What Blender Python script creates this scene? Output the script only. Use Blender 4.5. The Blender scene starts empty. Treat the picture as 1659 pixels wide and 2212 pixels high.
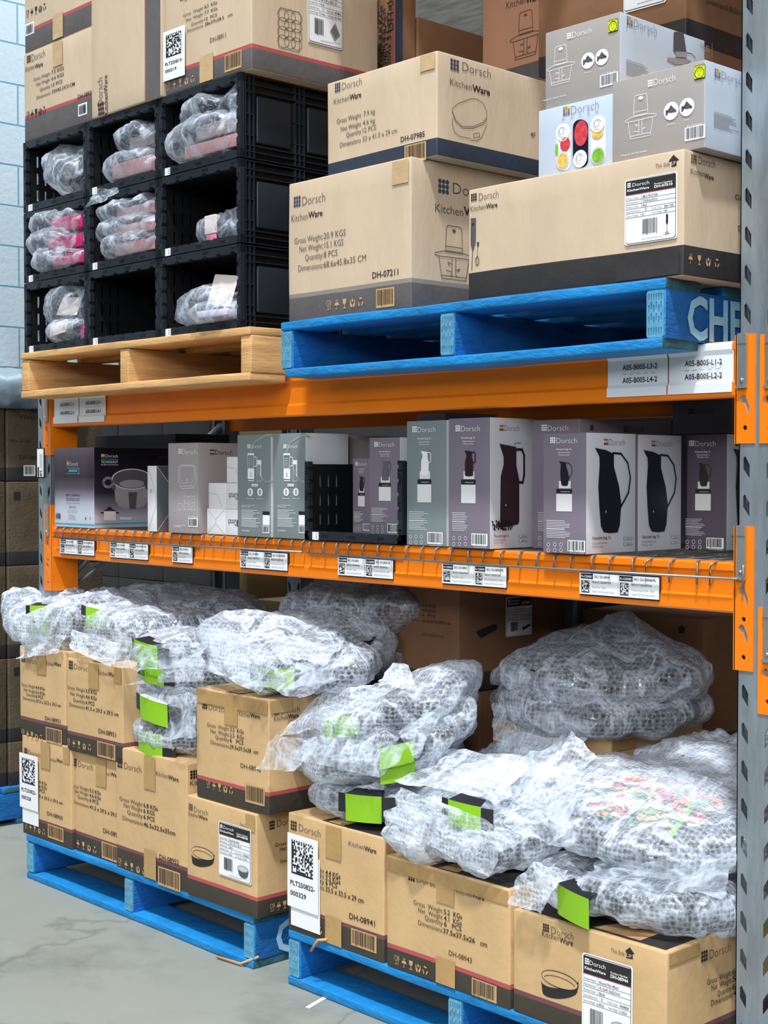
import bpy, bmesh, math, random
from mathutils import Vector, Matrix, noise
from mathutils.geometry import tessellate_polygon
random.seed(7)
sc = bpy.context.scene
C = sc.collection
V = Vector
# ---------------------------------------------------------------- camera
F, A, PIT, CH, CY = 3140.0, math.radians(43.0), math.atan(85 / 3140.0), 1.28, -2.425
cd = bpy.data.cameras.new('camera'); cam = bpy.data.objects.new('camera', cd); C.objects.link(cam)
cd.sensor_fit = 'VERTICAL'; cd.sensor_height = 24.0; cd.lens = F * 24.0 / 2212.0
cd.clip_start = 0.05; cd.clip_end = 60
cam.location = (0, CY, CH)
cam.rotation_euler = (math.pi / 2 - PIT, 0, math.pi / 2 - A)
sc.camera = cam
# ---------------------------------------------------------------- light
sc.view_settings.view_transform = 'Standard'; sc.view_settings.look = 'None'
sc.view_settings.gamma = 1.0; sc.view_settings.use_curve_mapping = False
sc.view_settings.exposure = -0.12
w = bpy.data.worlds.new('world'); sc.world = w; w.use_nodes = True
bg = w.node_tree.nodes['Background']; bg.inputs[0].default_value = (0.86, 0.93, 1.0, 1); bg.inputs[1].default_value = 0.05
def sun(name, vec, strength, angle, col):
    l = bpy.data.lights.new(name, 'SUN'); l.energy = strength; l.angle = math.radians(angle); l.color = col
    o = bpy.data.objects.new(name, l); C.objects.link(o)
    o.rotation_euler = V(vec).to_track_quat('-Z', 'Y').to_euler(); o.location = (0, -3, 6)
    return o
sun('daylight', (-0.30, 0.40, -1.0), 4.3, 4, (0.93, 0.97, 1.0))
def area(name, loc, to, sx, sy, e, col=(0.93, 0.97, 1.0)):
    al = bpy.data.lights.new(name, 'AREA'); al.shape = 'RECTANGLE'; al.size = sx; al.size_y = sy; al.energy = e; al.color = col
    ao = bpy.data.objects.new(name, al); C.objects.link(ao); ao.location = loc
    ao.rotation_euler = (V(to) - V(loc)).to_track_quat('-Z', 'Y').to_euler()
area('roof_light', (-2.2, -2.4, 5.5), (-2.2, -2.39, 0), 8.5, 3.2, 150)
area('wall_fill_light', (-5.25, 1.6, 5.45), (-6.4, 1.4, 2.4), 1.6, 4.0, 230)  # added lamp aimed at the left wall to brighten it, no real skylight
area('rear_roof_fill', (-9.0, 7.0, 3.2), (-9.0, 7.01, 6.0), 5.0, 5.0, 70)  # unseen lamp added to lift the dark roof at the back
area('low_front_fill', (1.4, -6.6, 3.1), (-2.8, 0, 1.3), 3.6, 1.0, 205)  # added low fill for the shaded beam and shelf goods, no doorway there
area('high_front_fill', (1.6, -5.6, 4.6), (-2.9, 0.2, 1.0), 4.0, 2.0, 210)  # added fill from the front right for beams and box sides, no door
# ---------------------------------------------------------------- photo measuring helpers (a pixel seen on a real plane -> metres)
def proj(X, Y, Z):
    v = (X, Y - CY, Z - CH); h = -v[0] * math.cos(A) + v[1] * math.sin(A); c, s = math.cos(PIT), math.sin(PIT)
    d = h * c - v[2] * s; return 829.5 + F * (v[0] * math.sin(A) + v[1] * math.cos(A)) / d, 1106 - F * (h * s + v[2] * c) / d
def ray(px, py):
    dx = (px - 829.5) / F; dy = (1106 - py) / F
    c, s = math.cos(PIT), math.sin(PIT); k = c + dy * s
    return (-math.cos(A) * k + math.sin(A) * dx, math.sin(A) * k + math.cos(A) * dx, -s + dy * c)
def P(px, py, Y=0.0):
    d = ray(px, py); t = (Y - CY) / d[1]; return V((d[0] * t, Y, CH + d[2] * t))
def Q(px, py, X):
    d = ray(px, py); t = X / d[0]; return V((X, CY + d[1] * t, CH + d[2] * t))
def G(px, py, z):
    d = ray(px, py); t = (z - CH) / d[2]; return V((d[0] * t, CY + d[1] * t, z))
def XA(px, Y, Z):
    lo, hi = -400.0, 2800.0
    for _ in range(40):
        m = (lo + hi) / 2
        if P(px, m, Y).z > Z: lo = m
        else: hi = m
    return P(px, lo, Y).x
def YA(px, X, Z):
    lo, hi = -400.0, 2800.0
    for _ in range(40):
        m = (lo + hi) / 2
        if Q(px, m, X).z > Z: lo = m
        else: hi = m
    return Q(px, lo, X).y
# ---------------------------------------------------------------- materials
MATS = {}
def s2l(c):
    return tuple((x / 12.92 if x <= 0.04045 else ((x + 0.055) / 1.055) ** 2.4) for x in (v / 255.0 for v in c))
def mat(name, rgb=(128, 128, 128), rough=0.6, metal=0.0, var=0.0, vscale=6.0, bump=0.0, bscale=60.0, stretch=(1, 1, 1), spec=0.5, dirt=None, dscale=3.0, damt=0.5, thr=0.55):
    if name in MATS: return MATS[name]
    m = bpy.data.materials.new(name); MATS[name] = m; m.use_nodes = True
    nt = m.node_tree; b = nt.nodes['Principled BSDF']; L = nt.links
    col = s2l(rgb)
    b.inputs['Base Color'].default_value = (*col, 1); b.inputs['Roughness'].default_value = rough
    b.inputs['Metallic'].default_value = metal; b.inputs['Specular IOR Level'].default_value = spec
    if var or bump or dirt:
        tc = nt.nodes.new('ShaderNodeTexCoord'); mp = nt.nodes.new('ShaderNodeMapping'); mp.inputs['Scale'].default_value = stretch
        L.new(tc.outputs['Object'], mp.inputs[0])
    src = None
    if var:
        n = nt.nodes.new('ShaderNodeTexNoise'); n.inputs['Scale'].default_value = vscale; n.inputs['Detail'].default_value = 5; n.inputs['Roughness'].default_value = 0.65
        L.new(mp.outputs[0], n.inputs[0])
        r = nt.nodes.new('ShaderNodeValToRGB'); L.new(n.outputs['Fac'], r.inputs[0])
        r.color_ramp.elements[0].position = 0.3; r.color_ramp.elements[1].position = 0.7
        r.color_ramp.elements[0].color = (*[max(0, c * (1 - var)) for c in col], 1)
        r.color_ramp.elements[1].color = (*[min(1, c * (1 + var)) for c in col], 1)
        src = r.outputs[0]
    if dirt:
        n = nt.nodes.new('ShaderNodeTexNoise'); n.inputs['Scale'].default_value = dscale; n.inputs['Detail'].default_value = 8; n.inputs['Roughness'].default_value = 0.7
        L.new(mp.outputs[0], n.inputs[0])
        r = nt.nodes.new('ShaderNodeValToRGB'); L.new(n.outputs['Fac'], r.inputs[0])
        r.color_ramp.elements[0].position = thr; r.color_ramp.elements[0].color = (0, 0, 0, 1)
        r.color_ramp.elements[1].position = thr + 0.12; r.color_ramp.elements[1].color = (damt, damt, damt, 1)
        mx = nt.nodes.new('ShaderNodeMix'); mx.data_type = 'RGBA'; L.new(r.outputs[0], mx.inputs[0])
        if src: L.new(src, mx.inputs[6])
        else: mx.inputs[6].default_value = (*col, 1)
        mx.inputs[7].default_value = (*s2l(dirt), 1); src = mx.outputs[2]
    if src: L.new(src, b.inputs['Base Color'])
    if bump:
        n = nt.nodes.new('ShaderNodeTexNoise'); n.inputs['Scale'].default_value = bscale; n.inputs['Detail'].default_value = 4
        L.new(mp.outputs[0], n.inputs[0])
        bp = nt.nodes.new('ShaderNodeBump'); bp.inputs['Strength'].default_value = bump; bp.inputs['Distance'].default_value = 0.004
        L.new(n.outputs['Fac'], bp.inputs['Height']); L.new(bp.outputs[0], b.inputs['Normal'])
    return m
card_hi = mat('cardboard_pale', (197, 176, 150), 0.82, var=0.07, vscale=9, bump=0.35, bscale=40, stretch=(1, 1, .35))
card_lo = mat('cardboard_brown', (198, 164, 118), 0.8, var=0.07, vscale=9, bump=0.25, bscale=45)
card_shaded = mat('cardboard_shaded', (128, 92, 64), 0.85, var=0.1, vscale=9, bump=0.2, bscale=45)  # brown cardboard darkened, shade of the rear rows put into the colour
band_g = mat('band_grey', (92, 88, 88), 0.7, var=0.12, vscale=14, bump=0.25, bscale=60)
band_n = mat('band_navy', (44, 54, 70), 0.6, var=0.12, vscale=14, bump=0.2, bscale=60)
band_o = mat('band_olive', (62, 56, 46), 0.65, var=0.12, vscale=14, bump=0.25, bscale=60)
band_k = mat('band_black', (46, 44, 46), 0.6, var=0.15, vscale=14, bump=0.25, bscale=60)
tape_m = mat('tape_brown', (176, 142, 92), 0.22, var=0.1, vscale=20, bump=0.3, bscale=40)
tape_c = mat('tape_clear', (196, 168, 128), 0.15, var=0.08, vscale=20, bump=0.5, bscale=40)
ink = mat('ink_black', (38, 34, 34), 0.6)
inkg = mat('ink_grey', (88, 76, 66), 0.6)
inkn = mat('ink_navy', (60, 66, 92), 0.6)
red = mat('stripe_red', (176, 78, 82), 0.6)
plum = mat('stripe_plum', (112, 68, 74), 0.6)
white = mat('paper_white', (232, 234, 236), 0.5)
whiteg = mat('paper_gloss', (226, 229, 234), 0.3)
kraft = mat('reversed_kraft', (190, 152, 106), 0.8)
pgrey = mat('print_grey', (140, 142, 148), 0.5)
orange = mat('orange_paint', (236, 124, 18), 0.32, var=0.05, vscale=5, bump=0.06, bscale=25, dirt=(215, 150, 90), dscale=9, damt=0.35, thr=0.66)
galv = mat('galvanised_steel', (150, 160, 168), 0.38, metal=0.55, var=0.28, vscale=7, stretch=(3, 3, .6), bump=0.06, bscale=40)
steel = mat('zinc_clip', (176, 182, 184), 0.3, metal=0.7, var=0.1, vscale=20)
wire_m = mat('wire_zinc', (132, 134, 136), 0.4, metal=0.6)
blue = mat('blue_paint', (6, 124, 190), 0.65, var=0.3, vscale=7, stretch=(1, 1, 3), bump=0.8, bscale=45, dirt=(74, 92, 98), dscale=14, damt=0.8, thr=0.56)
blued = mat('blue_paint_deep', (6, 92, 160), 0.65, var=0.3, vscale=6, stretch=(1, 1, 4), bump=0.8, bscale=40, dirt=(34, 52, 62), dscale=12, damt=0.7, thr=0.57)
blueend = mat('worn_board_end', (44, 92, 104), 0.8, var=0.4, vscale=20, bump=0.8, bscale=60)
platem = mat('nail_plate_blue', (104, 172, 204), 0.4, metal=0.3, var=0.25, vscale=40, bump=0.3, bscale=60, dirt=(190, 196, 192), dscale=60, damt=.7, thr=.58)
paintw = mat('stencil_white', (148, 196, 220), 0.8, var=0.15, vscale=40)
wood = mat('raw_pine', (206, 160, 104), 0.75, var=0.24, vscale=5, stretch=(1, 1, 9), bump=0.35, bscale=30, dirt=(150, 104, 62), dscale=7, damt=0.5, thr=0.56)
plast = mat('crate_black', (33, 38, 45), 0.38, var=0.15, vscale=10)
plastin = mat('crate_black_inside', (12, 13, 16), 0.5)
plum_b = mat('box_mauve', (122, 113, 127), 0.45, var=0.03)
plum_d = mat('box_mauve_dark', (86, 76, 88), 0.45, var=0.03)
sage_b = mat('box_sage', (122, 132, 134), 0.45, var=0.03)
taupe_b = mat('box_taupe', (158, 150, 152), 0.45, var=0.03)
pale_b = mat('box_pale_blue', (188, 200, 214), 0.4, var=0.02)
silver_b = mat('box_silver', (204, 205, 210), 0.4, var=0.03)
whitebox = mat('box_white', (222, 220, 222), 0.5, var=0.02)
slate_b = mat('box_slate', (92, 96, 100), 0.5, var=0.03)
black_b = mat('box_black', (20, 20, 28), 0.35)
potgrey = mat('print_steel', (150, 148, 154), 0.45)
potdark = mat('print_steel_dark', (86, 82, 88), 0.45)
cyan = mat('print_cyan', (60, 166, 200), 0.5)
lime = mat('card_lime', (136, 190, 30), 0.45, var=0.03)
panblk = mat('pan_black', (26, 28, 32), 0.35, var=0.1, vscale=30)
aub = mat('print_aubergine', (48, 20, 34), 0.4)
navyp = mat('print_ink_blue', (18, 24, 38), 0.4)
beans = mat('print_beans', (34, 20, 16), 0.6)
yel = mat('sticker_yellow', (214, 226, 30), 0.4)
grn = mat('print_green', (120, 176, 52), 0.5, var=0.3, vscale=90)
redf = mat('print_red_food', (196, 60, 70), 0.5, var=0.4, vscale=120)
yelf = mat('print_yellow_food', (220, 184, 92), 0.5, var=0.3, vscale=120)
orf = mat('print_orange', (232, 140, 60), 0.5)
purf = mat('print_purple', (120, 70, 150), 0.5)
pink = mat('magenta_card', (178, 40, 100), 0.45)
pinkp = mat('silicone_pink', (196, 128, 138), 0.45, var=0.15, vscale=10)
beige = mat('card_beige', (214, 202, 196), 0.5)
tag_k = mat('tag_black', (34, 34, 40), 0.4)
woodchip = mat('splinter_wood', (198, 150, 100), 0.8)
# floor / wall --------------------------------------------------------------
conc = mat('concrete', (138, 141, 134), 0.62, var=0.07, vscale=1.6, bump=0.12, bscale=14, dirt=(100, 104, 100), dscale=1.3, damt=0.6, thr=0.5)
def add_cracks(m):
    nt = m.node_tree; N = nt.nodes; L = nt.links; b = N['Principled BSDF']; src = b.inputs['Base Color'].links[0].from_socket
    tc = N.new('ShaderNodeTexCoord'); nz = N.new('ShaderNodeTexNoise'); nz.inputs['Scale'].default_value = 3; nz.inputs['Detail'].default_value = 8
    L.new(tc.outputs['Object'], nz.inputs[0]); ad = N.new('ShaderNodeVectorMath'); ad.operation = 'MULTIPLY_ADD'; L.new(nz.outputs['Color'], ad.inputs[0]); ad.inputs[1].default_value = (.35, .35, .35); L.new(tc.outputs['Object'], ad.inputs[2])
    vo = N.new('ShaderNodeTexVoronoi'); vo.feature = 'DISTANCE_TO_EDGE'; vo.inputs['Scale'].default_value = .42; L.new(ad.outputs[0], vo.inputs[0])
    r = N.new('ShaderNodeValToRGB'); L.new(vo.outputs['Distance'], r.inputs[0]); r.color_ramp.elements[0].position = 0.0; r.color_ramp.elements[0].color = (.72, .72, .72, 1); r.color_ramp.elements[1].position = .0018; r.color_ramp.elements[1].color = (1, 1, 1, 1)
    mx = N.new('ShaderNodeMix'); mx.data_type = 'RGBA'; mx.blend_type = 'MULTIPLY'; mx.inputs[0].default_value = 1; L.new(src, mx.inputs[6]); L.new(r.outputs[0], mx.inputs[7]); L.new(mx.outputs[2], b.inputs['Base Color'])
add_cracks(conc)
def film_mat(name, base, edge, rough, col, bub, crease=0.5, inner=None):
    m = bpy.data.materials.new(name); MATS[name] = m; m.use_nodes = True
    nt = m.node_tree; N = nt.nodes; L = nt.links; b = N['Principled BSDF']; out = N['Material Output']
    b.inputs['Base Color'].default_value = (*s2l(col), 1); b.inputs['Roughness'].default_value = rough
    b.inputs['Specular IOR Level'].default_value = 0.9
    tr = N.new('ShaderNodeBsdfTransparent'); mx = N.new('ShaderNodeMixShader')
    tc = N.new('ShaderNodeTexCoord'); lw = N.new('ShaderNodeLayerWeight'); lw.inputs[0].default_value = 0.35
    n1 = N.new('ShaderNodeTexNoise'); n1.inputs['Scale'].default_value = 9; n1.inputs['Detail'].default_value = 6; n1.inputs['Distortion'].default_value = 1.2
    L.new(tc.outputs['Object'], n1.inputs[0])
    def mth(op, a, bb=None, cl=False):
        k = N.new('ShaderNodeMath'); k.operation = op; k.use_clamp = cl
        for i, x in enumerate((a, bb)):
            if x is None: continue
            if isinstance(x, (int, float)): k.inputs[i].default_value = x
            else: L.new(x, k.inputs[i])
        return k.outputs[0]
    c0 = mth('ABSOLUTE', mth('SUBTRACT', n1.outputs['Fac'], 0.5)); c1 = mth('SUBTRACT', 1.0, mth('MULTIPLY', c0, 13.0), True)
    n3 = N.new('ShaderNodeTexNoise'); n3.inputs['Scale'].default_value = 26; n3.inputs['Detail'].default_value = 4; n3.inputs['Distortion'].default_value = 1.6
    L.new(tc.outputs['Object'], n3.inputs[0]); c3 = mth('MULTIPLY', mth('SUBTRACT', 1.0, mth('MULTIPLY', mth('ABSOLUTE', mth('SUBTRACT', n3.outputs['Fac'], 0.5)), 20.0), True), 0.4); c1 = mth('MAXIMUM', c1, c3)
    fac = mth('ADD', mth('ADD', base, mth('MULTIPLY', lw.outputs['Facing'], edge)), mth('MULTIPLY', c1, crease))
    bp = N.new('ShaderNodeBump'); bp.inputs['Strength'].default_value = 0.5; bp.inputs['Distance'].default_value = 0.004
    if bub:
        vo = N.new('ShaderNodeTexVoronoi'); vo.inputs['Scale'].default_value = 95; vo.inputs['Randomness'].default_value = 0.35
        L.new(tc.outputs['Object'], vo.inputs[0])
        ring = mth('MULTIPLY', mth('SUBTRACT', vo.outputs['Distance'], 0.28, True), 2.2, True)
        fac = mth('ADD', fac, mth('MULTIPLY', ring, bub))
        hh = mth('SUBTRACT', 1.0, mth('MULTIPLY', vo.outputs['Distance'], 1.8), True)
        L.new(hh, bp.inputs['Height'])
    else:
        n2 = N.new('ShaderNodeTexNoise'); n2.inputs['Scale'].default_value = 28; n2.inputs['Detail'].default_value = 5; n2.inputs['Distortion'].default_value = 2
        L.new(tc.outputs['Object'], n2.inputs[0]); L.new(n2.outputs['Fac'], bp.inputs['Height'])
    L.new(bp.outputs[0], b.inputs['Normal'])
    fac = mth('MINIMUM', fac, 0.97)
    L.new(fac, mx.inputs[0]); L.new(tr.outputs[0], mx.inputs[1]); L.new(b.outputs[0], mx.inputs[2]); L.new(mx.outputs[0], out.inputs[0])
    return m
bubble = film_mat('bubble_wrap', 0.07, 0.48, 0.12, (224, 233, 246), 0.24, 0.44)
filmm = film_mat('clear_film', 0.03, 0.40, 0.09, (214, 224, 238), 0.0, 0.45)
# ---------------------------------------------------------------- mesh builder
class MB:
    def __init__(s): s.v = []; s.f = []; s.m = []; s.mats = []; s.sm = []
    def mi(s, m):
        if m not in s.mats: s.mats.append(m)
        return s.mats.index(m)
    def add(s, verts, faces, m, smooth=False):
        o = len(s.v); s.v += [tuple(v) for v in verts]; k = s.mi(m)
        for f in faces: s.f.append([o + i for i in f]); s.m.append(k); s.sm.append(smooth)
    def box(s, x0, x1, y0, y1, z0, z1, m):
        if x0 > x1: x0, x1 = x1, x0
        if y0 > y1: y0, y1 = y1, y0
        if z0 > z1: z0, z1 = z1, z0
        v = [(x, y, z) for z in (z0, z1) for y in (y0, y1) for x in (x0, x1)]
        s.add(v, [(0, 2, 3, 1), (4, 5, 7, 6), (0, 1, 5, 4), (2, 6, 7, 3), (0, 4, 6, 2), (1, 3, 7, 5)], m)
    def tube(s, pts, r, m, n=8, cap=True):
        pts = [V(p) for p in pts]; rings = []
        for i, p in enumerate(pts):
            t = (pts[min(i + 1, len(pts) - 1)] - pts[max(i - 1, 0)]).normalized()
            a = t.cross(V((0, 0, 1)))
            if a.length < 0.1: a = t.cross(V((1, 0, 0)))
            a.normalize(); b = t.cross(a)
            rings.append([p + (a * math.cos(2 * math.pi * k / n) + b * math.sin(2 * math.pi * k / n)) * r for k in range(n)])
        vs = [q for rg in rings for q in rg]
        fs = [(i * n + k, i * n + (k + 1) % n, (i + 1) * n + (k + 1) % n, (i + 1) * n + k) for i in range(len(pts) - 1) for k in range(n)]
        if cap: fs += [tuple(range(n))[::-1], tuple((len(pts) - 1) * n + k for k in range(n))]
        s.add(vs, fs, m, True)
    def lathe(s, c, prof, m, n=40, a0=0, a1=2 * math.pi, M=None):
        full = abs(a1 - a0 - 2 * math.pi) < 1e-6; k = n if full else n + 1
        vs = []
        for (r, z) in prof:
            for i in range(k):
                a = a0 + (a1 - a0) * i / n; p = V((r * math.cos(a), r * math.sin(a), z))
                if M: p = M @ p
                vs.append(V(c) + p)
        fs = []
        for j in range(len(prof) - 1):
            for i in range(n):
                fs.append((j * k + i, j * k + (i + 1) % k, (j + 1) * k + (i + 1) % k, (j + 1) * k + i))
        s.add(vs, fs, m, True)
    def plate(s, O, ux, uy, outer, holes, th, m):
        """flat plate with real holes; outer/holes in (u,v) metres, thickness th behind the face"""
        O = V(O); ux = V(ux); uy = V(uy); n = ux.cross(uy).normalized()
        loops = [[V((a, b, 0)) for a, b in outer]] + [[V((a, b, 0)) for a, b in h] for h in holes]
        flat = [p for l in loops for p in l]; tri = tessellate_polygon(loops)
        fr = [O + ux * p.x + uy * p.y for p in flat]; bk = [p - n * th for p in fr]
        k = len(fr); fs = []
        for t in tri:
            a, b, c = (flat[i] for i in t)
            if (b - a).cross(c - a).z < 0: t = (t[0], t[2], t[1])
            fs.append(tuple(t)); fs.append(tuple(k + i for i in (t[0], t[2], t[1])))
        o = 0
        for l in loops:
            q = len(l)
            for i in range(q): fs.append((o + i, o + (i + 1) % q, k + o + (i + 1) % q, k + o + i))
            o += q
        s.add(fr + bk, fs, m)
    def build(s, name, parent=None, org=(0, 0, 0), warp=None):
        org = V(org)
        me = bpy.data.meshes.new(name)
        vs = [warp(V(p)) for p in s.v] if warp else s.v
        me.from_pydata([tuple(V(p) - org) for p in vs], [], s.f)
        for m in s.mats: me.materials.append(m)
        me.polygons.foreach_set('material_index', s.m); me.polygons.foreach_set('use_smooth', s.sm); me.update()
        o = bpy.data.objects.new(name, me); C.objects.link(o)
        if parent: o.parent = parent
        else: o.location = org
        return o
def tag(o, label=None, cat=None, group=None, kind=None):
    if label: o['label'] = label
    if cat: o['category'] = cat
    if group: o['group'] = group
    if kind: o['kind'] = kind
    return o
def empty(name, loc, label, cat, group=None):
    o = bpy.data.objects.new(name, None); C.objects.link(o); o.location = loc; o.empty_display_size = 0.05
    return tag(o, label, cat, group)
def dup(root, loc, label):
    r = root.copy(); C.objects.link(r); r.location = loc; r['label'] = label
    for ch in list(root.children):
        c = ch.copy(); C.objects.link(c); c.parent = r
        for g in ch.children:
            d = g.copy(); C.objects.link(d); d.parent = c
    return r
# ---------------------------------------------------------------- printing on surfaces
TX = {}
def textmesh(t, b):
    if (t, b) in TX: return TX[(t, b)]
    cu = bpy.data.curves.new('t', 'FONT'); cu.body = t; cu.size = 1.0; cu.offset = b; cu.resolution_u = 2
    ob = bpy.data.objects.new('t', cu); C.objects.link(ob)
    dg = bpy.context.evaluated_depsgraph_get(); dg.update()
    ev = ob.evaluated_get(dg); me = ev.to_mesh()
    vs = [(v.co.x, v.co.y) for v in me.vertices]; fs = [tuple(p.vertices) for p in me.polygons]
    ev.to_mesh_clear(); bpy.data.objects.remove(ob); bpy.data.curves.remove(cu)
    if vs:
        x0 = min(v[0] for v in vs); x1 = max(v[0] for v in vs)
    else: x0, x1 = 0, 1
    r = ([(a - x0, c) for a, c in vs], fs, max(x1 - x0, 1e-3)); TX[(t, b)] = r; return r
class Surf:
    """a printable face: origin O at its lower left, ux right, uy up, W x H metres; u,v run 0..1"""
    def __init__(s, mb, O, ux, uy, W, H, lay=0.0007):
        s.mb = mb; s.O = V(O); s.ux = V(ux); s.uy = V(uy); s.W = W; s.H = H; s.n = s.ux.cross(s.uy).normalized(); s.lay = lay
    def pts(s, p, l): return [s.O + s.ux * (u * s.W) + s.uy * (v * s.H) + s.n * (s.lay * l) for u, v in p]
    def poly(s, p, m, l=1): s.mb.add(s.pts(p, l), [tuple(range(len(p)))], m)
    def rect(s, u0, v0, u1, v1, m, l=1):
        if u0 > u1: u0, u1 = u1, u0
        if v0 > v1: v0, v1 = v1, v0
        nu = max(1, int((u1 - u0) * s.W / .045)); nv = max(1, int((v1 - v0) * s.H / .045))
        for i in range(nu):
            for j in range(nv):
                a, b = u0 + (u1 - u0) * i / nu, u0 + (u1 - u0) * (i + 1) / nu; c, d = v0 + (v1 - v0) * j / nv, v0 + (v1 - v0) * (j + 1) / nv
                s.poly([(a, c), (b, c), (b, d), (a, d)], m, l)
    def rrect(s, u0, v0, u1, v1, r, m, l=1):
        ru = r / s.W; rv = r / s.H; p = []
        for cx, cy, a in ((u1 - ru, v1 - rv, 0), (u0 + ru, v1 - rv, 90), (u0 + ru, v0 + rv, 180), (u1 - ru, v0 + rv, 270)):
            for k in range(5):
                t = math.radians(a + 22.5 * k); p.append((cx + ru * math.cos(t), cy + rv * math.sin(t)))
        s.poly(p, m, l)
    def ell(s, u, v, ru, rv, m, l=1, n=20): s.poly([(u + ru * math.cos(2 * math.pi * k / n), v + rv * math.sin(2 * math.pi * k / n)) for k in range(n)], m, l)
    def line(s, p, wd, m, l=1, close=False):
        q = [(u * s.W, v * s.H) for u, v in p]
        if close: q.append(q[0])
        for a, b in zip(q, q[1:]):
            dx, dy = b[0] - a[0], b[1] - a[1]; L = math.hypot(dx, dy)
            if L < 1e-6: continue
            nx, ny = -dy / L * wd / 2, dx / L * wd / 2; ex, ey = dx / L * wd / 2, dy / L * wd / 2
            s.poly([((x) / s.W, (y) / s.H) for x, y in ((a[0] - ex + nx, a[1] - ey + ny), (a[0] - ex - nx, a[1] - ey - ny), (b[0] + ex - nx, b[1] + ey - ny), (b[0] + ex + nx, b[1] + ey + ny))][::1], m, l)
    def ring(s, u, v, ru, rv, wd, m, l=1, n=24, a0=0, a1=360):
        p = [(u + ru * math.cos(math.radians(a0 + (a1 - a0) * k / n)), v + rv * math.sin(math.radians(a0 + (a1 - a0) * k / n))) for k in range(n + 1)]
        s.line(p, wd, m, l)
    def text(s, t, u0, v, h, m, u1=None, b=0.0, l=2, al='l', rot=0):
        vs, fs, wd = textmesh(t, b); sy = h * s.H / 0.70
        W = (abs(u1 - u0) * s.W) if u1 is not None else wd * sy * 0.86
        sx = W / wd; ox = u0 * s.W; oy = v * s.H
        if u1 is None and al == 'r': ox -= W
        if u1 is None and al == 'c': ox -= W / 2
        c, k = math.cos(math.radians(rot)), math.sin(math.radians(rot))
        out = []
        for a, bb in vs:
            x, y = a * sx, bb * sy
            out.append(s.O + s.ux * (ox + x * c - y * k) + s.uy * (oy + x * k + y * c) + s.n * (s.lay * l))
        s.mb.add(out, fs, m)
    def vtext(s, t, u, v0, v1, h, m, b=0.0, l=2):
        """text running upwards; h = cap height in metres, baseline on the right side of the letters"""
        vs, fs, wd = textmesh(t, b); sy = h / 0.70; sx = (v1 - v0) * s.H / wd
        s.mb.add([s.O + s.ux * (u * s.W - y * sy) + s.uy * (v0 * s.H + x * sx) + s.n * (s.lay * l) for x, y in vs], fs, m)
    def logo(s, u, v, h, m, l=2, asp=0.8, cols=None):
        """the nine-dot mark, h high (fraction of H), lower left at u,v"""
        hh = h * s.H; ww = hh * asp
        for i in range(3):
            for j in range(3):
                mm = cols[(i * 3 + j) % len(cols)] if cols else m
                s.ell(u + (ww * (0.16 + 0.34 * i)) / s.W, v + hh * (0.16 + 0.34 * j) / s.H, ww * 0.155 / s.W, hh * 0.155 / s.H, mm, l, 10)
    def brand(s, u, v, h, m, m2=None, uw=None, kw=True, k2=None, cols=None):
        """dots + name, second line under it; h = dots height"""
        s.logo(u, v, h, m, cols=cols)
        lw = h * s.H * 0.8 / s.W
        w2 = uw if uw else lw * 3.0
        s.text('Dorsch', u + lw * 1.2, v + h * 0.12, h * 0.62, m2 or m, u1=u + lw * 1.2 + w2, b=-0.012)
        s.ring(u + lw * 1.27 + w2, v + h * 0.85, 0.0016 / s.W, 0.0016 / s.H, 0.0007, m, 2, 8)
        if kw:
            tot = lw * 1.15 + w2
            s.text('Kitchen', u - lw * .1, v - h * 0.72, h * 0.42, m2 or m, u1=u - lw * .1 + tot * 0.53, b=-0.006)
            s.text('Ware', u - lw * .1 + tot * 0.55, v - h * 0.72, h * 0.42, m, u1=u - lw * .1 + tot * 0.97, b=0.016)
    def bars(s, u0, v0, u1, v1, m, bgm=None, l=2, seed=1, n=30):
        R = random.Random(seed)
        if bgm: s.rect(u0 - (u1 - u0) * .07, v0 - (v1 - v0) * .08, u1 + (u1 - u0) * .07, v1 + (v1 - v0) * .08, bgm, l)
        x = u0; st = (u1 - u0) / n
        while x < u1 - st * .5:
            wd = st * R.choice((0.5, 0.8, 1.3)); s.rect(x, v0 + (0 if R.random() < .1 else (v1 - v0) * .08), min(x + wd, u1), v1, m, l + 1); x += wd + st * R.choice((0.5, 0.7, 1.0))
    def matrix(s, u0, v0, u1, v1, m, seed=1, n=18, l=2):
        """square stock-code pattern with a solid left and lower edge"""
        R = random.Random(seed); du = (u1 - u0) / n; dv = (v1 - v0) / n
        for i in range(n):
            for j in range(n):
                on = i == 0 or j == 0 or (j == n - 1 and i % 2 == 0) or (i == n - 1 and j % 2 == 0) or (0 < i < n - 1 and 0 < j < n - 1 and R.random() < 0.46)
                if on: s.rect(u0 + i * du, v0 + j * dv, u0 + (i + 1.03) * du, v0 + (j + 1.03) * dv, m, l)
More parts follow.
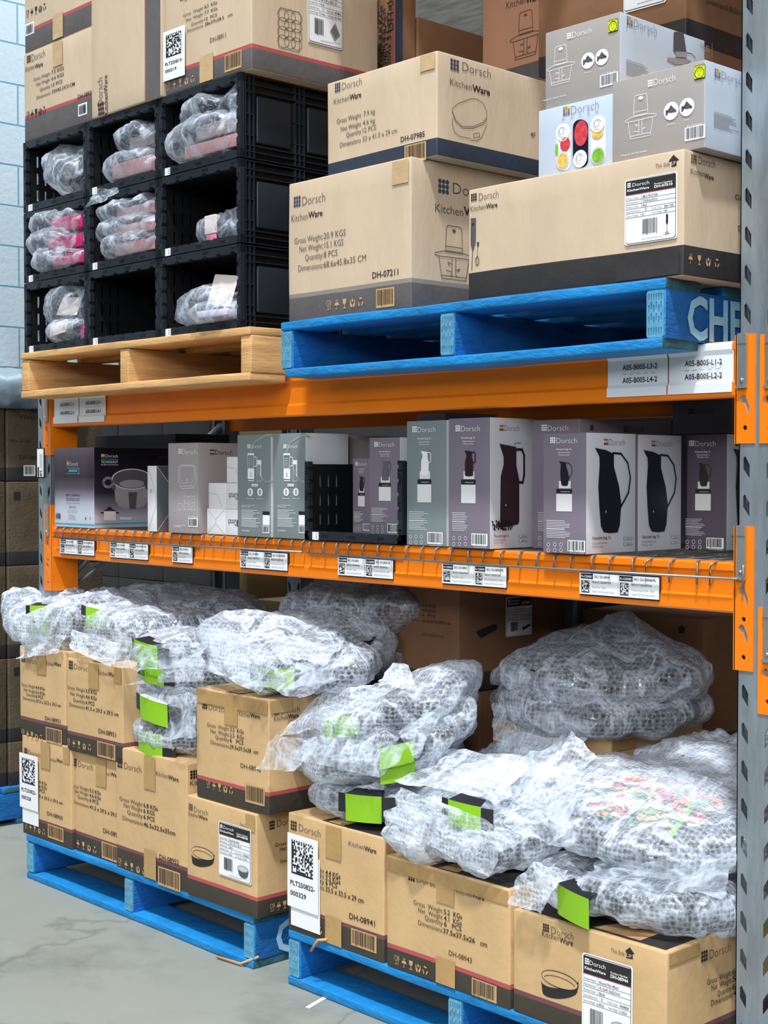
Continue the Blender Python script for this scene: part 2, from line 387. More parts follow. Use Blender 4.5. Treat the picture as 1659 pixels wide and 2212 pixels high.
    def icons(s, u, v, h, m, n=5, gap=1.25, start=0):
        """row of packing symbols, h = height fraction"""
        hh = h * s.H; iw = hh * 0.8
        for k in range(start, n):
            o = u + (k - start) * iw * gap / s.W
            def q(a, b): return (o + a * iw / s.W, v + b * hh / s.H)
            t = hh * 0.06
            if k == 0:
                s.line([q(.05, 1), q(.05, .6), q(.3, .42), q(.5, .6), q(.5, 1), q(.05, 1)], t, m, 2); s.line([q(.3, .42), q(.3, .12)], t, m, 2); s.line([q(.1, .1), q(.5, .1)], t, m, 2)
                s.line([q(.7, .1), q(.7, 1)], t, m, 2); s.line([q(.85, .6), q(.85, 1)], t, m, 2)
            elif k == 1:
                s.poly([q(.5 + .46 * math.cos(math.radians(a)), .42 + .34 * math.sin(math.radians(a))) for a in range(0, 181, 20)], m, 2)
                s.line([q(.5, .42), q(.5, .06), q(.38, .02), q(.33, .1)], t, m, 2)
                for a in (.3, .5, .7): s.line([q(a, .84), q(a + .05, .98)], t, m, 2)
            elif k == 2:
                s.poly([q(.12, 1), q(.14, .62), q(.34, .42), q(.6, .42), q(.8, .62), q(.84, 1)][::-1], m, 2); s.rect(*q(.42, .1), *q(.54, .44), m, 2); s.rect(*q(.2, .02), *q(.78, .1), m, 2)
            elif k == 3:
                s.poly([q(.02, .75), q(.02, .3), q(.2, .02), q(.42, .02), q(.44, .3), q(.2, .5), q(.14, .8)], m, 2)
                s.poly([q(.98, .75), q(.86, .8), q(.8, .5), q(.56, .3), q(.58, .02), q(.8, .02), q(.98, .3)], m, 2)
                s.poly([q(.5, .95), q(.32, .72), q(.5, .48), q(.68, .72)], m, 2)
            else:
                for a in (90, 210, 330):
                    c0 = [(.5 + .42 * math.cos(math.radians(a + d)) * r, .46 + .42 * math.sin(math.radians(a + d)) * r) for d, r in ((-38, .75), (-38, 1.2), (20, 1.25), (36, 1.0), (20, .62), (0, .72))]
                    s.poly([q(*c) for c in c0], m, 2)
    def hlines(s, u0, u1, v0, v1, n, m, seed=1, th=0.0012):
        R = random.Random(seed)
        for i in range(n):
            v = v1 - (v1 - v0) * i / max(1, n - 1); s.rect(u0, v, u0 + (u1 - u0) * R.uniform(.55, 1), v + th / s.H, m, 2)
# ---------------------------------------------------------------- cartons
def mkwarp(c, sz, amp, seed):
    o = V((seed * 3.17, seed * 1.31, seed * 2.7)); c = V(c)
    def f(p):
        d = p - c; q = d * 3.2 + o
        n = noise.noise_vector(q); n2 = noise.noise_vector(d * 9 + o)
        return p + n * amp + n2 * (amp * 0.15)
    return f
def rbox(mb, lo, hi, r, mf, step=0.05, cuts=None):
    """rounded box with a grid on every face; mf(centre, normal) -> material; cuts = extra z levels"""
    lo = V(lo); hi = V(hi); key = {}; vs = []; ax = []
    for i in range(3):
        n = max(1, int(round((hi[i] - lo[i] - 2 * r) / step)))
        g = [lo[i], lo[i] + r * .35] + [lo[i] + r + (hi[i] - lo[i] - 2 * r) * k / n for k in range(n + 1)] + [hi[i] - r * .35, hi[i]]
        if i == 2 and cuts:
            for z in cuts:
                g = [q for q in g if abs(q - z) > .004 or q in (lo[2], hi[2])] + [z]
            g.sort()
        ax.append(g)
    def vid(p):
        q = V([min(max(p[i], lo[i] + r), hi[i] - r) for i in range(3)]); d = p - q
        if d.length > 1e-9: p = q + d.normalized() * r
        k = (round(p.x, 5), round(p.y, 5), round(p.z, 5))
        if k not in key: key[k] = len(vs); vs.append(tuple(p))
        return key[k]
    fs = []
    for a in range(3):
        b, c = (a + 1) % 3, (a + 2) % 3
        for sd in (0, 1):
            for i in range(len(ax[b]) - 1):
                for j in range(len(ax[c]) - 1):
                    cs = []
                    for (ii, jj) in ((i, j), (i + 1, j), (i + 1, j + 1), (i, j + 1)):
                        p = [0, 0, 0]; p[a] = hi[a] if sd else lo[a]; p[b] = ax[b][ii]; p[c] = ax[c][jj]; cs.append(V(p))
                    ids = [vid(p) for p in cs]
                    if not sd: ids = ids[::-1]
                    ctr = sum(cs, V((0, 0, 0))) / 4; nn = V((0, 0, 0)); nn[a] = 1 if sd else -1
                    u = []
                    for x in ids:
                        if x not in u: u.append(x)
                    if len(u) > 2: fs.append((tuple(u), mf(ctr, nn)))
    o = len(mb.v); mb.v += vs
    for f, m in fs: mb.f.append([o + x for x in f]); mb.m.append(mb.mi(m)); mb.sm.append(True)
CARTN = [0]
def carton(label, x0, x1, y0, y1, z0, z1, base=None, band=None, bandh=0.0, stripe=None, sideband=True, front=None, side=None, top=None, tape='', rz=0.0,
           name='carton', cat='carton', group=None, r=0.004, amp=0.0022, sidem=None, topm=None, tapem=None):
    CARTN[0] += 1; seed = CARTN[0]
    base = base or card_lo; mb = MB(); org = V(((x0 + x1) / 2, (y0 + y1) / 2, z0))
    warp = mkwarp(org + V((0, 0, (z1 - z0) / 2)), None, amp, seed)
    zb = z0 + bandh; st = 0.010 if stripe else 0
    def mf(c, n):
        if topm and n.z > .5: return topm
        if n.z == 0 and bandh and (sideband or abs(n.y) > .5):
            if c.z < zb: return band
            if stripe and c.z < zb + st: return stripe
        if sidem and n.x > .5: return sidem
        return base
    rbox(mb, (x0, y0, z0), (x1, y1, z1), r, mf, cuts=[zb, zb + st] if bandh else None)
    W, D, H = x1 - x0, y1 - y0, z1 - z0
    sf = Surf(mb, (x0, y0, z0), (1, 0, 0), (0, 0, 1), W, H); ss = Surf(mb, (x1, y0, z0), (0, 1, 0), (0, 0, 1), D, H)
    stp = Surf(mb, (x0, y0, z1), (1, 0, 0), (0, 1, 0), W, D)
    if front: front(sf)
    if side: side(ss)
    if top: top(stp)
    o = mb.build(name, None, org, warp); tag(o, label, cat, group)
    def strip(S, u0, v0, u1, v1, m, nm, lab=None, l=4):
        t = MB(); s2 = Surf(t, S.O, S.ux, S.uy, S.W, S.H); n = 6
        du = (u1 - u0) / n; dv = (v1 - v0) / n
        for i in range(n):
            for j in range(n): s2.rect(u0 + i * du, v0 + j * dv, u0 + (i + 1) * du, v0 + (j + 1) * dv, m, l)
        q = t.build(nm, o, org, warp)
        if lab: q['label'] = lab
        return q
    tm = tapem or tape_m
    if 'v' in tape:
        strip(sf, .5 - .028 / W, .72, .5 + .028 / W, .985, tm, 'packing_tape')
        strip(stp, .5 - .028 / W, .015, .5 + .028 / W, .985, tm, 'packing_tape')
    if 'b' in tape: strip(sf, .5 - .03 / W, .01, .5 + .03 / W, .24, tm, 'packing_tape')
    if 'h' in tape: strip(sf, .01, .87, .99, .985, tm, 'packing_tape')
    if 's' in tape: strip(ss, .01, .88, .25, .985, tm, 'packing_tape')
    if 'c' in tape: strip(sf, .86, .83, .985, .985, tm, 'packing_tape')
    if 'k' in tape: strip(sf, .72, .015, .985, .2, tape_c if band is None else band_k, 'packing_tape')
    if rz: o.rotation_euler.z = math.radians(rz)
    o['_w'] = 0; del o['_w']
    CT[o.name] = (sf, ss, warp, org)
    return o
CT = {}
def sticker(o, face, u0, v0, u1, v1, draw, name='shipping_label', base=None, lab=None, r=0.006):
    sf, ss, warp, org = CT[o.name]; S = sf if face == 'f' else ss; mb = MB()
    O = S.O + S.ux * (u0 * S.W) + S.uy * (v0 * S.H) + S.n * 0.0032
    s2 = Surf(mb, O, S.ux, S.uy, (u1 - u0) * S.W, (v1 - v0) * S.H, 0.0005)
    s2.rrect(0, 0, 1, 1, r, base or white, 0); draw(s2)
    W_, H_ = s2.W, s2.H; cs = [O, O + s2.ux * W_, O + s2.uy * H_, O + s2.ux * W_ + s2.uy * H_]; of = [warp(c) - c for c in cs]
    def bw(p):
        d = p - O; a = d.dot(s2.ux) / W_; b = d.dot(s2.uy) / H_
        return p + (of[0] * (1 - a) + of[1] * a) * (1 - b) + (of[2] * (1 - a) + of[3] * a) * b
    q = mb.build(name, o, org, bw)
    if lab: q['label'] = lab
    return q
def product_label(num, pname, dims, colr, qty, track, gross, net, pic):
    def d(s):
        s.rrect(.025, .015, .975, .985, .006, ink, 1); s.rrect(.032, .022, .968, .978, .006, white, 2)
        s.rect(.03, .76, .97, .97, ink, 3)
        s.lay *= 1.0
        s.logo(.06, .87, .075, white, l=4, asp=.9); s.text('Dorsch', .16, .875, .055, white, u1=.48, b=-.005, l=4); s.text('KitchenWare', .06, .81, .035, white, u1=.48, b=.02, l=4)
        s.text('Product Number', .58, .85, .025, white, u1=.92, b=.01, l=4); s.text(num, .58, .80, .04, white, u1=.92, b=.025, l=4)
        s.rect(.03, .752, .97, .76, red, 3)
        rows = [('Product Name', pname), ('Dimensions', dims), ('Product Color', colr)]
        v = .69
        for a, b in rows:
            s.text(a, .05, v, .025, ink, u1=.29, l=4); s.text(b, .36, v - .003, .034, ink, b=.006, l=4); s.line([(.03, v - .018), (.97, v - .018)], .0007, ink, 3); v -= .066
        s.line([(.33, .754), (.33, v + .048)], .0007, ink, 3)
        s.text('Quantity/Carton', .05, v, .022, ink, u1=.32, l=4); s.text(qty, .40, v, .034, ink, b=.006, l=4)
        s.text('Track Code', .52, v, .022, ink, u1=.72, l=4); s.text(track, .76, v - .003, .03, ink, u1=.94, b=.012, l=4); s.line([(.03, v - .018), (.97, v - .018)], .0007, ink, 3); v -= .066
        s.text('Gross Weight', .05, v, .022, ink, u1=.28, l=4); s.text(gross, .31, v - .003, .03, ink, b=.01, l=4)
        s.text('Net Weight', .55, v, .022, ink, u1=.73, l=4); s.text(net, .76, v - .003, .03, ink, b=.01, l=4); s.line([(.03, v - .018), (.97, v - .018)], .0007, ink, 3)
        s.bars(.18 if pic != 'frother' else .36, .12, .44 if pic != 'frother' else .64, .36, ink, None, 3, 5, 26)
        if pic == 'frother':
            s.rect(.80, .24, .84, .38, ink, 4); s.line([(.82, .24), (.82, .12)], .001, ink, 4); s.ring(.82, .10, .03, .014, .001, ink, 4)
        elif pic == 'pan':
            s.poly([(.6, .24), (.64, .13), (.72, .09), (.82, .09), (.9, .13), (.93, .24)][::1], potdark, 4); s.ell(.765, .25, .17, .06, potgrey, 5); s.ell(.765, .25, .145, .045, pale_b, 6)
        elif pic == 'muffin':
            s.poly([(.62, .22), (.76, .1), (.92, .2), (.78, .36)], pgrey, 4)
            for i in range(3):
                for j in range(3): s.ring(.70 + .055 * i + .03 * (j - 1), .20 + .03 * j - .035 * (i - 1), .02, .02, .0008, ink, 5, 8)
        else: s.poly([(.6, .2), (.9, .28), (.93, .24), (.63, .13)], ink, 4)
        s.text('www.dorschhome.de', .34, .055, .018, ink, u1=.72, l=4); s.text('Made in P.R.C', .74, .075, .014, ink, u1=.93, l=4)
    return d
def plt_label(n2, seed):
    def d(s):
        s.matrix(.14, .46, .84, .92, tag_k, seed, 18, 1)
        s.text('PLT%s-' % n2[0], .10, .30, .065, tag_k, u1=.90, b=.02, l=1); s.text(n2[1], .10, .16, .065, tag_k, u1=.62, b=.02, l=1)
    return d
def weights(s, u, v, st, h, vals, m1, m2, wl=.36, wv=.16, wd=.42, b1=0.0, b2=0.012, units=''):
    names = ('Gross Weight', 'Net Weight', 'Quantity', 'Dimensions')
    wid = (1.0, .86, .72, .92)
    for i in range(4):
        s.text(names[i] , u - wl * wid[i], v - st * i, h, m1, u1=u, b=b1)
        s.text(vals[i], u + .02, v - st * i, h, m2, u1=u + .02 + (wv if i < 3 else wd), b=b2)
def chopper(s, u, v, w_, h, m, th=.0013):
    def q(a, b): return (u + a * w_, v + b * h)
    s.line([q(.28, .62), q(.3, .97), q(.34, 1), q(.66, 1), q(.70, .97), q(.73, .62), q(.28, .62)], th, m, 2)
    s.line([q(.28, .54), q(.73, .54)], th, m, 2); s.line([q(.28, .62), q(.28, .54)], th, m, 2); s.line([q(.73, .62), q(.73, .54)], th, m, 2)
    s.line([q(0, .47), q(.2, .52), q(.8, .52), q(1, .48), q(1, .43), q(.88, .43), q(.12, .42), q(.02, .43), q(0, .47)], th, m, 2)
    s.line([q(.1, .42), q(.18, .02), q(.82, .02), q(.9, .42)], th, m, 2); s.line([q(.17, .08), q(.83, .08)], th, m, 2)
    s.line([q(.45, .42), q(.45, .12), q(.4, .08)], th, m, 2); s.line([q(.55, .42), q(.55, .12), q(.6, .08)], th, m, 2)
    s.line([q(.45, .3), q(.34, .33), q(.38, .27)], th, m, 2); s.line([q(.55, .2), q(.66, .23), q(.6, .18)], th, m, 2); s.line([q(.45, .16), q(.3, .18)], th, m, 2)
    s.ell(*q(.5, .92), .006 / s.W, .006 / s.H * .6, m, 2, 8)
# ---------------------------------------------------------------- printing measured on the photo
ZS = {'A1': (0, 0, 620), 'A2': (600, 0, 600), 'A3': (1100, 0, 559), 'A4': (0, 400, 620), 'A5': (600, 330, 530), 'A6': (1000, 330, 659), 'A7': (0, 830, 560), 'A8': (480, 870, 520),
      'B1': (850, 850, 450), 'B2': (1200, 850, 459), 'B3': (0, 1240, 560), 'B4': (400, 1240, 560), 'B5': (850, 1240, 809), 'B6': (0, 1580, 640), 'B7': (560, 1600, 560), 'B8': (1040, 1600, 619), 'P': (0, 0, 1659)}
def uv(s, z, x, y):
    ox, oy, wd = ZS[z]; k = wd / 1659.0; px, py = ox + x * k, oy + y * k
    p = P(px, py, s.O.y) if abs(s.ux.x) > .5 else Q(px, py, s.O.x)
    d = p - s.O
    return d.dot(s.ux) / s.W, d.dot(s.uy) / s.H
def T(s, z, t, x0, y0, x1, h, m=None, b=0.0, l=2):
    u, v = uv(s, z, x0, y0); v2 = uv(s, z, x0, y0 - h)[1]; u2 = uv(s, z, x1, y0)[0]
    s.text(t, u, v, v2 - v, m or ink, u1=u2, b=b, l=l)
def Lg(s, z, x0, y0, x1, y1, m=None, cols=None, l=2):
    """nine dots between lower-left (x0,y0) and upper-right (x1,y1)"""
    u, v = uv(s, z, x0, y0); u2, _ = uv(s, z, x1, y0); v2 = uv(s, z, x0, y0 - (y0 - y1))[1]
    asp = (u2 - u) * s.W / ((v2 - v) * s.H); s.logo(u, v, v2 - v, m or ink, asp=asp, cols=cols, l=l)
def R_(s, z, x0, y0, x1, y1, m, l=1):
    u, v = uv(s, z, x0, y0); u2 = uv(s, z, x1, y0)[0]; v2 = uv(s, z, x0, y1)[1]; s.rect(u, v, u2, v2, m, l)
def Bc(s, z, x0, y0, x1, y1, m=None, bgm=None, seed=1, n=30):
    u, v = uv(s, z, x0, y0); u2 = uv(s, z, x1, y0)[0]; v2 = uv(s, z, x0, y1)[1]; s.bars(u, v, u2, v2, m or ink, bgm, 2, seed, n)
def Ic(s, z, x0, y0, h, x1, m, n=5, start=0):
    u, v = uv(s, z, x0, y0); v2 = uv(s, z, x0, y0 - h)[1]; u2 = uv(s, z, x1, y0)[0]; hh = (v2 - v) * s.H; k = n - start
    gap = ((u2 - u) * s.W - hh * .8) / max(1, k - 1) / (hh * .8) if k > 1 else 1
    s.icons(u, v, v2 - v, m, n, gap, start)
def Wt(s, z, rows, m1, m2, h, b1=0.0, b2=0.012):
    """rows: (name, x0, y0, x1, value, x2, x3) baselines"""
    for (nm, x0, y0, x1, val, x2, x3) in rows:
        T(s, z, nm, x0, y0, x1, h, m1, b1)
        u2, _ = uv(s, z, x2, y0); u3, _ = uv(s, z, x3, y0); v = uv(s, z, x0, y0)[1]; v2 = uv(s, z, x0, y0 - h)[1]
        s.text(val, u2, v, v2 - v, m2, u1=u3, b=b2)
# ---------------------------------------------------------------- building shell
mb = MB(); mb.box(-16, 3, -7.6, 16, -0.1, 0, conc); tag(mb.build('floor'), kind='structure')
wl = bpy.data.materials.new('painted_blocks'); wl.use_nodes = True; nt = wl.node_tree; N = nt.nodes; Lk = nt.links; b_ = N['Principled BSDF']
tc = N.new('ShaderNodeTexCoord'); sx = N.new('ShaderNodeSeparateXYZ'); cb = N.new('ShaderNodeCombineXYZ'); Lk.new(tc.outputs['Object'], sx.inputs[0]); Lk.new(sx.outputs[1], cb.inputs[0]); Lk.new(sx.outputs[2], cb.inputs[1])
br = N.new('ShaderNodeTexBrick'); Lk.new(cb.outputs[0], br.inputs[0]); br.inputs['Scale'].default_value = 1; br.inputs['Brick Width'].default_value = .4; br.inputs['Row Height'].default_value = .2; br.inputs['Mortar Size'].default_value = .006; br.inputs['Mortar Smooth'].default_value = .6
br.inputs['Color1'].default_value = (*s2l((196, 213, 224)), 1); br.inputs['Color2'].default_value = (*s2l((188, 207, 219)), 1); br.inputs['Mortar'].default_value = (*s2l((110, 168, 186)), 1)
Lk.new(br.outputs[0], b_.inputs['Base Color']); b_.inputs['Roughness'].default_value = .7
nz = N.new('ShaderNodeTexNoise'); nz.inputs['Scale'].default_value = 40; nz.inputs['Detail'].default_value = 6; Lk.new(tc.outputs['Object'], nz.inputs[0])
ad = N.new('ShaderNodeMath'); ad.operation = 'MULTIPLY_ADD'; Lk.new(br.outputs['Fac'], ad.inputs[0]); ad.inputs[1].default_value = -1.0; Lk.new(nz.outputs['Fac'], ad.inputs[2])
bp = N.new('ShaderNodeBump'); bp.inputs['Strength'].default_value = .5; bp.inputs['Distance'].default_value = .008; Lk.new(ad.outputs[0], bp.inputs['Height']); Lk.new(bp.outputs[0], b_.inputs['Normal'])
mb = MB(); mb.box(-6.75, -6.55, -1.5, 2.6, 0, 5.6, wl); tag(mb.build('wall_left'), kind='structure')
mb = MB(); mb.box(-16, 3, 15.8, 16, 0, 5.6, mat('wall_paint', (84, 88, 92), .8, var=.05)); tag(mb.build('wall_back'), kind='structure')
ins = mat('roof_insulation', (168, 164, 158), .45, metal=.3, var=.35, vscale=3, stretch=(1, 4, 1), bump=.8, bscale=6)
mb = MB(); mb.box(-16, 3, -0.45, 16, 5.6, 5.75, ins); tag(mb.build('ceiling'), kind='structure')
mb = MB(); mb.box(-16, 3, -7.6, -4.4, 5.6, 5.75, ins); tag(mb.build('ceiling'), kind='structure')
mb = MB(); mb.box(3, 3.1, -7.6, 16, 0, 5.75, MATS['wall_paint']); tag(mb.build('wall_right'), kind='structure')
# ---------------------------------------------------------------- pallet racking
PL = (-4.266, -4.181); PR = (-1.592, -1.507); YR = 0.70
HP = 0.0737
def post(x0, x1, y0, face, label, holes=True):
    e = empty('rack_upright', ((x0 + x1) / 2, y0, 0), label, 'rack upright', 'galvanised uprights of the pallet rack')
    org = V(e.location); mb = MB(); w_ = x1 - x0; d = .062 * face; t = .002
    n = 43
    for k in range(n):
        z = k * HP; hs = []
        for cx, sg in ((.0168, 1), (w_ - .0168, -1)):
            pts = [(-.0072, .018), (-.003, .0225), (.0072, .005), (.0072, -.0225), (-.0072, -.003)]
            hs.append([(cx + sg * a, HP / 2 + b) for a, b in (pts if sg > 0 else pts[::-1])][::-1])
        O = (x0, y0, z) if face > 0 else (x1, y0, z)
        mb.plate(O, (face, 0, 0), (0, 0, 1), [(0, 0), (w_, 0), (w_, HP), (0, HP)], hs, t, galv)
    H = n * HP
    mb.box(x0, x0 + t, y0, y0 + d, 0, H, galv); mb.box(x1 - t, x1, y0, y0 + d, 0, H, galv)
    mb.box(x0 - .0, x0 + .02, y0 + d - t * face, y0 + d, 0, H, galv); mb.box(x1 - .02, x1, y0 + d - t * face, y0 + d, 0, H, galv)
    mb.build('slotted_column', e, org)
    f = MB(); f.box(x0 - .02, x1 + .02, min(y0, y0 + d) - .02, max(y0, y0 + d) + .02, 0, .006, galv); f.build('foot_plate', e, org)
    return e
post(*PL, 0.0, 1, 'galvanised slotted front upright at the left end of the rack, partly hidden by bubble wrap')
post(*PR, 0.0, 1, 'tall galvanised slotted front upright down the right side of the picture')
post(*PL, YR + .062, -1, 'dark rear upright standing behind the left front upright')
post(*PR, YR + .062, -1, 'rear upright behind the right front upright')
post(*PR, 1.10, 1, 'upright of the next rack behind the right end')
post(*PL, 1.05, 1, 'upright of the next rack behind the left end')
def beam(x0, x1, y0, z0, z1, face, label, grp, prof_s=1, conn=((0, 0), (0, 0)), ends='LR', m=orange):
    e = empty('shelf_beam', ((x0 + x1) / 2, y0, z0), label, 'shelf beam', grp); org = V(e.location)
    H = z1 - z0
    pr = [(.045, H), (.004, H), (0, H - .004), (0, H - .016), (.007, H - .021), (.007, .034), (0, .028), (0, .004), (.004, 0), (.045, 0)]
    mb = MB(); vs = []
    for x in (x0, x1):
        vs += [(x, y0 + face * a, z0 + b) for a, b in pr]
    n = len(pr); fs = [(i, (i + 1) % n, n + (i + 1) % n, n + i) for i in range(n)] + [tuple(range(n)), tuple(range(n, 2 * n))]
    mb.add(vs, fs, m); mb.build('beam_body', e, org)
    return e
def connector(e, px0, px1, inner, y0, zt, zb, face=1, clip=True):
    """hooked end plate: front plate over the upright plus a side plate running into the rack"""
    org = V(e.location); mb = MB(); w_ = px1 - px0; H = zt - zb
    hs = []; k = 0; z = H - .135
    while z > .02:
        c = w_ * .45
        hs.append([(c - .010, z + .012), (c - .004, z + .019), (c + .003, z + .016), (c + .011, z - .004), (c + .011, z - .024), (c + .006, z - .014), (c - .001, z + .004), (c - .007, z + .004)][::-1])
        if z - .048 > .01:
            hs.append([(c + .002 + .005 * math.cos(t * math.pi / 4), z - .045 + .005 * math.sin(t * math.pi / 4)) for t in range(8)])
        z -= HP
    O = (px0, y0, zb) if face > 0 else (px1, y0, zb)
    mb.plate(O, (face, 0, 0), (0, 0, 1), [(0, 0), (w_, 0), (w_, H), (0, H)], hs, .004, orange)
    xs = px1 if inner > 0 else px0
    mb.box(xs - .002, xs + .002, y0, y0 + .095 * face, zb, zt, orange)
    ec = mb.build('end_connector', e, org)
    if clip:
        c = MB(); cx = px0 + w_ * (.42 if inner < 0 else .55); hw = .0095
        c.box(cx - hw, cx + hw, y0 - .003 * face, y0 - .0065 * face, zt - .10, zt + .002, steel)
        c.box(cx - hw - .002, cx + hw + .001, y0 - .0065 * face, y0 - .010 * face, zt - .104, zt - .098, steel)
        c.box(cx - hw, cx + hw, y0 - .0065 * face, y0 - .008 * face, zt - .018, zt + .002, steel)
        c.tube([(cx, y0 - .005 * face, zt - .088), (cx, y0 - .010 * face, zt - .088)], .0035, steel)
        c.build('safety_clip', ec)
        ec.children[0].data.transform(Matrix.Translation(-org))
G1 = 'orange shelf beams at the front of the bay'
UZ = (1.427, 1.536); LZ = (1.006, 1.105); TZ = (2.80, 2.91)
cx0, cx1 = XA(1588, -.004, 1.4), XA(1629.5, -.004, 1.4)
lx0, lx1 = -4.226, -4.176
for (z0, z1), lab, zt, zb in ((UZ, 'upper orange front beam carrying the pallets, white location plates on it', P(1610, 722).z, P(1610, 958).z),
                              (LZ, 'lower orange front beam under the wire shelf with price tag strips', P(1610, 1137).z, P(1610, 1449).z),
                              (TZ, 'topmost orange front beam, above the picture', 2.95, 2.72)):
    e = beam(lx1, cx0, 0.0, z0, z1, 1, lab, G1)
    connector(e, cx0, cx1, -1, -.003, zt, zb); connector(e, lx0, lx1, 1, -.003, zt, zb)
nx0, nx1 = XA(1640, -.004, 1.4), -1.500
for (z0, z1), zt, zb, lab in ((UZ, P(1650, 722).z, P(1650, 958).z, 'stub of the next bay\'s upper orange beam at the right picture edge'),
                              ((LZ[0] - .16, LZ[1] - .16), P(1650, 1312).z, P(1650, 1543).z, 'next bay\'s lower orange beam at the right edge, set below ours')):
    e = beam(nx1, -.6, 0.0, z0, z1, 1, lab, 'orange beams of the next bay')
    connector(e, nx0, nx1, 1, -.003, zt, zb)
for (z0, z1), lab in ((UZ, 'rear orange beam at the height of the pallets'), (LZ, 'rear orange beam behind the wire shelf'), ((2.235, 2.335), 'rear orange beam seen under the roof above the plain brown box')):
    e = beam(PL[1], PR[0], YR + .062, z0, z1, -1, lab, 'orange beams at the back of the bay')
def brace(p, q, label, m=galv, r=.014):
    mb = MB(); mb.tube([p, q], r, m, 6); o = mb.build('frame_brace', None, p); tag(o, label, 'brace', 'diagonal braces between the uprights')
XL = -4.22
a = Q(150, 1245, XL); b = Q(478, 920, XL); brace(a, b, 'grey diagonal brace rising behind the pot box')
a = Q(150, 1272, XL); b = Q(215, 1222, XL); brace(a, b + (b - a) * 3, 'thin lower brace just under the wire shelf', r=.008)
brace((XL, .05, .9), (XL, .7, .35), 'brace sloping down behind the bubble wrap at the left upright')
xr = (PR[0] + PR[1]) / 2
brace((xr, .05, 1.7), (xr, .7, 2.5), 'brace inside the right frame above the pallet'); brace((xr, .05, .2), (xr, .7, 1.0), 'brace inside the right frame near the floor')
# wire shelf
def deck(x0, x1, label):
    e = empty('wire_deck', ((x0 + x1) / 2, .35, 1.10), label, 'wire deck', 'wire mesh decks on the lower beams'); org = V(e.location)
    n = int(round((x1 - x0) / .0505)); R = random.Random(int(x1 * 100)); cur = MB(); r = .0023
    zt = 1.1045
    for i in range(n + 1):
        x = x0 + (x1 - x0) * i / n; j = R.uniform(-.002, .002) * (4 if x > -1.85 else 1)
        cur.tube([(x + j, YR, zt), (x + j, .01, zt), (x + j, -.006, zt - .001), (x + j * 2, -.012, zt - .007), (x + j * 2, -.013, zt - .034 - (.012 if x > -1.74 else 0))], r, wire_m, 6)
    cur.build('waterfall_wires', e, org)
    m = MB()
    for y in (.06, .16, .26, .36, .46, .56, .66): m.tube([(x0, y, zt - .004), (x1, y, zt - .004)], r, wire_m, 6)
    m.build('cross_wires', e, org)
    f = MB(); f.tube([(x0 - .004, -.0155, zt - .031), ((x0 + x1) / 2, -.0165, zt - .033), (x1 + .002, -.0155, zt - .030)], r * 1.15, wire_m, 8); f.build('front_rail_wire', e, org)
    for k in range(3):
        x = x0 + (x1 - x0) * (.18 + .32 * k); c = MB(); c.box(x - .018, x + .018, .048, YR, zt - .03, zt - .0065, galv); c.build('support_channel', e, org)
deck(XA(117, -.015, 1.07), XA(652, -.015, 1.07), 'left wire mesh deck under the pot and blender boxes')
deck(XA(666, -.015, 1.07), XA(1592, -.015, 1.07), 'right wire mesh deck, bent at its front right corner')
# beam plates and tags
def plate_sign(px0, px1, z, lines, label, xs):
    x0 = XA(px0, -.003, 1.5); x1 = XA(px1, -.003, 1.5); org = V(((x0 + x1) / 2, -.001, 1.435)); mb = MB(); t = .0012
    pr = [(0.004, .535 + 1 - .0), ]
    zz = [(-.001, 1.5345), (-.0035, 1.530), (-.0035, 1.520), (.0005, 1.512), (.0005, 1.462), (-.0035, 1.455), (-.0035, 1.437)]
    for (ya, za), (yb, zb) in zip(zz, zz[1:]):
        vs = [(x0, ya, za), (x1, ya, za), (x1, yb, zb), (x0, yb, zb)]; mb.add(vs, [(0, 3, 2, 1)], whiteg)
    mb.box(x0, x1, .001, .0025, 1.437, 1.530, whiteg)
    s = Surf(mb, (x0, -.0005, 1.437), (1, 0, 0), (0, 0, 1), x1 - x0, .098)
    for k, t_ in enumerate(lines):
        v = .56 - .27 * k; s.text(t_, .26, v, .11, ink, u1=.84, b=.012, l=2)
        for i in range(5): s.rect(.26 + .12 * i, v - .09, .26 + .12 * i + .07, v - .08, pgrey, 2)
    o = mb.build('location_plate', None, org); tag(o, label, 'sign', 'white location plates on the upper beam')
plate_sign(115, 167.5, 0, ('A05-B005-L1-1', 'A05-B005-L2-1'), 'white plate reading A05-B005-L1-1 and L2-1 at the beam\'s left end', 0)
plate_sign(169.5, 225.5, 0, ('A05-B005-L3-1', 'A05-B005-L4-1'), 'white plate reading A05-B005-L3-1 and L4-1, second from the left upright', 0)
plate_sign(1311, 1440, 0, ('A05-B005-L3-2', 'A05-B005-L4-2'), 'white plate reading A05-B005-L3-2 and L4-2 near the beam\'s right end', 0)
plate_sign(1443, 1582, 0, ('A05-B005-L1-2', 'A05-B005-L2-2'), 'white plate reading A05-B005-L1-2 and L2-2 beside the right upright', 0)
tags = [(129, 165, 'DH-08950', 'Round Pan'), (166, 202, 'DH-08950/PR', 'Premium Round Pan'), (237, 277, 'DH-08951', 'Round Pan'), (278, 318, 'DH-08951/PR', 'Premium Round Pan'), (371, 414, 'DH-08953', 'Round Pan'),
        (518, 567.5, 'DH-08940', 'Round Pan - 28cm'), (568.5, 619, 'DH-08940/PR', 'Premium Round Pan - 28cm'), (729, 786, 'DH-08941', 'Round Pan - 32cm'), (787.5, 847, 'DH-08941/PR', 'Premium Round Pan - 32cm'),
        (954, 1022, 'DH-08943', 'Round Pan - 36cm'), (1023, 1092, 'DH-08943/PR', 'Premium Round Pan - 36cm'), (1251, 1333, 'DH-08944', 'Round Pan - 40cm'), (1334, 1422, 'DH-08944/PR', 'Premium Round Pan - 40cm')]
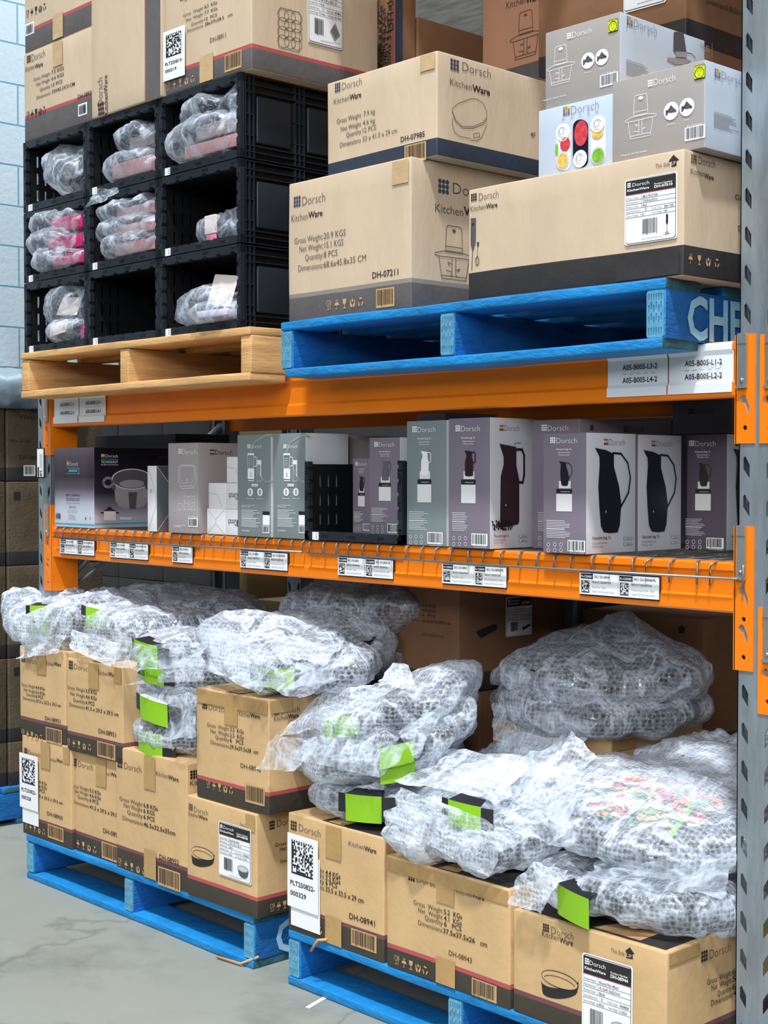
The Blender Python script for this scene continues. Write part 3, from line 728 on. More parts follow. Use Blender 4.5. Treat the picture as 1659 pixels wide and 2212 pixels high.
tags_where = ['leftmost beam tag, closest to the left upright', 'second beam tag from the left upright', 'third beam tag from the left upright', 'fourth beam tag from the left, right of a pair', 'lone beam tag under the air fryer box',
              'left tag of the pair under the blender boxes', 'right tag of the pair under the blender boxes', 'left tag of the pair under the black mesh crate', 'right tag of the pair under the black mesh crate',
              'left tag of the pair below the aubergine jug box', 'right tag of the pair below the aubergine jug box', 'left tag of the pair nearest the right upright', 'right tag of the pair, closest to the right upright']
for (a, b, sku, nm), wh in zip(tags, tags_where):
    x0, x1 = XA(a, -.006, 1.03), XA(b, -.006, 1.03); org = V(((x0 + x1) / 2, -.003, 1.018)); mb = MB()
    z0, z1 = 1.0215, 1.0665
    mb.box(x0, x1, -.003, 0.004, z0 - .003, z1 + .003, tag_k); mb.box(x0, x1, -.0045, -.003, z0, z1, white)
    s = Surf(mb, (x0, -.0045, z0), (1, 0, 0), (0, 0, 1), x1 - x0, z1 - z0, .0004)
    s.rect(.03, .74, .36, .98, tag_k, 1); s.text('PL-C220083', .05, .80, .10, white, u1=.34, b=.01)
    s.text('SKU: ' + sku, .40, .80, .12, ink, u1=.80 if len(sku) < 9 else .93, b=.01); s.text('PRODUCT DESCRIPTION:', .34, .55, .10, ink, u1=.84, b=.012)
    s.text(nm, .34, .32, .09, pgrey, u1=.70 if len(nm) < 18 else .9); s.text('Greblon CK2 Non-Stick Interior', .34, .12, .09, pgrey, u1=.93)
    s.matrix(.05, .08, .27, .68, ink, int(a), 12, 1)
    tag(mb.build('shelf_tag', None, org), 'white shelf tag with black corner, ' + wh, 'tag', 'shelf tags along the lower beam')
# hanging tag on the left upright
x0, x1 = XA(80, -.008, 1.3), XA(94, -.008, 1.3); z0, z1 = P(87, 1032).z, P(87, 968).z; mb = MB(); mb.box(x0, x1, -.006, -.001, z0, z1, tag_k); mb.box(x0 + .001, x1 - .003, -.008, -.006, z0 + .003, z1 - .003, white)
s = Surf(mb, (x0, -.008, z0), (1, 0, 0), (0, 0, 1), x1 - x0, z1 - z0, .0004); s.matrix(.45, .05, .8, .25, ink, 4, 8, 1); s.rect(.1, .04, .32, .36, ink, 1)
for k in range(4): s.rect(.42 + .1 * k, .32, .46 + .1 * k, .8, pgrey, 1)
tag(mb.build('shelf_tag', None, ((x0 + x1) / 2, -.004, z0)), 'white tag turned on end, clipped to the left upright', 'tag')
# ---------------------------------------------------------------- pallets
def pallet(label, x0, x1, y0, y1, z0, H, m, blueish, chep=True, braw=None, offs=0.0):
    e = empty('pallet', ((x0 + x1) / 2, (y0 + y1) / 2, z0), label, 'pallet', 'pallets in the rack bay'); org = V(e.location)
    bt = .021; R = random.Random(int(x0 * 31)); cnt = [0]
    def board(xa, xb, ya, yb, za, zb, name, endm=None):
        mb = MB(); rbox(mb, (xa, ya, za), (xb, yb, zb), .004, lambda c, n: (endm if endm and abs(n.x) > .5 else m), step=.08)
        mb.build(name, e, org, mkwarp(org, None, .0035, cnt[0] + x0)); cnt[0] += 1
    widths = [.12, .075, .095, .09, .095, .075, .12]; gap = (y1 - y0 - sum(widths)) / 6; y = y0
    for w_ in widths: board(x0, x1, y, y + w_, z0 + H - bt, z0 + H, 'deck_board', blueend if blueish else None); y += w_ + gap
    bw = .044
    for k, xc in enumerate((x0 + bw / 2, (x0 + x1) / 2, x1 - bw / 2)):
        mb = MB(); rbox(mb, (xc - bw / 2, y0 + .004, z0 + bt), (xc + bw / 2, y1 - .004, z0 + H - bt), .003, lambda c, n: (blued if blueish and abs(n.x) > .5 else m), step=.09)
        if chep and k == 2:
            s = Surf(mb, (xc + bw / 2, y0, z0 + bt), (0, 1, 0), (0, 0, 1), y1 - y0, H - 2 * bt, .003); s.text('CHEP', .062, .06, .84, paintw, u1=.275, b=.03, l=1)
        be = mb.build('bearer', e, org, mkwarp(org, None, .002, 3 + k))
        if blueish:
            mb = MB(); pw, ph = .040, H - 2 * bt - .006; hs = []
            for r_ in range(4):
                for c in range(6):
                    if r_ in (1, 2) and c in (0, 5) and False: continue
                    cx = pw * (.14 + .144 * c); cz = ph * (.14 + .24 * r_) + (.006 if c % 2 else 0) * (1 if r_ in (1, 2) else 0); q = .0012; hh = ph * .075
                    hs.append([(cx - q, cz - hh), (cx - q, cz + hh), (cx + q, cz + hh), (cx + q, cz - hh)])
            mb.plate((xc - pw / 2, y0 + .001, z0 + bt + .003), (1, 0, 0), (0, 0, 1), [(.003, 0), (pw - .003, 0), (pw, .004), (pw, ph - .004), (pw - .003, ph), (.003, ph), (0, ph - .004), (0, .004)], hs, .002, platem)
            mb.build('nail_plate', be).data.transform(Matrix.Translation(-org))
    wb = [.12, .10, .10, .10, .12]; ys = [y0, y0 + .30, y0 + (y1 - y0) / 2 - .05, y1 - .40, y1 - .12]
    for w_, y in zip(wb, ys): board(x0 + offs, x1 - .002, y, y + w_, z0, z0 + bt, 'bottom_board', blueend if blueish else None)
    return e
YF = -.140
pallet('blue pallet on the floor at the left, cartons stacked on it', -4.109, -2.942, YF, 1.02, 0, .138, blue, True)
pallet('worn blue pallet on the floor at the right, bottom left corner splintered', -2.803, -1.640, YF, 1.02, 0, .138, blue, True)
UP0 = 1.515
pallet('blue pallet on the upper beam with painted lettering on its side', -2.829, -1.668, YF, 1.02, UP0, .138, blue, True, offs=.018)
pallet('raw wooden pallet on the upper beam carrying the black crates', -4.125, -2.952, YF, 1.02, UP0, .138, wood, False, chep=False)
# next level out of frame: pallets resting on the topmost beams (they shade the rear rows)
tb = beam(PL[1], PR[0], YR + .062, TZ[0], TZ[1], -1, 'rear topmost orange beam above the picture', 'orange beams at the back of the bay')
pallet('wooden pallet on the topmost beams above the black crates', -4.125, -2.96, .02, 1.02, TZ[1] - .021, .138, wood, False, chep=False)
pallet('wooden pallet on the topmost beams above the blender cartons', -2.83, -1.67, .02, 1.02, TZ[1] - .021, .138, wood, False, chep=False)
# splinters / tape scraps
def scrap(pts, r, m, label, nm='wood_splinter', cat='splinter'):
    mb = MB(); mb.tube(pts, r, m, 5); tag(mb.build(nm, None, pts[0]), label, cat)
c = G(520, 2085, .004); scrap([c + V((-.09, -.01, .003)), c + V((0, 0, .004)), c + V((.05, .02, .03))], .0035, woodchip, 'wood splinter sticking from the left floor pallet onto the concrete')
c = P(690, 2030, YF - .004); scrap([c + V((-.02, -.01, -.03)), c + V((0, -.004, .0)), c + V((.03, -.002, .008))], .004, woodchip, 'torn wood splinter on the right floor pallet\'s top edge')
c = G(685, 2165, .002); mb = MB(); mb.box(c.x - .008, c.x + .004, c.y - .04, c.y + .04, .0005, .0015, white); o = mb.build('paper_strip', None, (c.x, c.y, 0)); o.rotation_euler.z = .3; tag(o, 'small white paper strip lying on the concrete floor', 'paper strip')
# ---------------------------------------------------------------- black folding crates
def crate(x0, w_, y0, d, z0, h, label, group, lid=True):
    e = empty('plastic_crate', (x0 + w_ / 2, y0 + d / 2, z0), label, 'crate', group); org = V(e.location); x1, y1, z1 = x0 + w_, y0 + d, z0 + h
    mb = MB(); t = .003; g = .012
    mb.box(x0 + g, x1 - g, y0 + .01, y1 - g, z0 + .008, z0 + .008 + t, plastin)
    if lid: mb.box(x0 + g, x1 - g, y0 + .01, y1 - g, z1 - .008 - t, z1 - .008, plastin)
    mb.box(x0 + g, x1 - g, y1 - g - t, y1 - g, z0 + .008, z1 - .008, plastin); mb.box(x1 - g - t, x1 - g, y0 + .01, y1 - g, z0 + .008, z1 - .008, plastin)
    hs = []
    W_, H_ = d - .02, h - .016
    for i in range(3):
        for j in range(3):
            a = .03 + i * .028; b = H_ * (.16 + .26 * j); hs.append([(a, b), (a, b + H_ * .17), (a + .007, b + H_ * .17), (a + .007, b)])
    for i in range(5):
        for j in range(2):
            a = .20 + i * .035; b = H_ * (.60 + .14 * j); hs.append([(a, b), (a, b + .010), (a + .022, b + .010), (a + .022, b)])
    mb.plate((x0 + g, y0 + .01, z0 + .008), (0, 1, 0), (0, 0, 1), [(0, 0), (W_, 0), (W_, H_), (0, H_)], hs, t, plastin)
    mb.build('crate_shell', e, org)
    # notched front rim
    mb = MB(); r = .020; T_ = .014
    def bar(O, ux, uy, L, tall, nn):
        pts = [(0, 0)]; seg = L / nn
        up = [(L, 0), (L, tall)]
        for k in range(nn, 0, -1):
            a = (k - .25) * seg; b = (k - .6) * seg
            up += [(a, tall), (a - .004, tall - .005), (b + .004, tall - .005), (b, tall)]
        up += [(0, tall)]
        hs2 = []
        for k in range(nn):
            if k % 2 == (nn % 2): 
                for q in range(4):
                    cx = (k + .3) * seg + q * .0065
                    if cx + .005 < L: hs2.append([(cx, tall * .25), (cx, tall * .62), (cx + .0035, tall * .62), (cx + .0035, tall * .25)])
        mb.plate(O, ux, uy, pts + up, hs2, T_, plast)
    bar((x0, y0, z0 + .001), (1, 0, 0), (0, 0, 1), w_, r + .002, 7); 
    if lid: bar((x1, y0, z1 - .001), (-1, 0, 0), (0, 0, -1), w_, r + .002, 6)
    mbk = mb
    bar((x0, y0, z1 - .001), (0, 0, -1), (1, 0, 0), h - .002, .016, 6); bar((x1, y0, z0 + .001), (0, 0, 1), (-1, 0, 0), h - .002, .016, 6)
    mb.build('front_rim', e, org)
    # ribbed outer side wall (right)
    mb = MB(); xs = x1 - g; q = .0022
    for a in (.004, .018, .032, .046, .185, .200, .215, .34, .355, .37, .52, .535, .55):
        if a < d: mb.box(xs, x1 - .001, y0 + a, y0 + a + q, z0 + .004, z1 - .004, plast)
    for b in (.06, .115, .17, .225): 
        if b < h: 
            for a0, a1 in ((.004, .05), (.185, .222), (.34, .375), (.52, .555)): mb.box(xs, x1 - .003, y0 + a0, y0 + a1, z0 + b, z0 + b + q, plast)
    for b in (.002, .018, .034, h - .045, h - .026, h - .005): mb.box(xs, x1 - .001, y0, y1, z0 + b, z0 + b + q, plast)
    mb.build('side_ribs', e, org)
    mb = MB()
    for a in (.058, .23, .385):
        rbox(mb, (xs - .002, y0 + a, z0 + .045), (x1 - .003, y0 + a + .115, z1 - .052), .004, lambda c, n: plast, .05)
    mb.build('side_panels', e, org)
    s = MB(); lx = x0 + .032; s.box(lx, lx + .024, y0 - .0015, y0 - .0005, z0 + .001, z0 + .021, white)
    f = Surf(s, (lx, y0 - .0015, z0 + .001), (1, 0, 0), (0, 0, 1), .024, .02, .0003)
    for k in range(3): f.rect(.55, .2 + .25 * k, .85, .26 + .25 * k, inkg, 1)
    s.build('stock_label', e, org)
    return e
CZ0 = UP0 + .138; CH_ = .2185; CW = .3715; CXL = -4.112; CYF = -.132
rows = ('bottom', 'middle', 'top'); cols = ('left', 'centre', 'right')
clab = {(0, 0): 'black crate with a hang-tagged bag, bottom of the left column', (1, 0): 'empty black crate, bottom of the centre column', (2, 0): 'black crate with a tagged bag, bottom of the right column',
        (0, 1): 'black crate full of pink and clear bags, middle of the left column', (1, 1): 'black crate crammed with layered clear bags, middle of the centre column', (2, 1): 'black crate with a small bag deep inside, middle of the right column',
        (0, 2): 'black crate with one bag at its right, top of the left column', (1, 2): 'black crate with bags spilling out, top of the centre column', (2, 2): 'black crate with a heaped bag, top of the right column under a carton'}
first = crate(CXL, CW - .003, CYF, .575, CZ0, CH_, clab[(0, 0)], 'black crates stacked three by three')
for i in range(3):
    for j in range(3):
        if (i, j) == (0, 0): continue
        dup(first, V(first.location) + V((CW * i, .0, (CH_ + .0006) * j)), clab[(i, j)])
CTOP = CZ0 + 3 * (CH_ + .0006)
# mid-shelf crate, open at the front
mx0, mx1 = XA(666, 0, 1.12), XA(876, 0, 1.12); ZD = 1.1068
crate(mx0, mx1 - mx0, -.012, .40, ZD, P(670, 996).z - ZD, 'black mesh crate on the wire shelf holding two mauve jug boxes', None, lid=False)
# ================================================================ cartons
GL = 'cartons stacked on the left floor pallet'; GR = 'cartons on the right floor pallet'; GU = 'cartons on the upper blue pallet'; GC = 'cartons on top of the black crates'
Z0 = .138
def XF(px, z, Y=YF): return XA(px, Y, z)
# ---- left floor pallet, lower row
x2 = XF(153, .3); 
def f(s):
    Lg(s, 'B6', 137, 122, 155, 90); T(s, 'B6', 'Dorsch', 160, 128, 226, 26, inkg, -.012); T(s, 'B6', 'Kitchen', 274, 162, 316, 20, inkg, -.006); T(s, 'B6', 'Ware', 317, 170, 350, 20, ink, .016)
    Wt(s, 'B6', [('Gross Weight', 150, 270, 205, '4.4 KGs', 207, 263), ('Net Weight', 160, 296, 205, '3.6 KGs', 207, 263), ('Quantity', 170, 322, 205, '6 PCS', 207, 252), ('Dimensions', 140, 345, 200, '37.5 x 25.5 x 29.5 cm', 200, 350)], inkg, ink, 17)
    T(s, 'B6', 'DH-08950', 263, 470, 350, 22, ink, .006); Ic(s, 'B6', 140, 545, 34, 252, kraft); Bc(s, 'B6', 274, 590, 350, 525, ink, kraft, 3)
o = carton('carton with white pallet ticket, lower left corner of the left floor pallet', XF(48, .3), x2, YF, .22, Z0, .452, card_lo, band_o, .052, plum, front=f, tape='vc', group=GL)
def pl2(o, face, z, q, n2, seed, lab, under=None):
    sf = CT[o.name][0]; a = uv(sf, z, *q[0]); b = uv(sf, z, *q[1])
    if under: c = uv(sf, z, *under[0]); d = uv(sf, z, *under[1]); sticker(o, 'f', c[0], c[1], d[0], d[1], lambda s: None, name='backing_paper', lab='blank white backing paper under the ticket', r=.001)
    k = sticker(o, 'f', a[0], a[1], b[0], b[1], plt_label(n2, seed), name='pallet_ticket', lab=lab, r=.001); 
    for v in k.data.vertices: v.co.y -= .004 + max(0, (1 - (v.co.z - (k.data.vertices[0].co.z)) / .2)) * 0
pl2(o, 'f', 'B6', ((121, 418), (222, 143)), ('250822', '000328'), 11, 'white ticket with a square stock code', ((130, 505), (218, 200)))
x3 = XF(251, .3)
def std415(z, dx, dy):
    def f(s):
        Lg(s, z, 407 + dx, 190 + dy, 432 + dx, 145 + dy); T(s, z, 'Dorsch', 440 + dx, 196 + dy, 522 + dx, 34, inkg, -.012); T(s, z, 'Kitchen', 568 + dx, 236 + dy, 618 + dx, 22, inkg, -.006); T(s, z, 'Ware', 620 + dx, 248 + dy, 672 + dx, 22, ink, .016)
        Wt(s, z, [('Gross Weight', 404 + dx, 308 + dy, 500 + dx, '5.5 KGs', 505 + dx, 567 + dx), ('Net Weight', 420 + dx, 340 + dy, 500 + dx, '4.6 KGs', 505 + dx, 567 + dx), ('Quantity', 437 + dx, 372 + dy, 500 + dx, '6 PCS', 505 + dx, 555 + dx), ('Dimensions', 416 + dx, 402 + dy, 502 + dx, '41.5 x 29.5 x 29.5 cm', 507 + dx, 690 + dx)], inkg, ink, 20)
        T(s, z, 'DH-08951', 581 + dx, 565 + dy, 680 + dx, 26, ink, .006); Ic(s, z, 400 + dx, 635 + dy, 42, 542 + dx, kraft); Bc(s, z, 578 + dx, 700 + dy, 664 + dx, 620 + dy, ink, kraft, 4)
    return f
carton('carton of 41.5 x 29.5 goods in the lower row, second from the left', XF(155.5, .3), XF(272, .3), YF + .012, .28, Z0, .440, card_lo, band_o, .052, plum, front=std415('B6', 0, 0), tape='v', group=GL, rz=0)
def f(s):
    Lg(s, 'B6', 659, 200, 687, 145); T(s, 'B6', 'Dorsch', 696, 208, 793, 38, inkg, -.012); T(s, 'B6', 'Kitchen', 877, 247, 942, 26, inkg, -.006); T(s, 'B6', 'Ware', 944, 268, 1003, 26, ink, .016)
    Wt(s, 'B6', [('Gross Weight', 672, 383, 800, '6.8 KGs', 806, 886), ('Net Weight', 695, 421, 800, '6 KGS', 806, 868), ('Quantity', 714, 460, 800, '6 PCS', 806, 868), ('Dimensions', 688, 492, 802, '46.5x32.5x35cm', 806, 985)], inkg, ink, 24)
    T(s, 'B6', 'DH-08952', 895, 712, 1004, 28, ink, .008); Ic(s, 'B6', 664, 752, 44, 820, kraft); Bc(s, 'B6', 896, 850, 1005, 760, ink, kraft, 5)
def g(s):
    Lg(s, 'B6', 1064, 268, 1108, 218); T(s, 'B6', 'KitchenWare', 1064, 305, 1260, 28, ink, -.004)
carton('carton marked 46.5x32.5x35cm carrying the tall stack of wrapped pans', XF(250.5, .3), XF(405, .3), YF, .30, Z0, .490, card_lo, band_o, .058, plum, front=f, side=g, tape='vb', group=GL)
def f(s):
    Lg(s, 'B6', 1058, 440, 1080, 402, inkg); T(s, 'B6', 'Dorsch', 1087, 450, 1165, 32, inkg, -.012); T(s, 'B6', 'Kitchen', 1058, 470, 1112, 22, inkg, -.004); T(s, 'B6', 'Ware', 1113, 486, 1163, 22, ink, .014)
    T(s, 'B6', 'This Side', 1345, 525, 1392, 16, inkg, -.004); a = uv(s, 'B6', 1408, 498); 
    s.poly([uv(s, 'B6', *p) for p in ((1397, 545), (1418, 550), (1418, 518), (1426, 520), (1408, 496), (1390, 512), (1397, 514))][::1], ink, 1); T(s, 'B6', 'UP', 1399, 540, 1416, 13, card_lo, .01, 3)
    pan(s, 'B6', 1072, 650, 1202, 765)
def pan(s, z, x0, y0, x1, y1):
    cx = (x0 + x1) / 2; rx = (x1 - x0) / 2; h = y1 - y0; ry = h * .29
    top = [(cx + rx * math.cos(t * math.pi / 12), y0 + ry + ry * math.sin(t * math.pi / 12) + h * .0) for t in range(13)]
    bot = [(cx + rx * .93 * math.cos(math.pi - t * math.pi / 12), y0 + ry + h * .40 + ry * .9 * math.sin(t * math.pi / 12)) for t in range(13)]
    s.poly([uv(s, z, *p) for p in top + bot], ink, 1)
    u, v = uv(s, z, cx, y0 + ry); ru = uv(s, z, cx + rx, y0 + ry)[0] - u; rv = uv(s, z, cx, y0)[1] - v
    s.ell(u, v, ru, rv, ink, 2, 28); s.ell(u, v, ru * .96, rv * .90, card_lo, 3, 28); s.ring(u, v - rv * .25, ru * .82, rv * .62, .0012, ink, 4, 16, 10, 170)
def g(s):
    Lg(s, 'B6', 1508, 552, 1538, 502); T(s, 'B6', 'Dorsch', 1552, 534, 1668, 40, inkg, -.012)
    Wt(s, 'B6', [('Gross', 1541, 646, 1602, '3.5 KGs', 1612, 1680), ('Net', 1567, 668, 1602, '2.5 KGs', 1612, 1680), ('Dimensions', 1567, 736, 1630, '29.5x29.5x28', 1640, 1760)], ink, ink, 22)
    Ic(s, 'B6', 1512, 1012, 44, 1675, kraft)
o = carton('carton with pan drawing and product label, right end of left floor pallet', XF(409, .3), XF(560, .3), YF - .008, .155, Z0, .408, card_lo, band_o, .046, red, front=f, side=g, tape='c', group=GL)
sf = CT[o.name][0]; a = uv(sf, 'B6', 1231, 800); b = uv(sf, 'B6', 1412, 526 + 40)
sticker(o, 'f', a[0], a[1], b[0], b[1] + .03, product_label('DH-08940', 'Round Pan 28cm', '29.5 x 29.5 x 28 cm', 'Black', '6', 'WS4824', '3.5 KGs', '2.5 KGs', 'pan'))
# second layer
def f(s):
    Lg(s, 'B3', 140, 560, 165, 520); T(s, 'B3', 'Dorsch', 170, 566, 236, 34, inkg, -.012); T(s, 'B3', 'Kitchen', 300, 583, 346, 25, inkg, -.006); T(s, 'B3', 'Ware', 348, 587, 392, 25, ink, .016)
    Wt(s, 'B3', [('Gross Weight', 140, 713, 230, '4.4 KGs', 232, 289), ('Net Weight', 155, 746, 230, '3.6 KGs', 232, 289), ('Quantity', 170, 775, 230, '6 PCS', 232, 278), ('Dimensions', 150, 800, 232, '37.5 x 25.5 x 29.5 cm', 234, 391)], inkg, ink, 20)
    T(s, 'B3', 'DH-08953', 290, 935, 388, 26, ink, .006); Ic(s, 'B3', 142, 1040, 48, 275, kraft); Bc(s, 'B3', 302, 1068, 390, 985, ink, kraft, 6)
carton('carton marked 4.4 KGs, upper left of the left floor pallet under a wrapped pan', XF(43, .6), XF(141, .6), YF, .22, .454, .734, card_lo, band_o, .048, plum, front=f, tape='v', group=GL)
def f(s):
    Lg(s, 'B3', 441, 605, 468, 550); T(s, 'B3', 'Dorsch', 476, 606, 578, 36, inkg, -.012); T(s, 'B3', 'Kitchen', 628, 640, 690, 28, inkg, -.006); T(s, 'B3', 'Ware', 692, 652, 747, 28, ink, .016)
    Wt(s, 'B3', [('Gross Weight', 435, 732, 546, '5.5 KGs', 551, 620), ('Net Weight', 452, 772, 546, '4.6 KGs', 551, 620), ('Quantity', 470, 812, 546, '6 PCS', 551, 606), ('Dimensions', 445, 842, 546, '41.5 x 29.5 x 29.5 cm', 551, 760)], inkg, ink, 24)
    T(s, 'B3', 'DH-08951', 634, 1018, 745, 30, ink, .006); Ic(s, 'B3', 434, 1095, 46, 588, kraft); Bc(s, 'B3', 634, 1160, 735, 1075, ink, kraft, 7)
carton('carton of 41.5 x 29.5 goods in the upper row beside the leftmost one', XF(144.5, .6), XF(265, .6), YF, .28, .4425, .722, card_lo, band_o, .050, plum, front=f, tape='vc', group=GL)
def f(s):
    Lg(s, 'B4', 112, 858, 144, 808); T(s, 'B4', 'Dorsch', 153, 865, 262, 42, inkg, -.012); T(s, 'B4', 'Kitchen', 344, 903, 416, 30, inkg, -.006); T(s, 'B4', 'Ware', 417, 915, 478, 30, ink, .016)
    Wt(s, 'B4', [('Gross  Weight', 143, 972, 283, '3.5  KGs', 289, 376), ('Net  Weight', 166, 1013, 283, '2.5  KGs', 289, 376), ('Quantity', 197, 1053, 283, '6   PCS', 289, 375), ('Dimensions', 167, 1086, 285, '29.5x29.5x28  cm', 289, 467)], inkg, ink, 26, 0, .008)
    T(s, 'B4', 'DH-08940', 358, 1238, 486, 30, ink, .0); Ic(s, 'B6', 1160, 316, 44, 1308, kraft); Bc(s, 'B6', 1384, 388, 1478, 300, ink, kraft, 8)
def g(s):
    Lg(s, 'B4', 564, 905, 598, 860, inkg); T(s, 'B4', 'Dorsch', 611, 893, 728, 38, inkg, -.012); T(s, 'B4', 'Kitchen', 564, 940, 652, 30, inkg, -.004); T(s, 'B4', 'Ware', 654, 924, 722, 30, ink, .014)
o = carton('carton marked 29.5x29.5x28 cm, upper right of the left pallet beneath a wrapped pan', XF(427, .6), XF(583, .6), YF - .004, .155, .410, .706, card_lo, band_o, .050, red, front=f, side=g, tape='vhs', group=GL)
# ---- right floor pallet
def f(s):
    Lg(s, 'B7', 203, 572, 243, 510); T(s, 'B7', 'Dorsch', 257, 580, 396, 48, inkg, -.012); T(s, 'B7', 'Kitchen', 575, 668, 672, 32, inkg, -.006); T(s, 'B7', 'Ware', 674, 700, 751, 32, ink, .018)
    Wt(s, 'B7', [('Gross Weight', 250, 800, 420, '4.4 KGs', 429, 523), ('Net Weight', 270, 838, 420, '3.3 KGs', 429, 523), ('Quantity', 300, 880, 420, '6 PCS', 429, 503), ('Dimensions', 270, 910, 420, '33.5 x 33.5 x 29 cm', 429, 670)], inkg, ink, 32)
    T(s, 'B7', 'DH-08941', 580, 1135, 743, 38, ink, .010); Ic(s, 'B7', 205, 1175, 56, 405, kraft); Bc(s, 'B7', 602, 1300, 744, 1205, ink, kraft, 9)
def g(s):
    Lg(s, 'B7', 818, 706, 858, 650); T(s, 'B7', 'Dorsch', 872, 690, 1010, 46, inkg, -.01)
tg = lambda s: s.rect(.35, .02, .97, .9, band_k, 1)
o = carton('carton with white pallet ticket at the left end of the right floor pallet', XF(622.5, .3), XF(829, .3), YF, .21, Z0, .432, card_lo, band_o, .056, plum, front=f, side=g, top=tg, tape='vbs', group=GR)
pl2(o, 'f', 'B7', ((196, 1050), (392, 640)), ('250822', '000329'), 23, 'white ticket with a square stock code', ((210, 1175), (396, 760)))
def f(s):
    Lg(s, 'B7', 956, 893, 998, 833); T(s, 'B7', 'Dorsch', 1010, 905, 1152, 50, inkg, -.012); T(s, 'B7', 'Kitchen', 1263, 975, 1362, 34, inkg, -.006); T(s, 'B7', 'Ware', 1364, 1002, 1441, 34, ink, .018)
    Wt(s, 'B7', [('Gross  Weight', 988, 1048, 1173, '5.2  KGs', 1182, 1298), ('Net  Weight', 1018, 1098, 1173, '4.1  KGs', 1182, 1296), ('Quantity', 1059, 1148, 1173, '6   PCS', 1182, 1294), ('Dimensions', 1017, 1180, 1170, '37.5x37.5x26   cm', 1176, 1460)], inkg, ink, 32, 0, .010)
    T(s, 'B7', 'DH-08943', 1212, 1375, 1360, 34, ink, .0); Ic(s, 'B7', 868, 1432, 58, 1078, kraft); Bc(s, 'B7', 1370, 1620, 1512, 1525, ink, kraft, 10)
carton('carton marked 37.5x37.5x26 cm in the middle of the right floor pallet', XF(837, .3), XF(1104, .3), YF - .003, .235, Z0, .396, card_lo, band_o, .044, red, front=f, top=tg, tape='hvb', group=GR)
def f(s):
    Lg(s, 'B8', 356, 1102, 393, 1055); T(s, 'B8', 'Dorsch', 405, 1118, 535, 44, inkg, -.012); T(s, 'B8', 'Kitchen', 352, 1132, 451, 34, ink, -.006); T(s, 'B8', 'Ware', 453, 1168, 532, 34, ink, .016)
    T(s, 'B8', 'This Side', 752, 1226, 832, 24, inkg, .0); s.poly([uv(s, 'B8', *p) for p in ((840, 1262), (878, 1270), (877, 1238), (888, 1240), (860, 1200), (833, 1222), (840, 1226))], ink, 1); T(s, 'B8', 'UP', 844, 1254, 874, 20, card_lo, .01, 3)
    pan(s, 'B8', 345, 1338, 566, 1500)
def g(s):
    Lg(s, 'B8', 1267, 1290, 1305, 1225); T(s, 'B8', 'Dorsch', 1316, 1268, 1440, 54, inkg, -.012)
    Wt(s, 'B8', [('Gross  Weight', 1303, 1418, 1445, '6.3', 1450, 1500), ('Net  Weight', 1327, 1450, 1445, '5.1', 1450, 1500), ('Quantity', 1363, 1482, 1445, '6', 1450, 1470), ('Dimensions', 1326, 1538, 1450, '41.5', 1455, 1530)], ink, ink, 34)
def tpic(s):
    s.rect(.03, .03, .97, .97, band_k, 1); s.poly([(.50, .05), (.80, .05), (.80, .26), (.56, .20)], kraft, 2)
o = carton('large carton with pan drawing and product label, right end of the right floor pallet', XF(1107.5, .25), XF(1440, .25), YF, .275, Z0, .356, card_lo, band_o, .040, plum, front=f, side=g, top=tpic, tape='s', group=GR)
sf = CT[o.name][0]; a = uv(sf, 'B8', 590, 1590); b = uv(sf, 'B8', 884, 1225)
b2 = uv(sf, 'B8', 580, 1225)
sticker(o, 'f', a[0], .02, b[0], (b2[1] + uv(sf, 'B8', 884, 1312)[1]) / 2 + .005, product_label('DH-08944', 'Round Pan 40cm', '41.5x41.5x22.5cm', 'Black', '6', 'WS4824', '6.3KGs', '5.1KGs', 'pan'))
# ---- rear cartons on the floor pallets
GB = 'cartons at the back of the floor pallets'
def bx(label, x0, x1, y0, y1, z0, z1, **k): return carton(label, x0, x1, y0, y1, z0, z1, k.pop('base', card_shaded), k.pop('band', band_o), k.pop('bandh', .05), k.pop('stripe', None), group=GB, **k)
def f(s):
    Wt(s, 'B5', [('Gross', 60, 138, 118, '5.5 KGs', 130, 190), ('Net', 70, 160, 118, '4.6 KGs', 130, 188), ('Quantity', 70, 183, 118, '6  PCS', 130, 188), ('Dim', 80, 208, 118, '41.5x29.5x29.5 cm', 128, 257)], inkg, ink, 12)
    T(s, 'B5', 'DH-08951(P)', 125, 275, 225, 14, inkg)
def g(s):
    s.poly([uv(s, 'B5', *p) for p in ((365, 255), (375, 275), (390, 285), (458, 245), (458, 225), (440, 222))], ink, 1)
px_ = P(992, 1300, .30).x
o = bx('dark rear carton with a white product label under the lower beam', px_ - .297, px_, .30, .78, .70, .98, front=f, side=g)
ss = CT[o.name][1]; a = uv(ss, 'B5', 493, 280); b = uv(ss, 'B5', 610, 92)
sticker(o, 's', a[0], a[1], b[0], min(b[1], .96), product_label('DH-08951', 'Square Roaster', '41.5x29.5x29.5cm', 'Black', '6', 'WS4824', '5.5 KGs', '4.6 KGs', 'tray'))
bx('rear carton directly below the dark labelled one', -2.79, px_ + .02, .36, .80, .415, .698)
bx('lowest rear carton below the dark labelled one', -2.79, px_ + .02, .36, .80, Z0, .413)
def g(s):
    for x in (0.12,): s.poly([(x - .05, .25), (x + .05, .25), (x + .05, .5), (x + .09, .5), (x, .75), (x - .09, .5), (x - .05, .5)], ink, 1)
bx('small rear carton with an up arrow beside the tape, left of centre', -3.21, -3.02, .165, .42, .40, .69, side=g, tape='s', base=card_lo)
bx('rear carton with an up arrow behind the tall tilted wraps', -2.985, -2.80, .17, .60, .43, .70, side=g, tape='hs')
bx('rear carton under the arrow carton, hidden by wraps', -3.0, -2.805, .22, .60, Z0, .428)
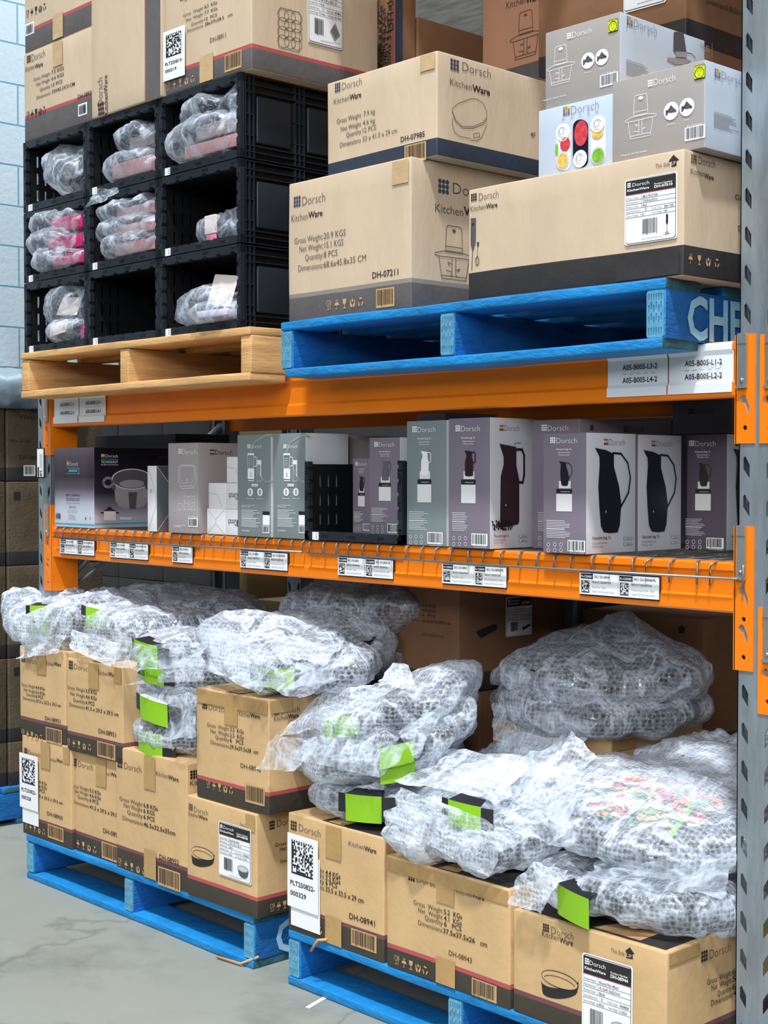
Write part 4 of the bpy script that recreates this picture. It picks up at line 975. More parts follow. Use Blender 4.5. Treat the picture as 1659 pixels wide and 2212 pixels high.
bx('rear carton on the left pallet behind the carton of the tall stack', -3.65, -3.25, .32, .72, Z0, .47)
bx('rear carton on the left pallet behind the 41.5 x 29.5 ones', -4.08, -3.68, .30, .75, Z0, .44)
bx('upper rear carton on the left pallet behind the 41.5 x 29.5 ones', -4.08, -3.68, .31, .75, .442, .72)
bx('upper rear carton behind the tall stack of wrapped pans', -3.65, -3.25, .33, .72, .472, .70)
xa = XA(1063, .32, .6); xb = XA(1318, .32, .6)
bx('bright tan carton under the big rear bundle of bubble wrap', xa, xb, .32, .70, .40, P(1325, 1600, .32).z, bandh=.0, band=None, tape='s', base=card_lo)
bx('carton beneath the bright tan one at the back right', xa, xb, .315, .70, Z0, .398)
bx('carton hidden behind the middle front carton of the right floor pallet', -2.60, xa - .01, .24, .35, Z0, .398)
def f(s):
    Lg(s, 'B5', 902, 225, 928, 195, inkg); T(s, 'B5', 'Dorsch', 934, 222, 1020, 24, inkg, -.012); T(s, 'B5', 'KitchenWare', 902, 250, 1018, 16, inkg)
    T(s, 'B5', 'This Side', 1212, 248, 1255, 11, inkg); s.poly([uv(s, 'B5', *p) for p in ((1264, 262), (1288, 263), (1288, 244), (1297, 244), (1276, 226), (1256, 243), (1264, 243))], ink, 1)
y_ = .715; xa2 = XA(1257, y_, .8); xb2 = XA(1520, y_, .8)
bx('big dark rear carton with brand mark and up arrow, under the beam at right', xa2, min(xb2, -1.70), y_, 1.02, .55, P(1370, 1325, y_).z, front=f)
bx('carton beneath the big dark rear carton at right', xa2, -1.70, y_, 1.02, Z0, .548)
bx('low carton at the right rear supporting a wrapped pan', -2.02, -1.68, .30, .54, Z0, .50, tape='s')
# green tinted film packet between the rear cartons
gx0, gx1 = XA(1183, .72, .9), XA(1252, .72, .9) - .01
mb = MB(); rbox(mb, (gx0, .72, .138), (gx1, 1.0, .99), .02, lambda c, n: mat('film_green', (88, 104, 98), .2, var=.2, vscale=8, bump=.6, bscale=12), .04)
tag(mb.build('film_wrapped_pack', None, ((gx0 + gx1) / 2, .78, .30), mkwarp((gx0, .7, .6), None, .012, 5)), 'green-grey film wrapped pack between two dark rear cartons', 'wrapped pack')
# ---- upper blue pallet
ZU = UP0 + .138
def f(s):
    Lg(s, 'A5', 108, 372, 156, 298, inkn); T(s, 'A5', 'Dorsch', 168, 358, 322, 62, inkg, -.014); T(s, 'A5', 'Kitchen', 94, 470, 206, 48, inkg, -.010); T(s, 'A5', 'Ware', 210, 442, 306, 42, ink, .018)
    Wt(s, 'A5', [('Gross Weight', 117, 618, 305, ':20.9 KGS', 308, 462), ('Net Weight', 150, 672, 305, ':15.1 KGS', 308, 447), ('Quantity', 190, 728, 305, ':8 PCS', 308, 408), ('Dimensions', 143, 802, 303, ':68.6x45.8x35 CM', 306, 600)], inkg, inkg, 42, -.006, -.004)
    T(s, 'A5', 'DH-07211', 643, 850, 818, 42, ink, .012); Ic(s, 'A5', 334, 1066, 66, 582, kraft); Bc(s, 'A5', 676, 1040, 784, 930, ink, kraft, 12)
def g(s):
    Lg(s, 'A5', 1080, 272, 1153, 172, inkn); T(s, 'A5', 'Dorsch', 1180, 276, 1440, 78, inkg, -.014); T(s, 'A5', 'Kitchen', 1062, 398, 1250, 58, inkg, -.010); T(s, 'A5', 'Ware', 1254, 420, 1420, 56, ink, .02)
    u, v = uv(s, 'A5', 1062, 850); u2 = uv(s, 'A5', 1315, 850)[0]; v2 = uv(s, 'A5', 1140, 490)[1]; chopper(s, u, v, u2 - u, v2 - v, inkg, .0016)
o = carton('tall pale carton with grey band at the left end of the upper blue pallet', XF(616.5, 1.8), XF(881, 1.8), YF + .01, .545, ZU, ZU + .341, card_hi, band_g, .058, mat('stripe_taupe', (136, 130, 122), .6), front=f, side=g, tape='c', tapem=tape_c, group=GU)
Z7 = ZU + .342
yb_ = YF + .05
def f(s):
    Lg(s, 'A2', 342, 555, 375, 500, inkn); T(s, 'A2', 'Dorsch', 385, 540, 502, 46, inkg, -.014); T(s, 'A2', 'Kitchen', 336, 625, 428, 34, inkg, -.008); T(s, 'A2', 'Ware', 430, 600, 499, 34, ink, .018)
    Wt(s, 'A2', [('Gross Weight', 352, 740, 497, '7.9 kg', 513, 581), ('Net Weight', 376, 785, 497, '4.6 kg', 508, 581), ('Quantity', 408, 820, 497, '12 PCS', 507, 587), ('Dimensions', 371, 880, 495, '53 x 41.5 x 29 cm', 507, 715)], inkg, inkg, 30, -.002, -.002)
    T(s, 'A2', 'DH-07985', 737, 852, 882, 32, ink, .012); Bc(s, 'A2', 768, 975, 882, 880, ink, kraft, 13)
def g(s):
    Lg(s, 'A2', 1028, 418, 1080, 348, inkn); T(s, 'A2', 'Dorsch', 1100, 425, 1270, 56, inkg, -.014); T(s, 'A2', 'Kitchen', 1027, 508, 1156, 40, inkg, -.008); T(s, 'A2', 'Ware', 1160, 545, 1265, 40, ink, .02)
    z = 'A2'; ol = lambda pts: s.line([uv(s, z, *p) for p in pts], .0012, inkg, 2)
    ol([(1040, 650), (1075, 620), (1150, 590), (1185, 592), (1225, 618), (1246, 660), (1246, 700), (1225, 730), (1165, 755), (1100, 755), (1060, 715), (1040, 660), (1040, 650)])
    ol([(1040, 668), (1062, 728), (1105, 765), (1165, 765), (1225, 742), (1246, 712)]); ol([(1045, 705), (1040, 735), (1055, 790), (1085, 815), (1150, 828), (1155, 838), (1190, 842), (1215, 820), (1240, 760), (1246, 740)])
    ol([(1165, 800), (1200, 792), (1205, 815), (1170, 825), (1165, 800)]); T(s, 'A2', '4F', 1507, 815, 1537, 30, ink)
carton('pale carton with navy band and kitchen scale drawing, second in its stack', XA(706.5, yb_, 2.2), XA(945, yb_, 2.2), yb_, .50, Z7, P(945, 109, yb_).z, card_hi, band_n, P(945, 297, yb_).z - Z7, None, front=f, side=g, tape='c', tapem=tape_c, group=GU)
def f(s):
    Lg(s, 'A6', 46, 270, 78, 228, ink); T(s, 'A6', 'Dorsch', 90, 266, 195, 42, inkg, -.012); T(s, 'A6', 'Kitchen', 44, 325, 126, 30, inkg, -.006); T(s, 'A6', 'Ware', 128, 310, 190, 28, ink, .016)
    z = 'A6'; q = lambda *p: [uv(s, z, *a) for a in p]
    s.poly(q((44, 360), (44, 500), (52, 535), (60, 535), (72, 490), (72, 358))[::1], potdark, 1); s.line(q((56, 535), (52, 640)), .002, inkg, 2); s.ell(*uv(s, z, 58, 393), .006, .012, ink, 2, 10)
    s.line(q((85, 490), (81, 570)), .0012, inkg, 2); s.rect(*uv(s, z, 80, 510), *uv(s, z, 90, 488), ink, 2); u, v = uv(s, z, 81, 592); s.ring(u, v, .010, .04, .0012, inkg, 2); s.ring(u, v, .004, .04, .0012, inkg, 2)
    T(s, z, 'This Side', 1050, 84, 1130, 22, inkg); s.poly(q((1137, 76), (1165, 70), (1165, 42), (1180, 38), (1148, 10), (1120, 48), (1137, 46)), ink, 1); T(s, z, 'UP', 1140, 68, 1162, 20, card_hi, .01, 3)
def g(s):
    Lg(s, 'A6', 1240, 55, 1270, 5, inkg); T(s, 'A6', 'Dorsch', 1280, 60, 1370, 44, inkg, -.012); T(s, 'A6', 'Kitchen', 1238, 112, 1310, 32, inkg, -.004); T(s, 'A6', 'Ware', 1312, 138, 1362, 30, ink, .016)
    T(s, 'A6', 'Gross', 1476, 252, 1560, 30, inkg); T(s, 'A6', 'Dim', 1492, 425, 1560, 30, inkg); Ic(s, 'A6', 1225, 600, 54, 1392, kraft, start=1)
yf_ = YF + .008
zt_ = P(1480, 320, yf_).z
o = carton('wide carton with milk frother label on the upper blue pallet', XA(1012, yf_, 1.8), XA(1478, yf_, 1.8), yf_, .40, ZU, zt_, card_hi, band_k, P(1467, 529, yf_).z - ZU, None, front=f, side=g, tape='k', group=GU)
sf = CT[o.name][0]; a = uv(sf, 'A6', 885, 505); b = uv(sf, 'A6', 1175, 98)
b2 = uv(sf, 'A6', 885, 150)
sticker(o, 'f', a[0], (a[1] + uv(sf, 'A6', 1178, 462)[1]) / 2, b[0], (b[1] + b2[1]) / 2, product_label('DH-07510', 'MILK FROTHER', '57x54.6x24.5cm', 'Black', '35', 'ZK105', '11.35', '6.83', 'frother'), lab='white product label with black header')
# retail boxes on the frother carton
yr = YF + .045
COL9 = [mat('dotA', (130, 60, 120), .5), mat('dotB', (210, 60, 60), .5), mat('dotC', (130, 130, 134), .5), mat('dotD', (40, 150, 200), .5), orf, mat('dotF', (120, 170, 60), .5), mat('dotG', (130, 90, 60), .5), mat('dotH', (120, 120, 124), .5), mat('dotI', (220, 200, 50), .5)]
zw = P(1330, 200, yr).z
def f(s):
    Lg(s, 'A3', 346, 745, 390, 686, None, COL9); T(s, 'A3', 'Dorsch', 396, 735, 575, 56, pgrey, -.014)
    for c, x in zip('POWER', (344, 395, 450, 505, 558)): T(s, 'A3', c, x, 775 - (x - 344) * .235, x + 14, 17, pgrey, -.01)
    z = 'A3'
    def cap(x0, x1, ya, yb, m):
        r = (x1 - x0) / 2; cx = (x0 + x1) / 2; k = -.23
        p = [(cx + r * math.cos(math.radians(t)), yb - r + r * math.sin(math.radians(t))) for t in range(0, 181, 20)] + [(cx + r * math.cos(math.radians(t)), ya + r + r * math.sin(math.radians(t))) for t in range(180, 361, 20)]
        s.poly([uv(s, z, a, b) for a, b in p][::-1], m, 1)
    def el(x, y, rx, ry, m, l=2):
        u, v = uv(s, z, x, y); s.ell(u, v, uv(s, z, x + rx, y)[0] - u, uv(s, z, x, y - ry)[1] - v, m, l, 24)
    cap(299, 396, 792, 1096, silver_b); cap(302, 393, 795, 1092, whiteg); cap(409, 508, 765, 1076, navyp); cap(523, 622, 740, 1056, silver_b); cap(526, 619, 743, 1052, whiteg)
    el(348, 850, 44, 56, white, 3); el(362, 925, 32, 44, redf, 3); el(346, 1030, 42, 58, silver_b, 3); el(346, 1032, 33, 46, yelf, 4); el(308, 960, 10, 40, grn, 3)
    el(464, 855, 44, 82, redf, 3); el(458, 1018, 45, 56, white, 3); el(572, 795, 46, 54, white, 4); el(570, 850, 38, 40, yelf, 3); el(572, 995, 46, 58, silver_b, 3); el(574, 998, 38, 46, grn, 4)
    for (x, y) in ((345, 850), (572, 800), (458, 1020)):
        u, v = uv(s, z, x, y); s.ring(u, v, .05, .07, .0009, pgrey, 5, 14, 20, 300); s.ring(u - .01, v + .02, .03, .05, .0009, pgrey, 5, 12)
w_ = XA(1163, yr, 2.0); we = XA(1330, yr, 2.0)
carton('white retail box with colourful food pictures on the frother carton', w_, we - .001, yr, yr + .30, zt_ + .001, zw, pale_b, None, 0, front=f, name='retail_box', cat='box', group='chopper boxes on the frother carton', amp=.0006, r=.002)
def chop_front(z, dx, dy, sc_):
    def q(x, y): return x * sc_ + dx, y * sc_ + dy
    def f(s):
        def t(txt, x0, y0, x1, h, m, b=0.): a = q(x0, y0); c = q(x1, y0); T(s, z, txt, a[0], a[1], c[0], h * sc_, m, b)
        a = q(890, 560); b = q(922, 515); Lg(s, z, a[0], a[1], b[0], b[1], white); t('Dorsch', 928, 550, 1065, 44, white, -.014)
        a = uv(s, z, *q(745, 895)); b = uv(s, z, *q(943, 895)); c = uv(s, z, *q(800, 606)); chopper(s, a[0], a[1] - .02, b[0] - a[0], c[1] - a[1], white, .001)
        for (x, y) in ((1040, 712), (1141, 687)):
            u, v = uv(s, z, *q(x, y)); ru = uv(s, z, *q(x + 48, y))[0] - u; rv = uv(s, z, *q(x, y - 58))[1] - v; s.ell(u, v, ru, rv, white, 2, 24)
            for k in range(3): s.line([(u - ru * .6, v - rv * .3 + rv * .2 * k), (u, v + rv * (.5 - .3 * k)), (u + ru * .6, v - rv * .1)], .0035, potdark, 3)
        t('Stainless', 1015, 805, 1065, 9, white); t('Robust', 1125, 775, 1155, 9, white); t('FC CE RoHS', 1142, 822, 1240, 16, white); t('Voltage AC: 220-240V 50/60Hz', 717, 1005, 885, 10, white)
        a = q(1135, 900); b = q(1250, 825); Bc(s, z, a[0], a[1], b[0], b[1], ink, white, 14, 26)
        u, v = uv(s, z, *q(1187, 515)); u2 = uv(s, z, *q(1258, 515))[0]; v2 = uv(s, z, *q(1187, 425))[1]
        s.rrect(u, v, u2, v2, .003, ink, 2); s.rrect(u + .004, v + .008, u2 - .004, v2 - .008, .0025, yel, 3)
        cu, cv = (u + u2) / 2, v + (v2 - v) * .42; rr = (u2 - u) * s.W * .4; s.ring(cu, cv, rr / s.W, rr / s.H, .0012, ink, 4, 20)
        s.line([(cu - rr * .4 / s.W, cv + rr * .2 / s.H), (cu - rr * .25 / s.W, cv + rr * .6 / s.H)], .001, ink, 4); s.line([(cu + rr * .4 / s.W, cv + rr * .2 / s.H), (cu + rr * .25 / s.W, cv + rr * .6 / s.H)], .001, ink, 4); s.line([(cu, cv - rr * .6 / s.H), (cu, cv - rr * .1 / s.H)], .001, ink, 4)
        s.text('AU PLUG', u + .01, v2 - (v2 - v) * .16, (v2 - v) * .09, ink, u1=u2 - .01, b=.01, l=4)
    return f
def powside(z, dx, dy, full):
    def g(s):
        Lg(s, z, 749 + dx, 160 + dy, 788 + dx, 100 + dy, None, COL9); T(s, z, 'Dorsch', 795 + dx, 170 + dy, 942 + dx, 50, pgrey, -.014)
        for c, x in zip('POWER', (747, 790, 840, 885, 928)): T(s, z, c, x + dx, 185 + dy + (x - 747) * .28, x + 12 + dx, 13, pgrey, -.01)
        u, v = uv(s, z, 745 + dx, 478 + dy); u2 = uv(s, z, 920 + dx, 478 + dy)[0]; v2 = uv(s, z, 745 + dx, 385 + dy)[1]; s.hlines(u, u2, v, v2, 9, pgrey, 3, .0012)
        if full:
            p = lambda *a: [uv(s, z, *k) for k in a]
            s.poly(p((1060, 340), (1048, 325), (1050, 215), (1058, 203), (1110, 207), (1116, 222), (1132, 330), (1125, 352)), potdark, 2); s.poly(p((1062, 365), (1060, 330), (1132, 335), (1130, 372)), potgrey, 3)
            s.poly(p((1008, 385), (1010, 368), (1130, 375), (1165, 392), (1120, 415), (1060, 412)), potgrey, 2); s.line(p((1135, 340), (1165, 345), (1190, 372)), .0015, ink, 2)
            T(s, z, 'CP-92', 1222, 300, 1280, 24, pgrey); T(s, z, 'CHOPPER', 1235, 322, 1282, 12, pgrey); s.line(p((1297, 275), (1297, 370)), .001, pgrey, 2)
            s.poly(p((1332, 330), (1335, 280), (1357, 280), (1360, 332)), ink, 2); s.poly(p((1312, 345), (1345, 335), (1380, 352), (1345, 362)), potdark, 2); s.line(p((1322, 360), (1330, 400), (1362, 402), (1370, 362)), .0015, potdark, 2)
    return g
taupe_u = mat('box_warm_grey', (158, 152, 148), .45, var=.03)
zg = P(1530, 131, yr).z
carton('grey chopper box at the right of the frother carton, yellow plug sticker on it', we + .001, XA(1530, yr, 2.0), yr - .012, yr + .30, zt_ + .001, zg, taupe_u, None, 0, front=chop_front('A3', 0, 0, 1.0), side=powside('A3', 562, 335, False), sidem=pale_b, topm=kraft, name='retail_box', cat='box', group='chopper boxes on the frother carton', amp=.0006, r=.002)
zg2 = P(1340, 20, yr).z
carton('topmost grey chopper box standing on the white food picture box', XA(1178, yr + .01, 2.2), XA(1340, yr + .01, 2.2), yr + .01, yr + .30, zw + .001, zg2, taupe_u, None, 0, front=chop_front('A3', -538, -277 , .93) if False else chop_front('A3', -420, -245, .89), side=powside('A3', 0, 0, True), sidem=pale_b, topm=kraft, name='retail_box', cat='box', group='chopper boxes on the frother carton', amp=.0006, r=.002)
# rear row on the upper blue pallet
yk = .56
def f(s):
    T(s, 'A2', 'Kitchen', 1365, 55, 1480, 40, inkg, -.004); T(s, 'A2', 'Ware', 1484, 25, 1570, 38, ink, .016)
    u, v = uv(s, 'A2', 1390, 372); u2 = uv(s, 'A2', 1575, 372)[0]; v2 = uv(s, 'A2', 1425, 85)[1]; chopper(s, u, v, u2 - u, v2 - v, inkg, .0018)
za = P(1106, 146, yk).z - .075
kx = XA(1042, yk, 2.4)
carton('tall reddish rear carton with a chopper drawing behind the scale carton', kx, kx + .335, yk, .98, za, za + .36, mat('card_rear', (188, 140, 110), .8, var=.05), band_g, .075, None, front=f, group=GU, name='carton')
carton('rear carton beneath the one with the chopper drawing', kx - .0, kx + .335, yk + .01, .98, ZU, za - .001, card_shaded, band_g, .05, None, group=GU)
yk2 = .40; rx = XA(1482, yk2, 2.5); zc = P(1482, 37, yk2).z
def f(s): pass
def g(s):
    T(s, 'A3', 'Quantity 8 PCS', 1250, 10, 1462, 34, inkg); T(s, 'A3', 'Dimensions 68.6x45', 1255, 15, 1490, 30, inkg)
o = carton('rear carton with a product label behind the topmost chopper box', rx - .45, rx, yk2, .98, zc - .05, zc + .30, card_shaded, band_k, .05, None, front=f, side=g, group=GU)
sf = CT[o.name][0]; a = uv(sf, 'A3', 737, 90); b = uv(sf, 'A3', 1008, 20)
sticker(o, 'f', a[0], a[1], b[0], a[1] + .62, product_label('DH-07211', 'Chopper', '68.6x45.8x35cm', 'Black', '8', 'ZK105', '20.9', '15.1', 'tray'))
carton('rear carton under the labelled one at the right', rx - .45, rx, yk2 + .01, .98, ZU, zc - .051, card_shaded, band_g, .05, None, group=GU)
def g(s):
    Lg(s, 'A3', 1353, 265, 1418, 190, ink); T(s, 'A3', 'Dorsch', 1440, 248, 1640, 62, inkg, -.01); T(s, 'A3', 'KitchenWare', 1385, 360, 1620, 45, ink)
# standing carton and plain box at the rear left of the upper pallet
def f(s): pass
ys = .36
sx0, sx1 = XA(797, ys, 2.3), XA(870, ys, 2.3)
def f(s):
    s.rect(.78, 0, 1, 1, band_n, 1); s.rect(.74, 0, .78, 1, red, 1)
    s.vtext('Dorsch', .22, .02, .30, .030, inkg); s.vtext('KitchenWare', .30, .50, .86, .026, ink)
    s.vtext('Gross Weight 8.8 KGs', .42, .05, .62, .017, ink); s.vtext('Net Weight 8.6 KGs', .50, .08, .60, .017, ink); s.vtext('Quantity 12 PCS', .58, .12, .55, .017, ink); s.vtext('Dimensions 31x27x14 cm', .66, .04, .78, .017, ink); s.vtext('DH-08915', .73, .45, .80, .022, ink)
    s.bars(.84, .80, .97, .98, ink, kraft, 3, 3, 14)
carton('narrow carton standing on end with sideways black print and red line, behind the scale carton', sx0, sx1, ys, ys + .05, P(800, 150, ys).z - .12, P(800, 150, ys).z + .34, card_shaded, None, 0, front=f, group=GU)
carton('dark banded carton edge left of the sideways printed one', sx0 - .12, sx0 - .004, ys + .01, .70, P(790, 150, ys).z - .12, P(790, 70, ys).z, card_shaded, band_k, .25, red, group=GU)
carton('rear carton under the sideways printed one', -2.81, sx1 - .005, ys - .005, .72, ZU, P(800, 150, ys).z - .122, card_shaded, None, 0, group=GU)
py_ = .50; bx0, bx1 = XA(871, py_ , 2.4), XA(1000, py_, 2.4)
Xs = Q(868, 25, sx1 + .01)
p0 = Q(875, 27, sx1 + .004); p1 = Q(1040, 80, sx1 + .004)
carton('plain brown box with a torn tape seam below the roof opening', sx1 - .30, sx1 + .004, ys + .053, 1.02, P(800, 150, ys).z - .12, Q(890, 32, sx1 + .004).z, card_shaded, None, 0, group=GU)
# ---- cartons above the crates
yc = CYF + .004
def f(s):
    Lg(s, 'A1', 158, 365, 181, 323, ink); T(s, 'A1', 'Dorsch', 186, 356, 262, 44, inkg, -.012); T(s, 'A1', 'Kitchen', 150, 415, 202, 28, inkg, -.006); T(s, 'A1', 'Ware', 204, 398, 250, 27, ink, .016)
    Wt(s, 'A1', [('Gross Weight', 196, 470, 292, '7.5 KGS', 300, 371), ('Net Weight', 212, 498, 292, '6.6 KGS', 300, 371), ('Quantity', 232, 528, 292, '12 PCS', 300, 362), ('Dimensions', 212, 575, 292, '59X42.5X31CM', 302, 434)], inkg, ink, 20, 0, .006)
    T(s, 'A1', 'DH-08920', 452, 574, 540, 26, ink, .006); Ic(s, 'A1', 155, 692, 44, 266, ink); R_(s, 'A1', 453, 675, 505, 605, white); Bc(s, 'A1', 460, 668, 500, 612, ink, None, 16, 16)
xr_ = XA(206, yc, 2.5); zc1 = P(200, 48, yc).z
carton('carton marked 59X42.5X31CM sitting on the left column of black crates', XA(52, yc, 2.5), xr_ - .004, yc, .45, CTOP, P(110, 93, yc).z, card_hi, band_g, .072, red, front=f, tape='v', tapem=tape_c, group=GC)
def f(s):
    Ic(s, 'A1', 155, 105, 44, 270, ink); R_(s, 'A1', 150, 210, 200, 140, white); Bc(s, 'A1', 157, 203, 195, 147, ink, None, 17, 16)
carton('carton stacked above the leftmost one on the crates, cut by the picture top', XA(51, yc, 2.7), xr_ - .004, yc + .004, .45, P(110, 93, yc).z + .003, P(110, 93, yc).z + .33, card_hi, band_g, .062, red, front=f, tape='b', tapem=tape_c, group=GC)
def f(s):
    s.rect(.80, 0, 1, 1, band_g, 1); s.rect(.785, 0, .80, 1, red, 1)
    z = 'A1'; u, v = uv(s, z, 568, 672); s.logo(u, v, .085, ink, asp=.8); v0 = uv(s, z, 590, 605)[1]; v1 = uv(s, z, 590, 445)[1]
    s.vtext('Dorsch', uv(s, z, 596, 600)[0], v0, v1, .030, inkg, -.012); v0 = uv(s, z, 620, 660)[1]; v1 = uv(s, z, 620, 430)[1]; s.vtext('KitchenWare', uv(s, z, 624, 600)[0], v0, v1, .020, ink, .004)
carton('carton stood on end with sideways brand print on the centre crates', XA(197, yc - .012, 2.5), XA(346, yc - .012, 2.5), yc - .012, .42, CTOP, CTOP + .46, card_hi, None, 0, front=f, group=GC)
def f(s):
    Wt(s, 'A1', [('Gross  Weight', 1058, 100, 1175, '8.3  KGs', 1182, 1256), ('Net  Weight', 1075, 127, 1175, '7.7  KGs', 1182, 1256), ('Quantity', 1104, 151, 1175, '12  PCS', 1182, 1254), ('Dimensions', 1082, 190, 1175, '38x37x28.5   cm', 1184, 1345)], inkg, ink, 18, 0, .006)
    T(s, 'A1', 'DH-08911', 1215, 248, 1306, 28, inkg, .004); Ic(s, 'A1', 965, 530, 46, 1126, kraft); Bc(s, 'A1', 1306, 412, 1392, 325, ink, kraft, 18); Lg(s, 'A1', 1040, 8, 1062, -20, ink)
    T(s, 'A1', 'Dorsch', 1068, 5, 1160, 30, inkg)
def g(s):
    z = 'A2'
    for i in range(3):
        for j in range(4):
            u, v = uv(s, z, 30 + 40 * i, 92 + 52 * j + 8 * i); s.ring(u, v, .030 / s.W * .62, .016 / s.H * 1.0, .0013, inkg, 2, 16)
    s.line([uv(s, z, *p) for p in ((5, 60), (15, 45), (125, 75), (135, 90), (125, 310), (110, 312), (5, 285), (2, 270), (5, 60))], .0012, inkg, 2)
zb_ = CTOP
o = carton('carton with white pallet ticket and twelve-cup muffin tray drawing over the right crates', XA(357, yc, 2.5), XA(543, yc, 2.5), yc, .31, CTOP, CTOP + .30, card_hi, band_g, .052, red, front=f, side=g, tape='b', tapem=tape_c, group=GC)
pl2(o, 'f', 'A1', ((955, 480), (1080, 145)), ('250815', '000319'), 31, 'white ticket with a square stock code')
ss = CT[o.name][1]; a = uv(ss, 'A2', 175, 250); b = uv(ss, 'A2', 380, 0)
sticker(o, 's', a[0], a[1], b[0], a[1] + .62, product_label('DH-08911', 'Muffin Pan 12 cups', '38 x 37 x 28.5 cm', 'Red', '12', 'WS4826', '7.7 KGs', '8.3 KGs', 'muffin'))
# ---- far left wrapped stack on its own pallet
XS = -4.78
yS1 = YA(0, XS, .5); yS = YA(18, XS, .5)
net = mat('netted_card', (84, 72, 56), .55, var=.3, vscale=10, bump=.5, bscale=120)
GS = 'film wrapped cartons on the far left pallet'
pallet('blue pallet at the far left under film wrapped cartons', XS - 1.165, XS + .02, yS - .75, yS + .42, 0, .138, blued, True, chep=False)
zs = [.138, .42, .70, .98, 1.225, P(50, 885, 0).z]
zr = [Q(50, y, XS).z for y in (1600, 1420, 1222, 1040, 883)]
zz = [.138] + zr
names = ['bottom', 'second', 'third', 'fourth', 'top']
def gS(k):
    def g(s):
        if k == 4: T(s, 'P', 'Weight', 40, 905, 84, 9, ink); T(s, 'P', '34 x 25 cm', 22, 955, 64, 7, ink); T(s, 'P', 'DH-06602', 42, 992, 90, 9, ink); R_(s, 'P', 51, 1028, 76, 1005, white); Bc(s, 'P', 53, 1026, 74, 1007, ink, None, 3, 14)
        if k == 0: T(s, 'P', '66', 19, 1686, 24, 9, ink)
        if k in (3, 1): R_(s, 'P', 30, 1080 if k == 3 else 1460, 44, 1062 if k == 3 else 1442, ink)
    return g
for k in range(5):
    carton('film wrapped %s carton in the far left stack beside the rack' % names[k], XS - .56, XS, yS + .002, yS + .40, zz[k] + .001, zz[k + 1], net, band_k, .05, None, side=gS(k), group=GS)
    carton('film wrapped %s carton at the picture\'s left edge, nearer column' % names[k], XS - .56, XS - .006, yS - .42, yS - .003, zz[k] + .001, zz[k + 1], net, band_k, .05, None, group=GS)
# ================================================================ wire shelf goods
YM = -.004
def rb(label, x0, x1, y0, y1, z0, z1, base, **k):
    return carton(label, x0, x1, y0, y1, z0, z1, base, None, 0, name=k.pop('name', 'retail_box'), cat='box', group=k.pop('group', 'retail boxes on the wire shelf'), amp=.0005, r=.0016, **k)
ZM = lambda px, py, Y=YM: P(px, py, Y).z
# pot box: pale lower half fading to dark print at the top
mauve_f = bpy.data.materials.new('box_pot_print'); mauve_f.use_nodes = True; nt = mauve_f.node_tree; N = nt.nodes; Lk = nt.links
tc = N.new('ShaderNodeTexCoord'); sx = N.new('ShaderNodeSeparateXYZ'); Lk.new(tc.outputs['Object'], sx.inputs[0]); rp = N.new('ShaderNodeValToRGB')
dv = N.new('ShaderNodeMath'); dv.operation = 'DIVIDE'; Lk.new(sx.outputs[2], dv.inputs[0]); dv.inputs[1].default_value = .26; Lk.new(dv.outputs[0], rp.inputs[0])
e = rp.color_ramp.elements; e[0].position = .0; e[0].color = (*s2l((206, 208, 220)), 1); e[1].position = 1; e[1].color = (*s2l((120, 104, 116)), 1)
for ps, c in ((.30, (190, 192, 206)), (.48, (104, 90, 104)), (.62, (62, 46, 58)), (.85, (92, 78, 92))):
    q = e.new(ps); q.color = (*s2l(c), 1)
Lk.new(rp.outputs[0], N['Principled BSDF'].inputs['Base Color']); N['Principled BSDF'].inputs['Roughness'].default_value = .35
potside = mauve_f.copy(); potside.name = 'box_pot_print_side'; e = potside.node_tree.nodes['Color Ramp'].color_ramp.elements
for i, c in enumerate(((184, 184, 196), (176, 172, 184), (120, 116, 130), (40, 38, 50), (16, 16, 24), (14, 14, 20))): e[i].color = (*s2l(c), 1)
e[1].position = .12; e[2].position = .25; e[3].position = .42
z0p = ZD
def f(s):
    z = 'A7'
    Lg(s, z, 430, 522, 442, 488, None, [yelf, white, orf]); T(s, z, 'Dorsch', 446, 522, 500, 26, white, -.01)
    u, v = uv(s, z, 430, 572); u2, v2 = uv(s, z, 507, 535); s.rrect(u, v, u2, v2, .002, white, 1); s.rrect(u + .006, v + .004, u2 - .006, v2 - .004, .0018, black_b, 2); R_(s, z, 442, 562, 500, 544, cyan, 3)
    T(s, z, 'IMPACT BONDING', 424, 716, 512, 14, ink); T(s, z, 'TECHNOLOGY', 424, 746, 512, 20, ink, -.006); T(s, z, 'INDUCTION', 426, 764, 512, 9, pgrey); T(s, z, 'INOX 18/10', 446, 790, 488, 12, ink)
    for i in range(5): u, v = uv(s, z, 440 + 13 * i, 812); s.ring(u, v, .02, .02, .0008, pgrey, 2, 10)
    u, v = uv(s, z, 440, 862); u2 = uv(s, z, 496, 862)[0]; v2 = uv(s, z, 440, 836)[1]; s.hlines(u, u2, v, v2, 5, pgrey, 3, .001)
    Bc(s, z, 360, 862, 390, 824, ink, None, 4, 14); Ic(s, z, 546, 866, 20, 584, ink, 5, 3)
    R_(s, z, 352, 894, 604, 884, cyan); 
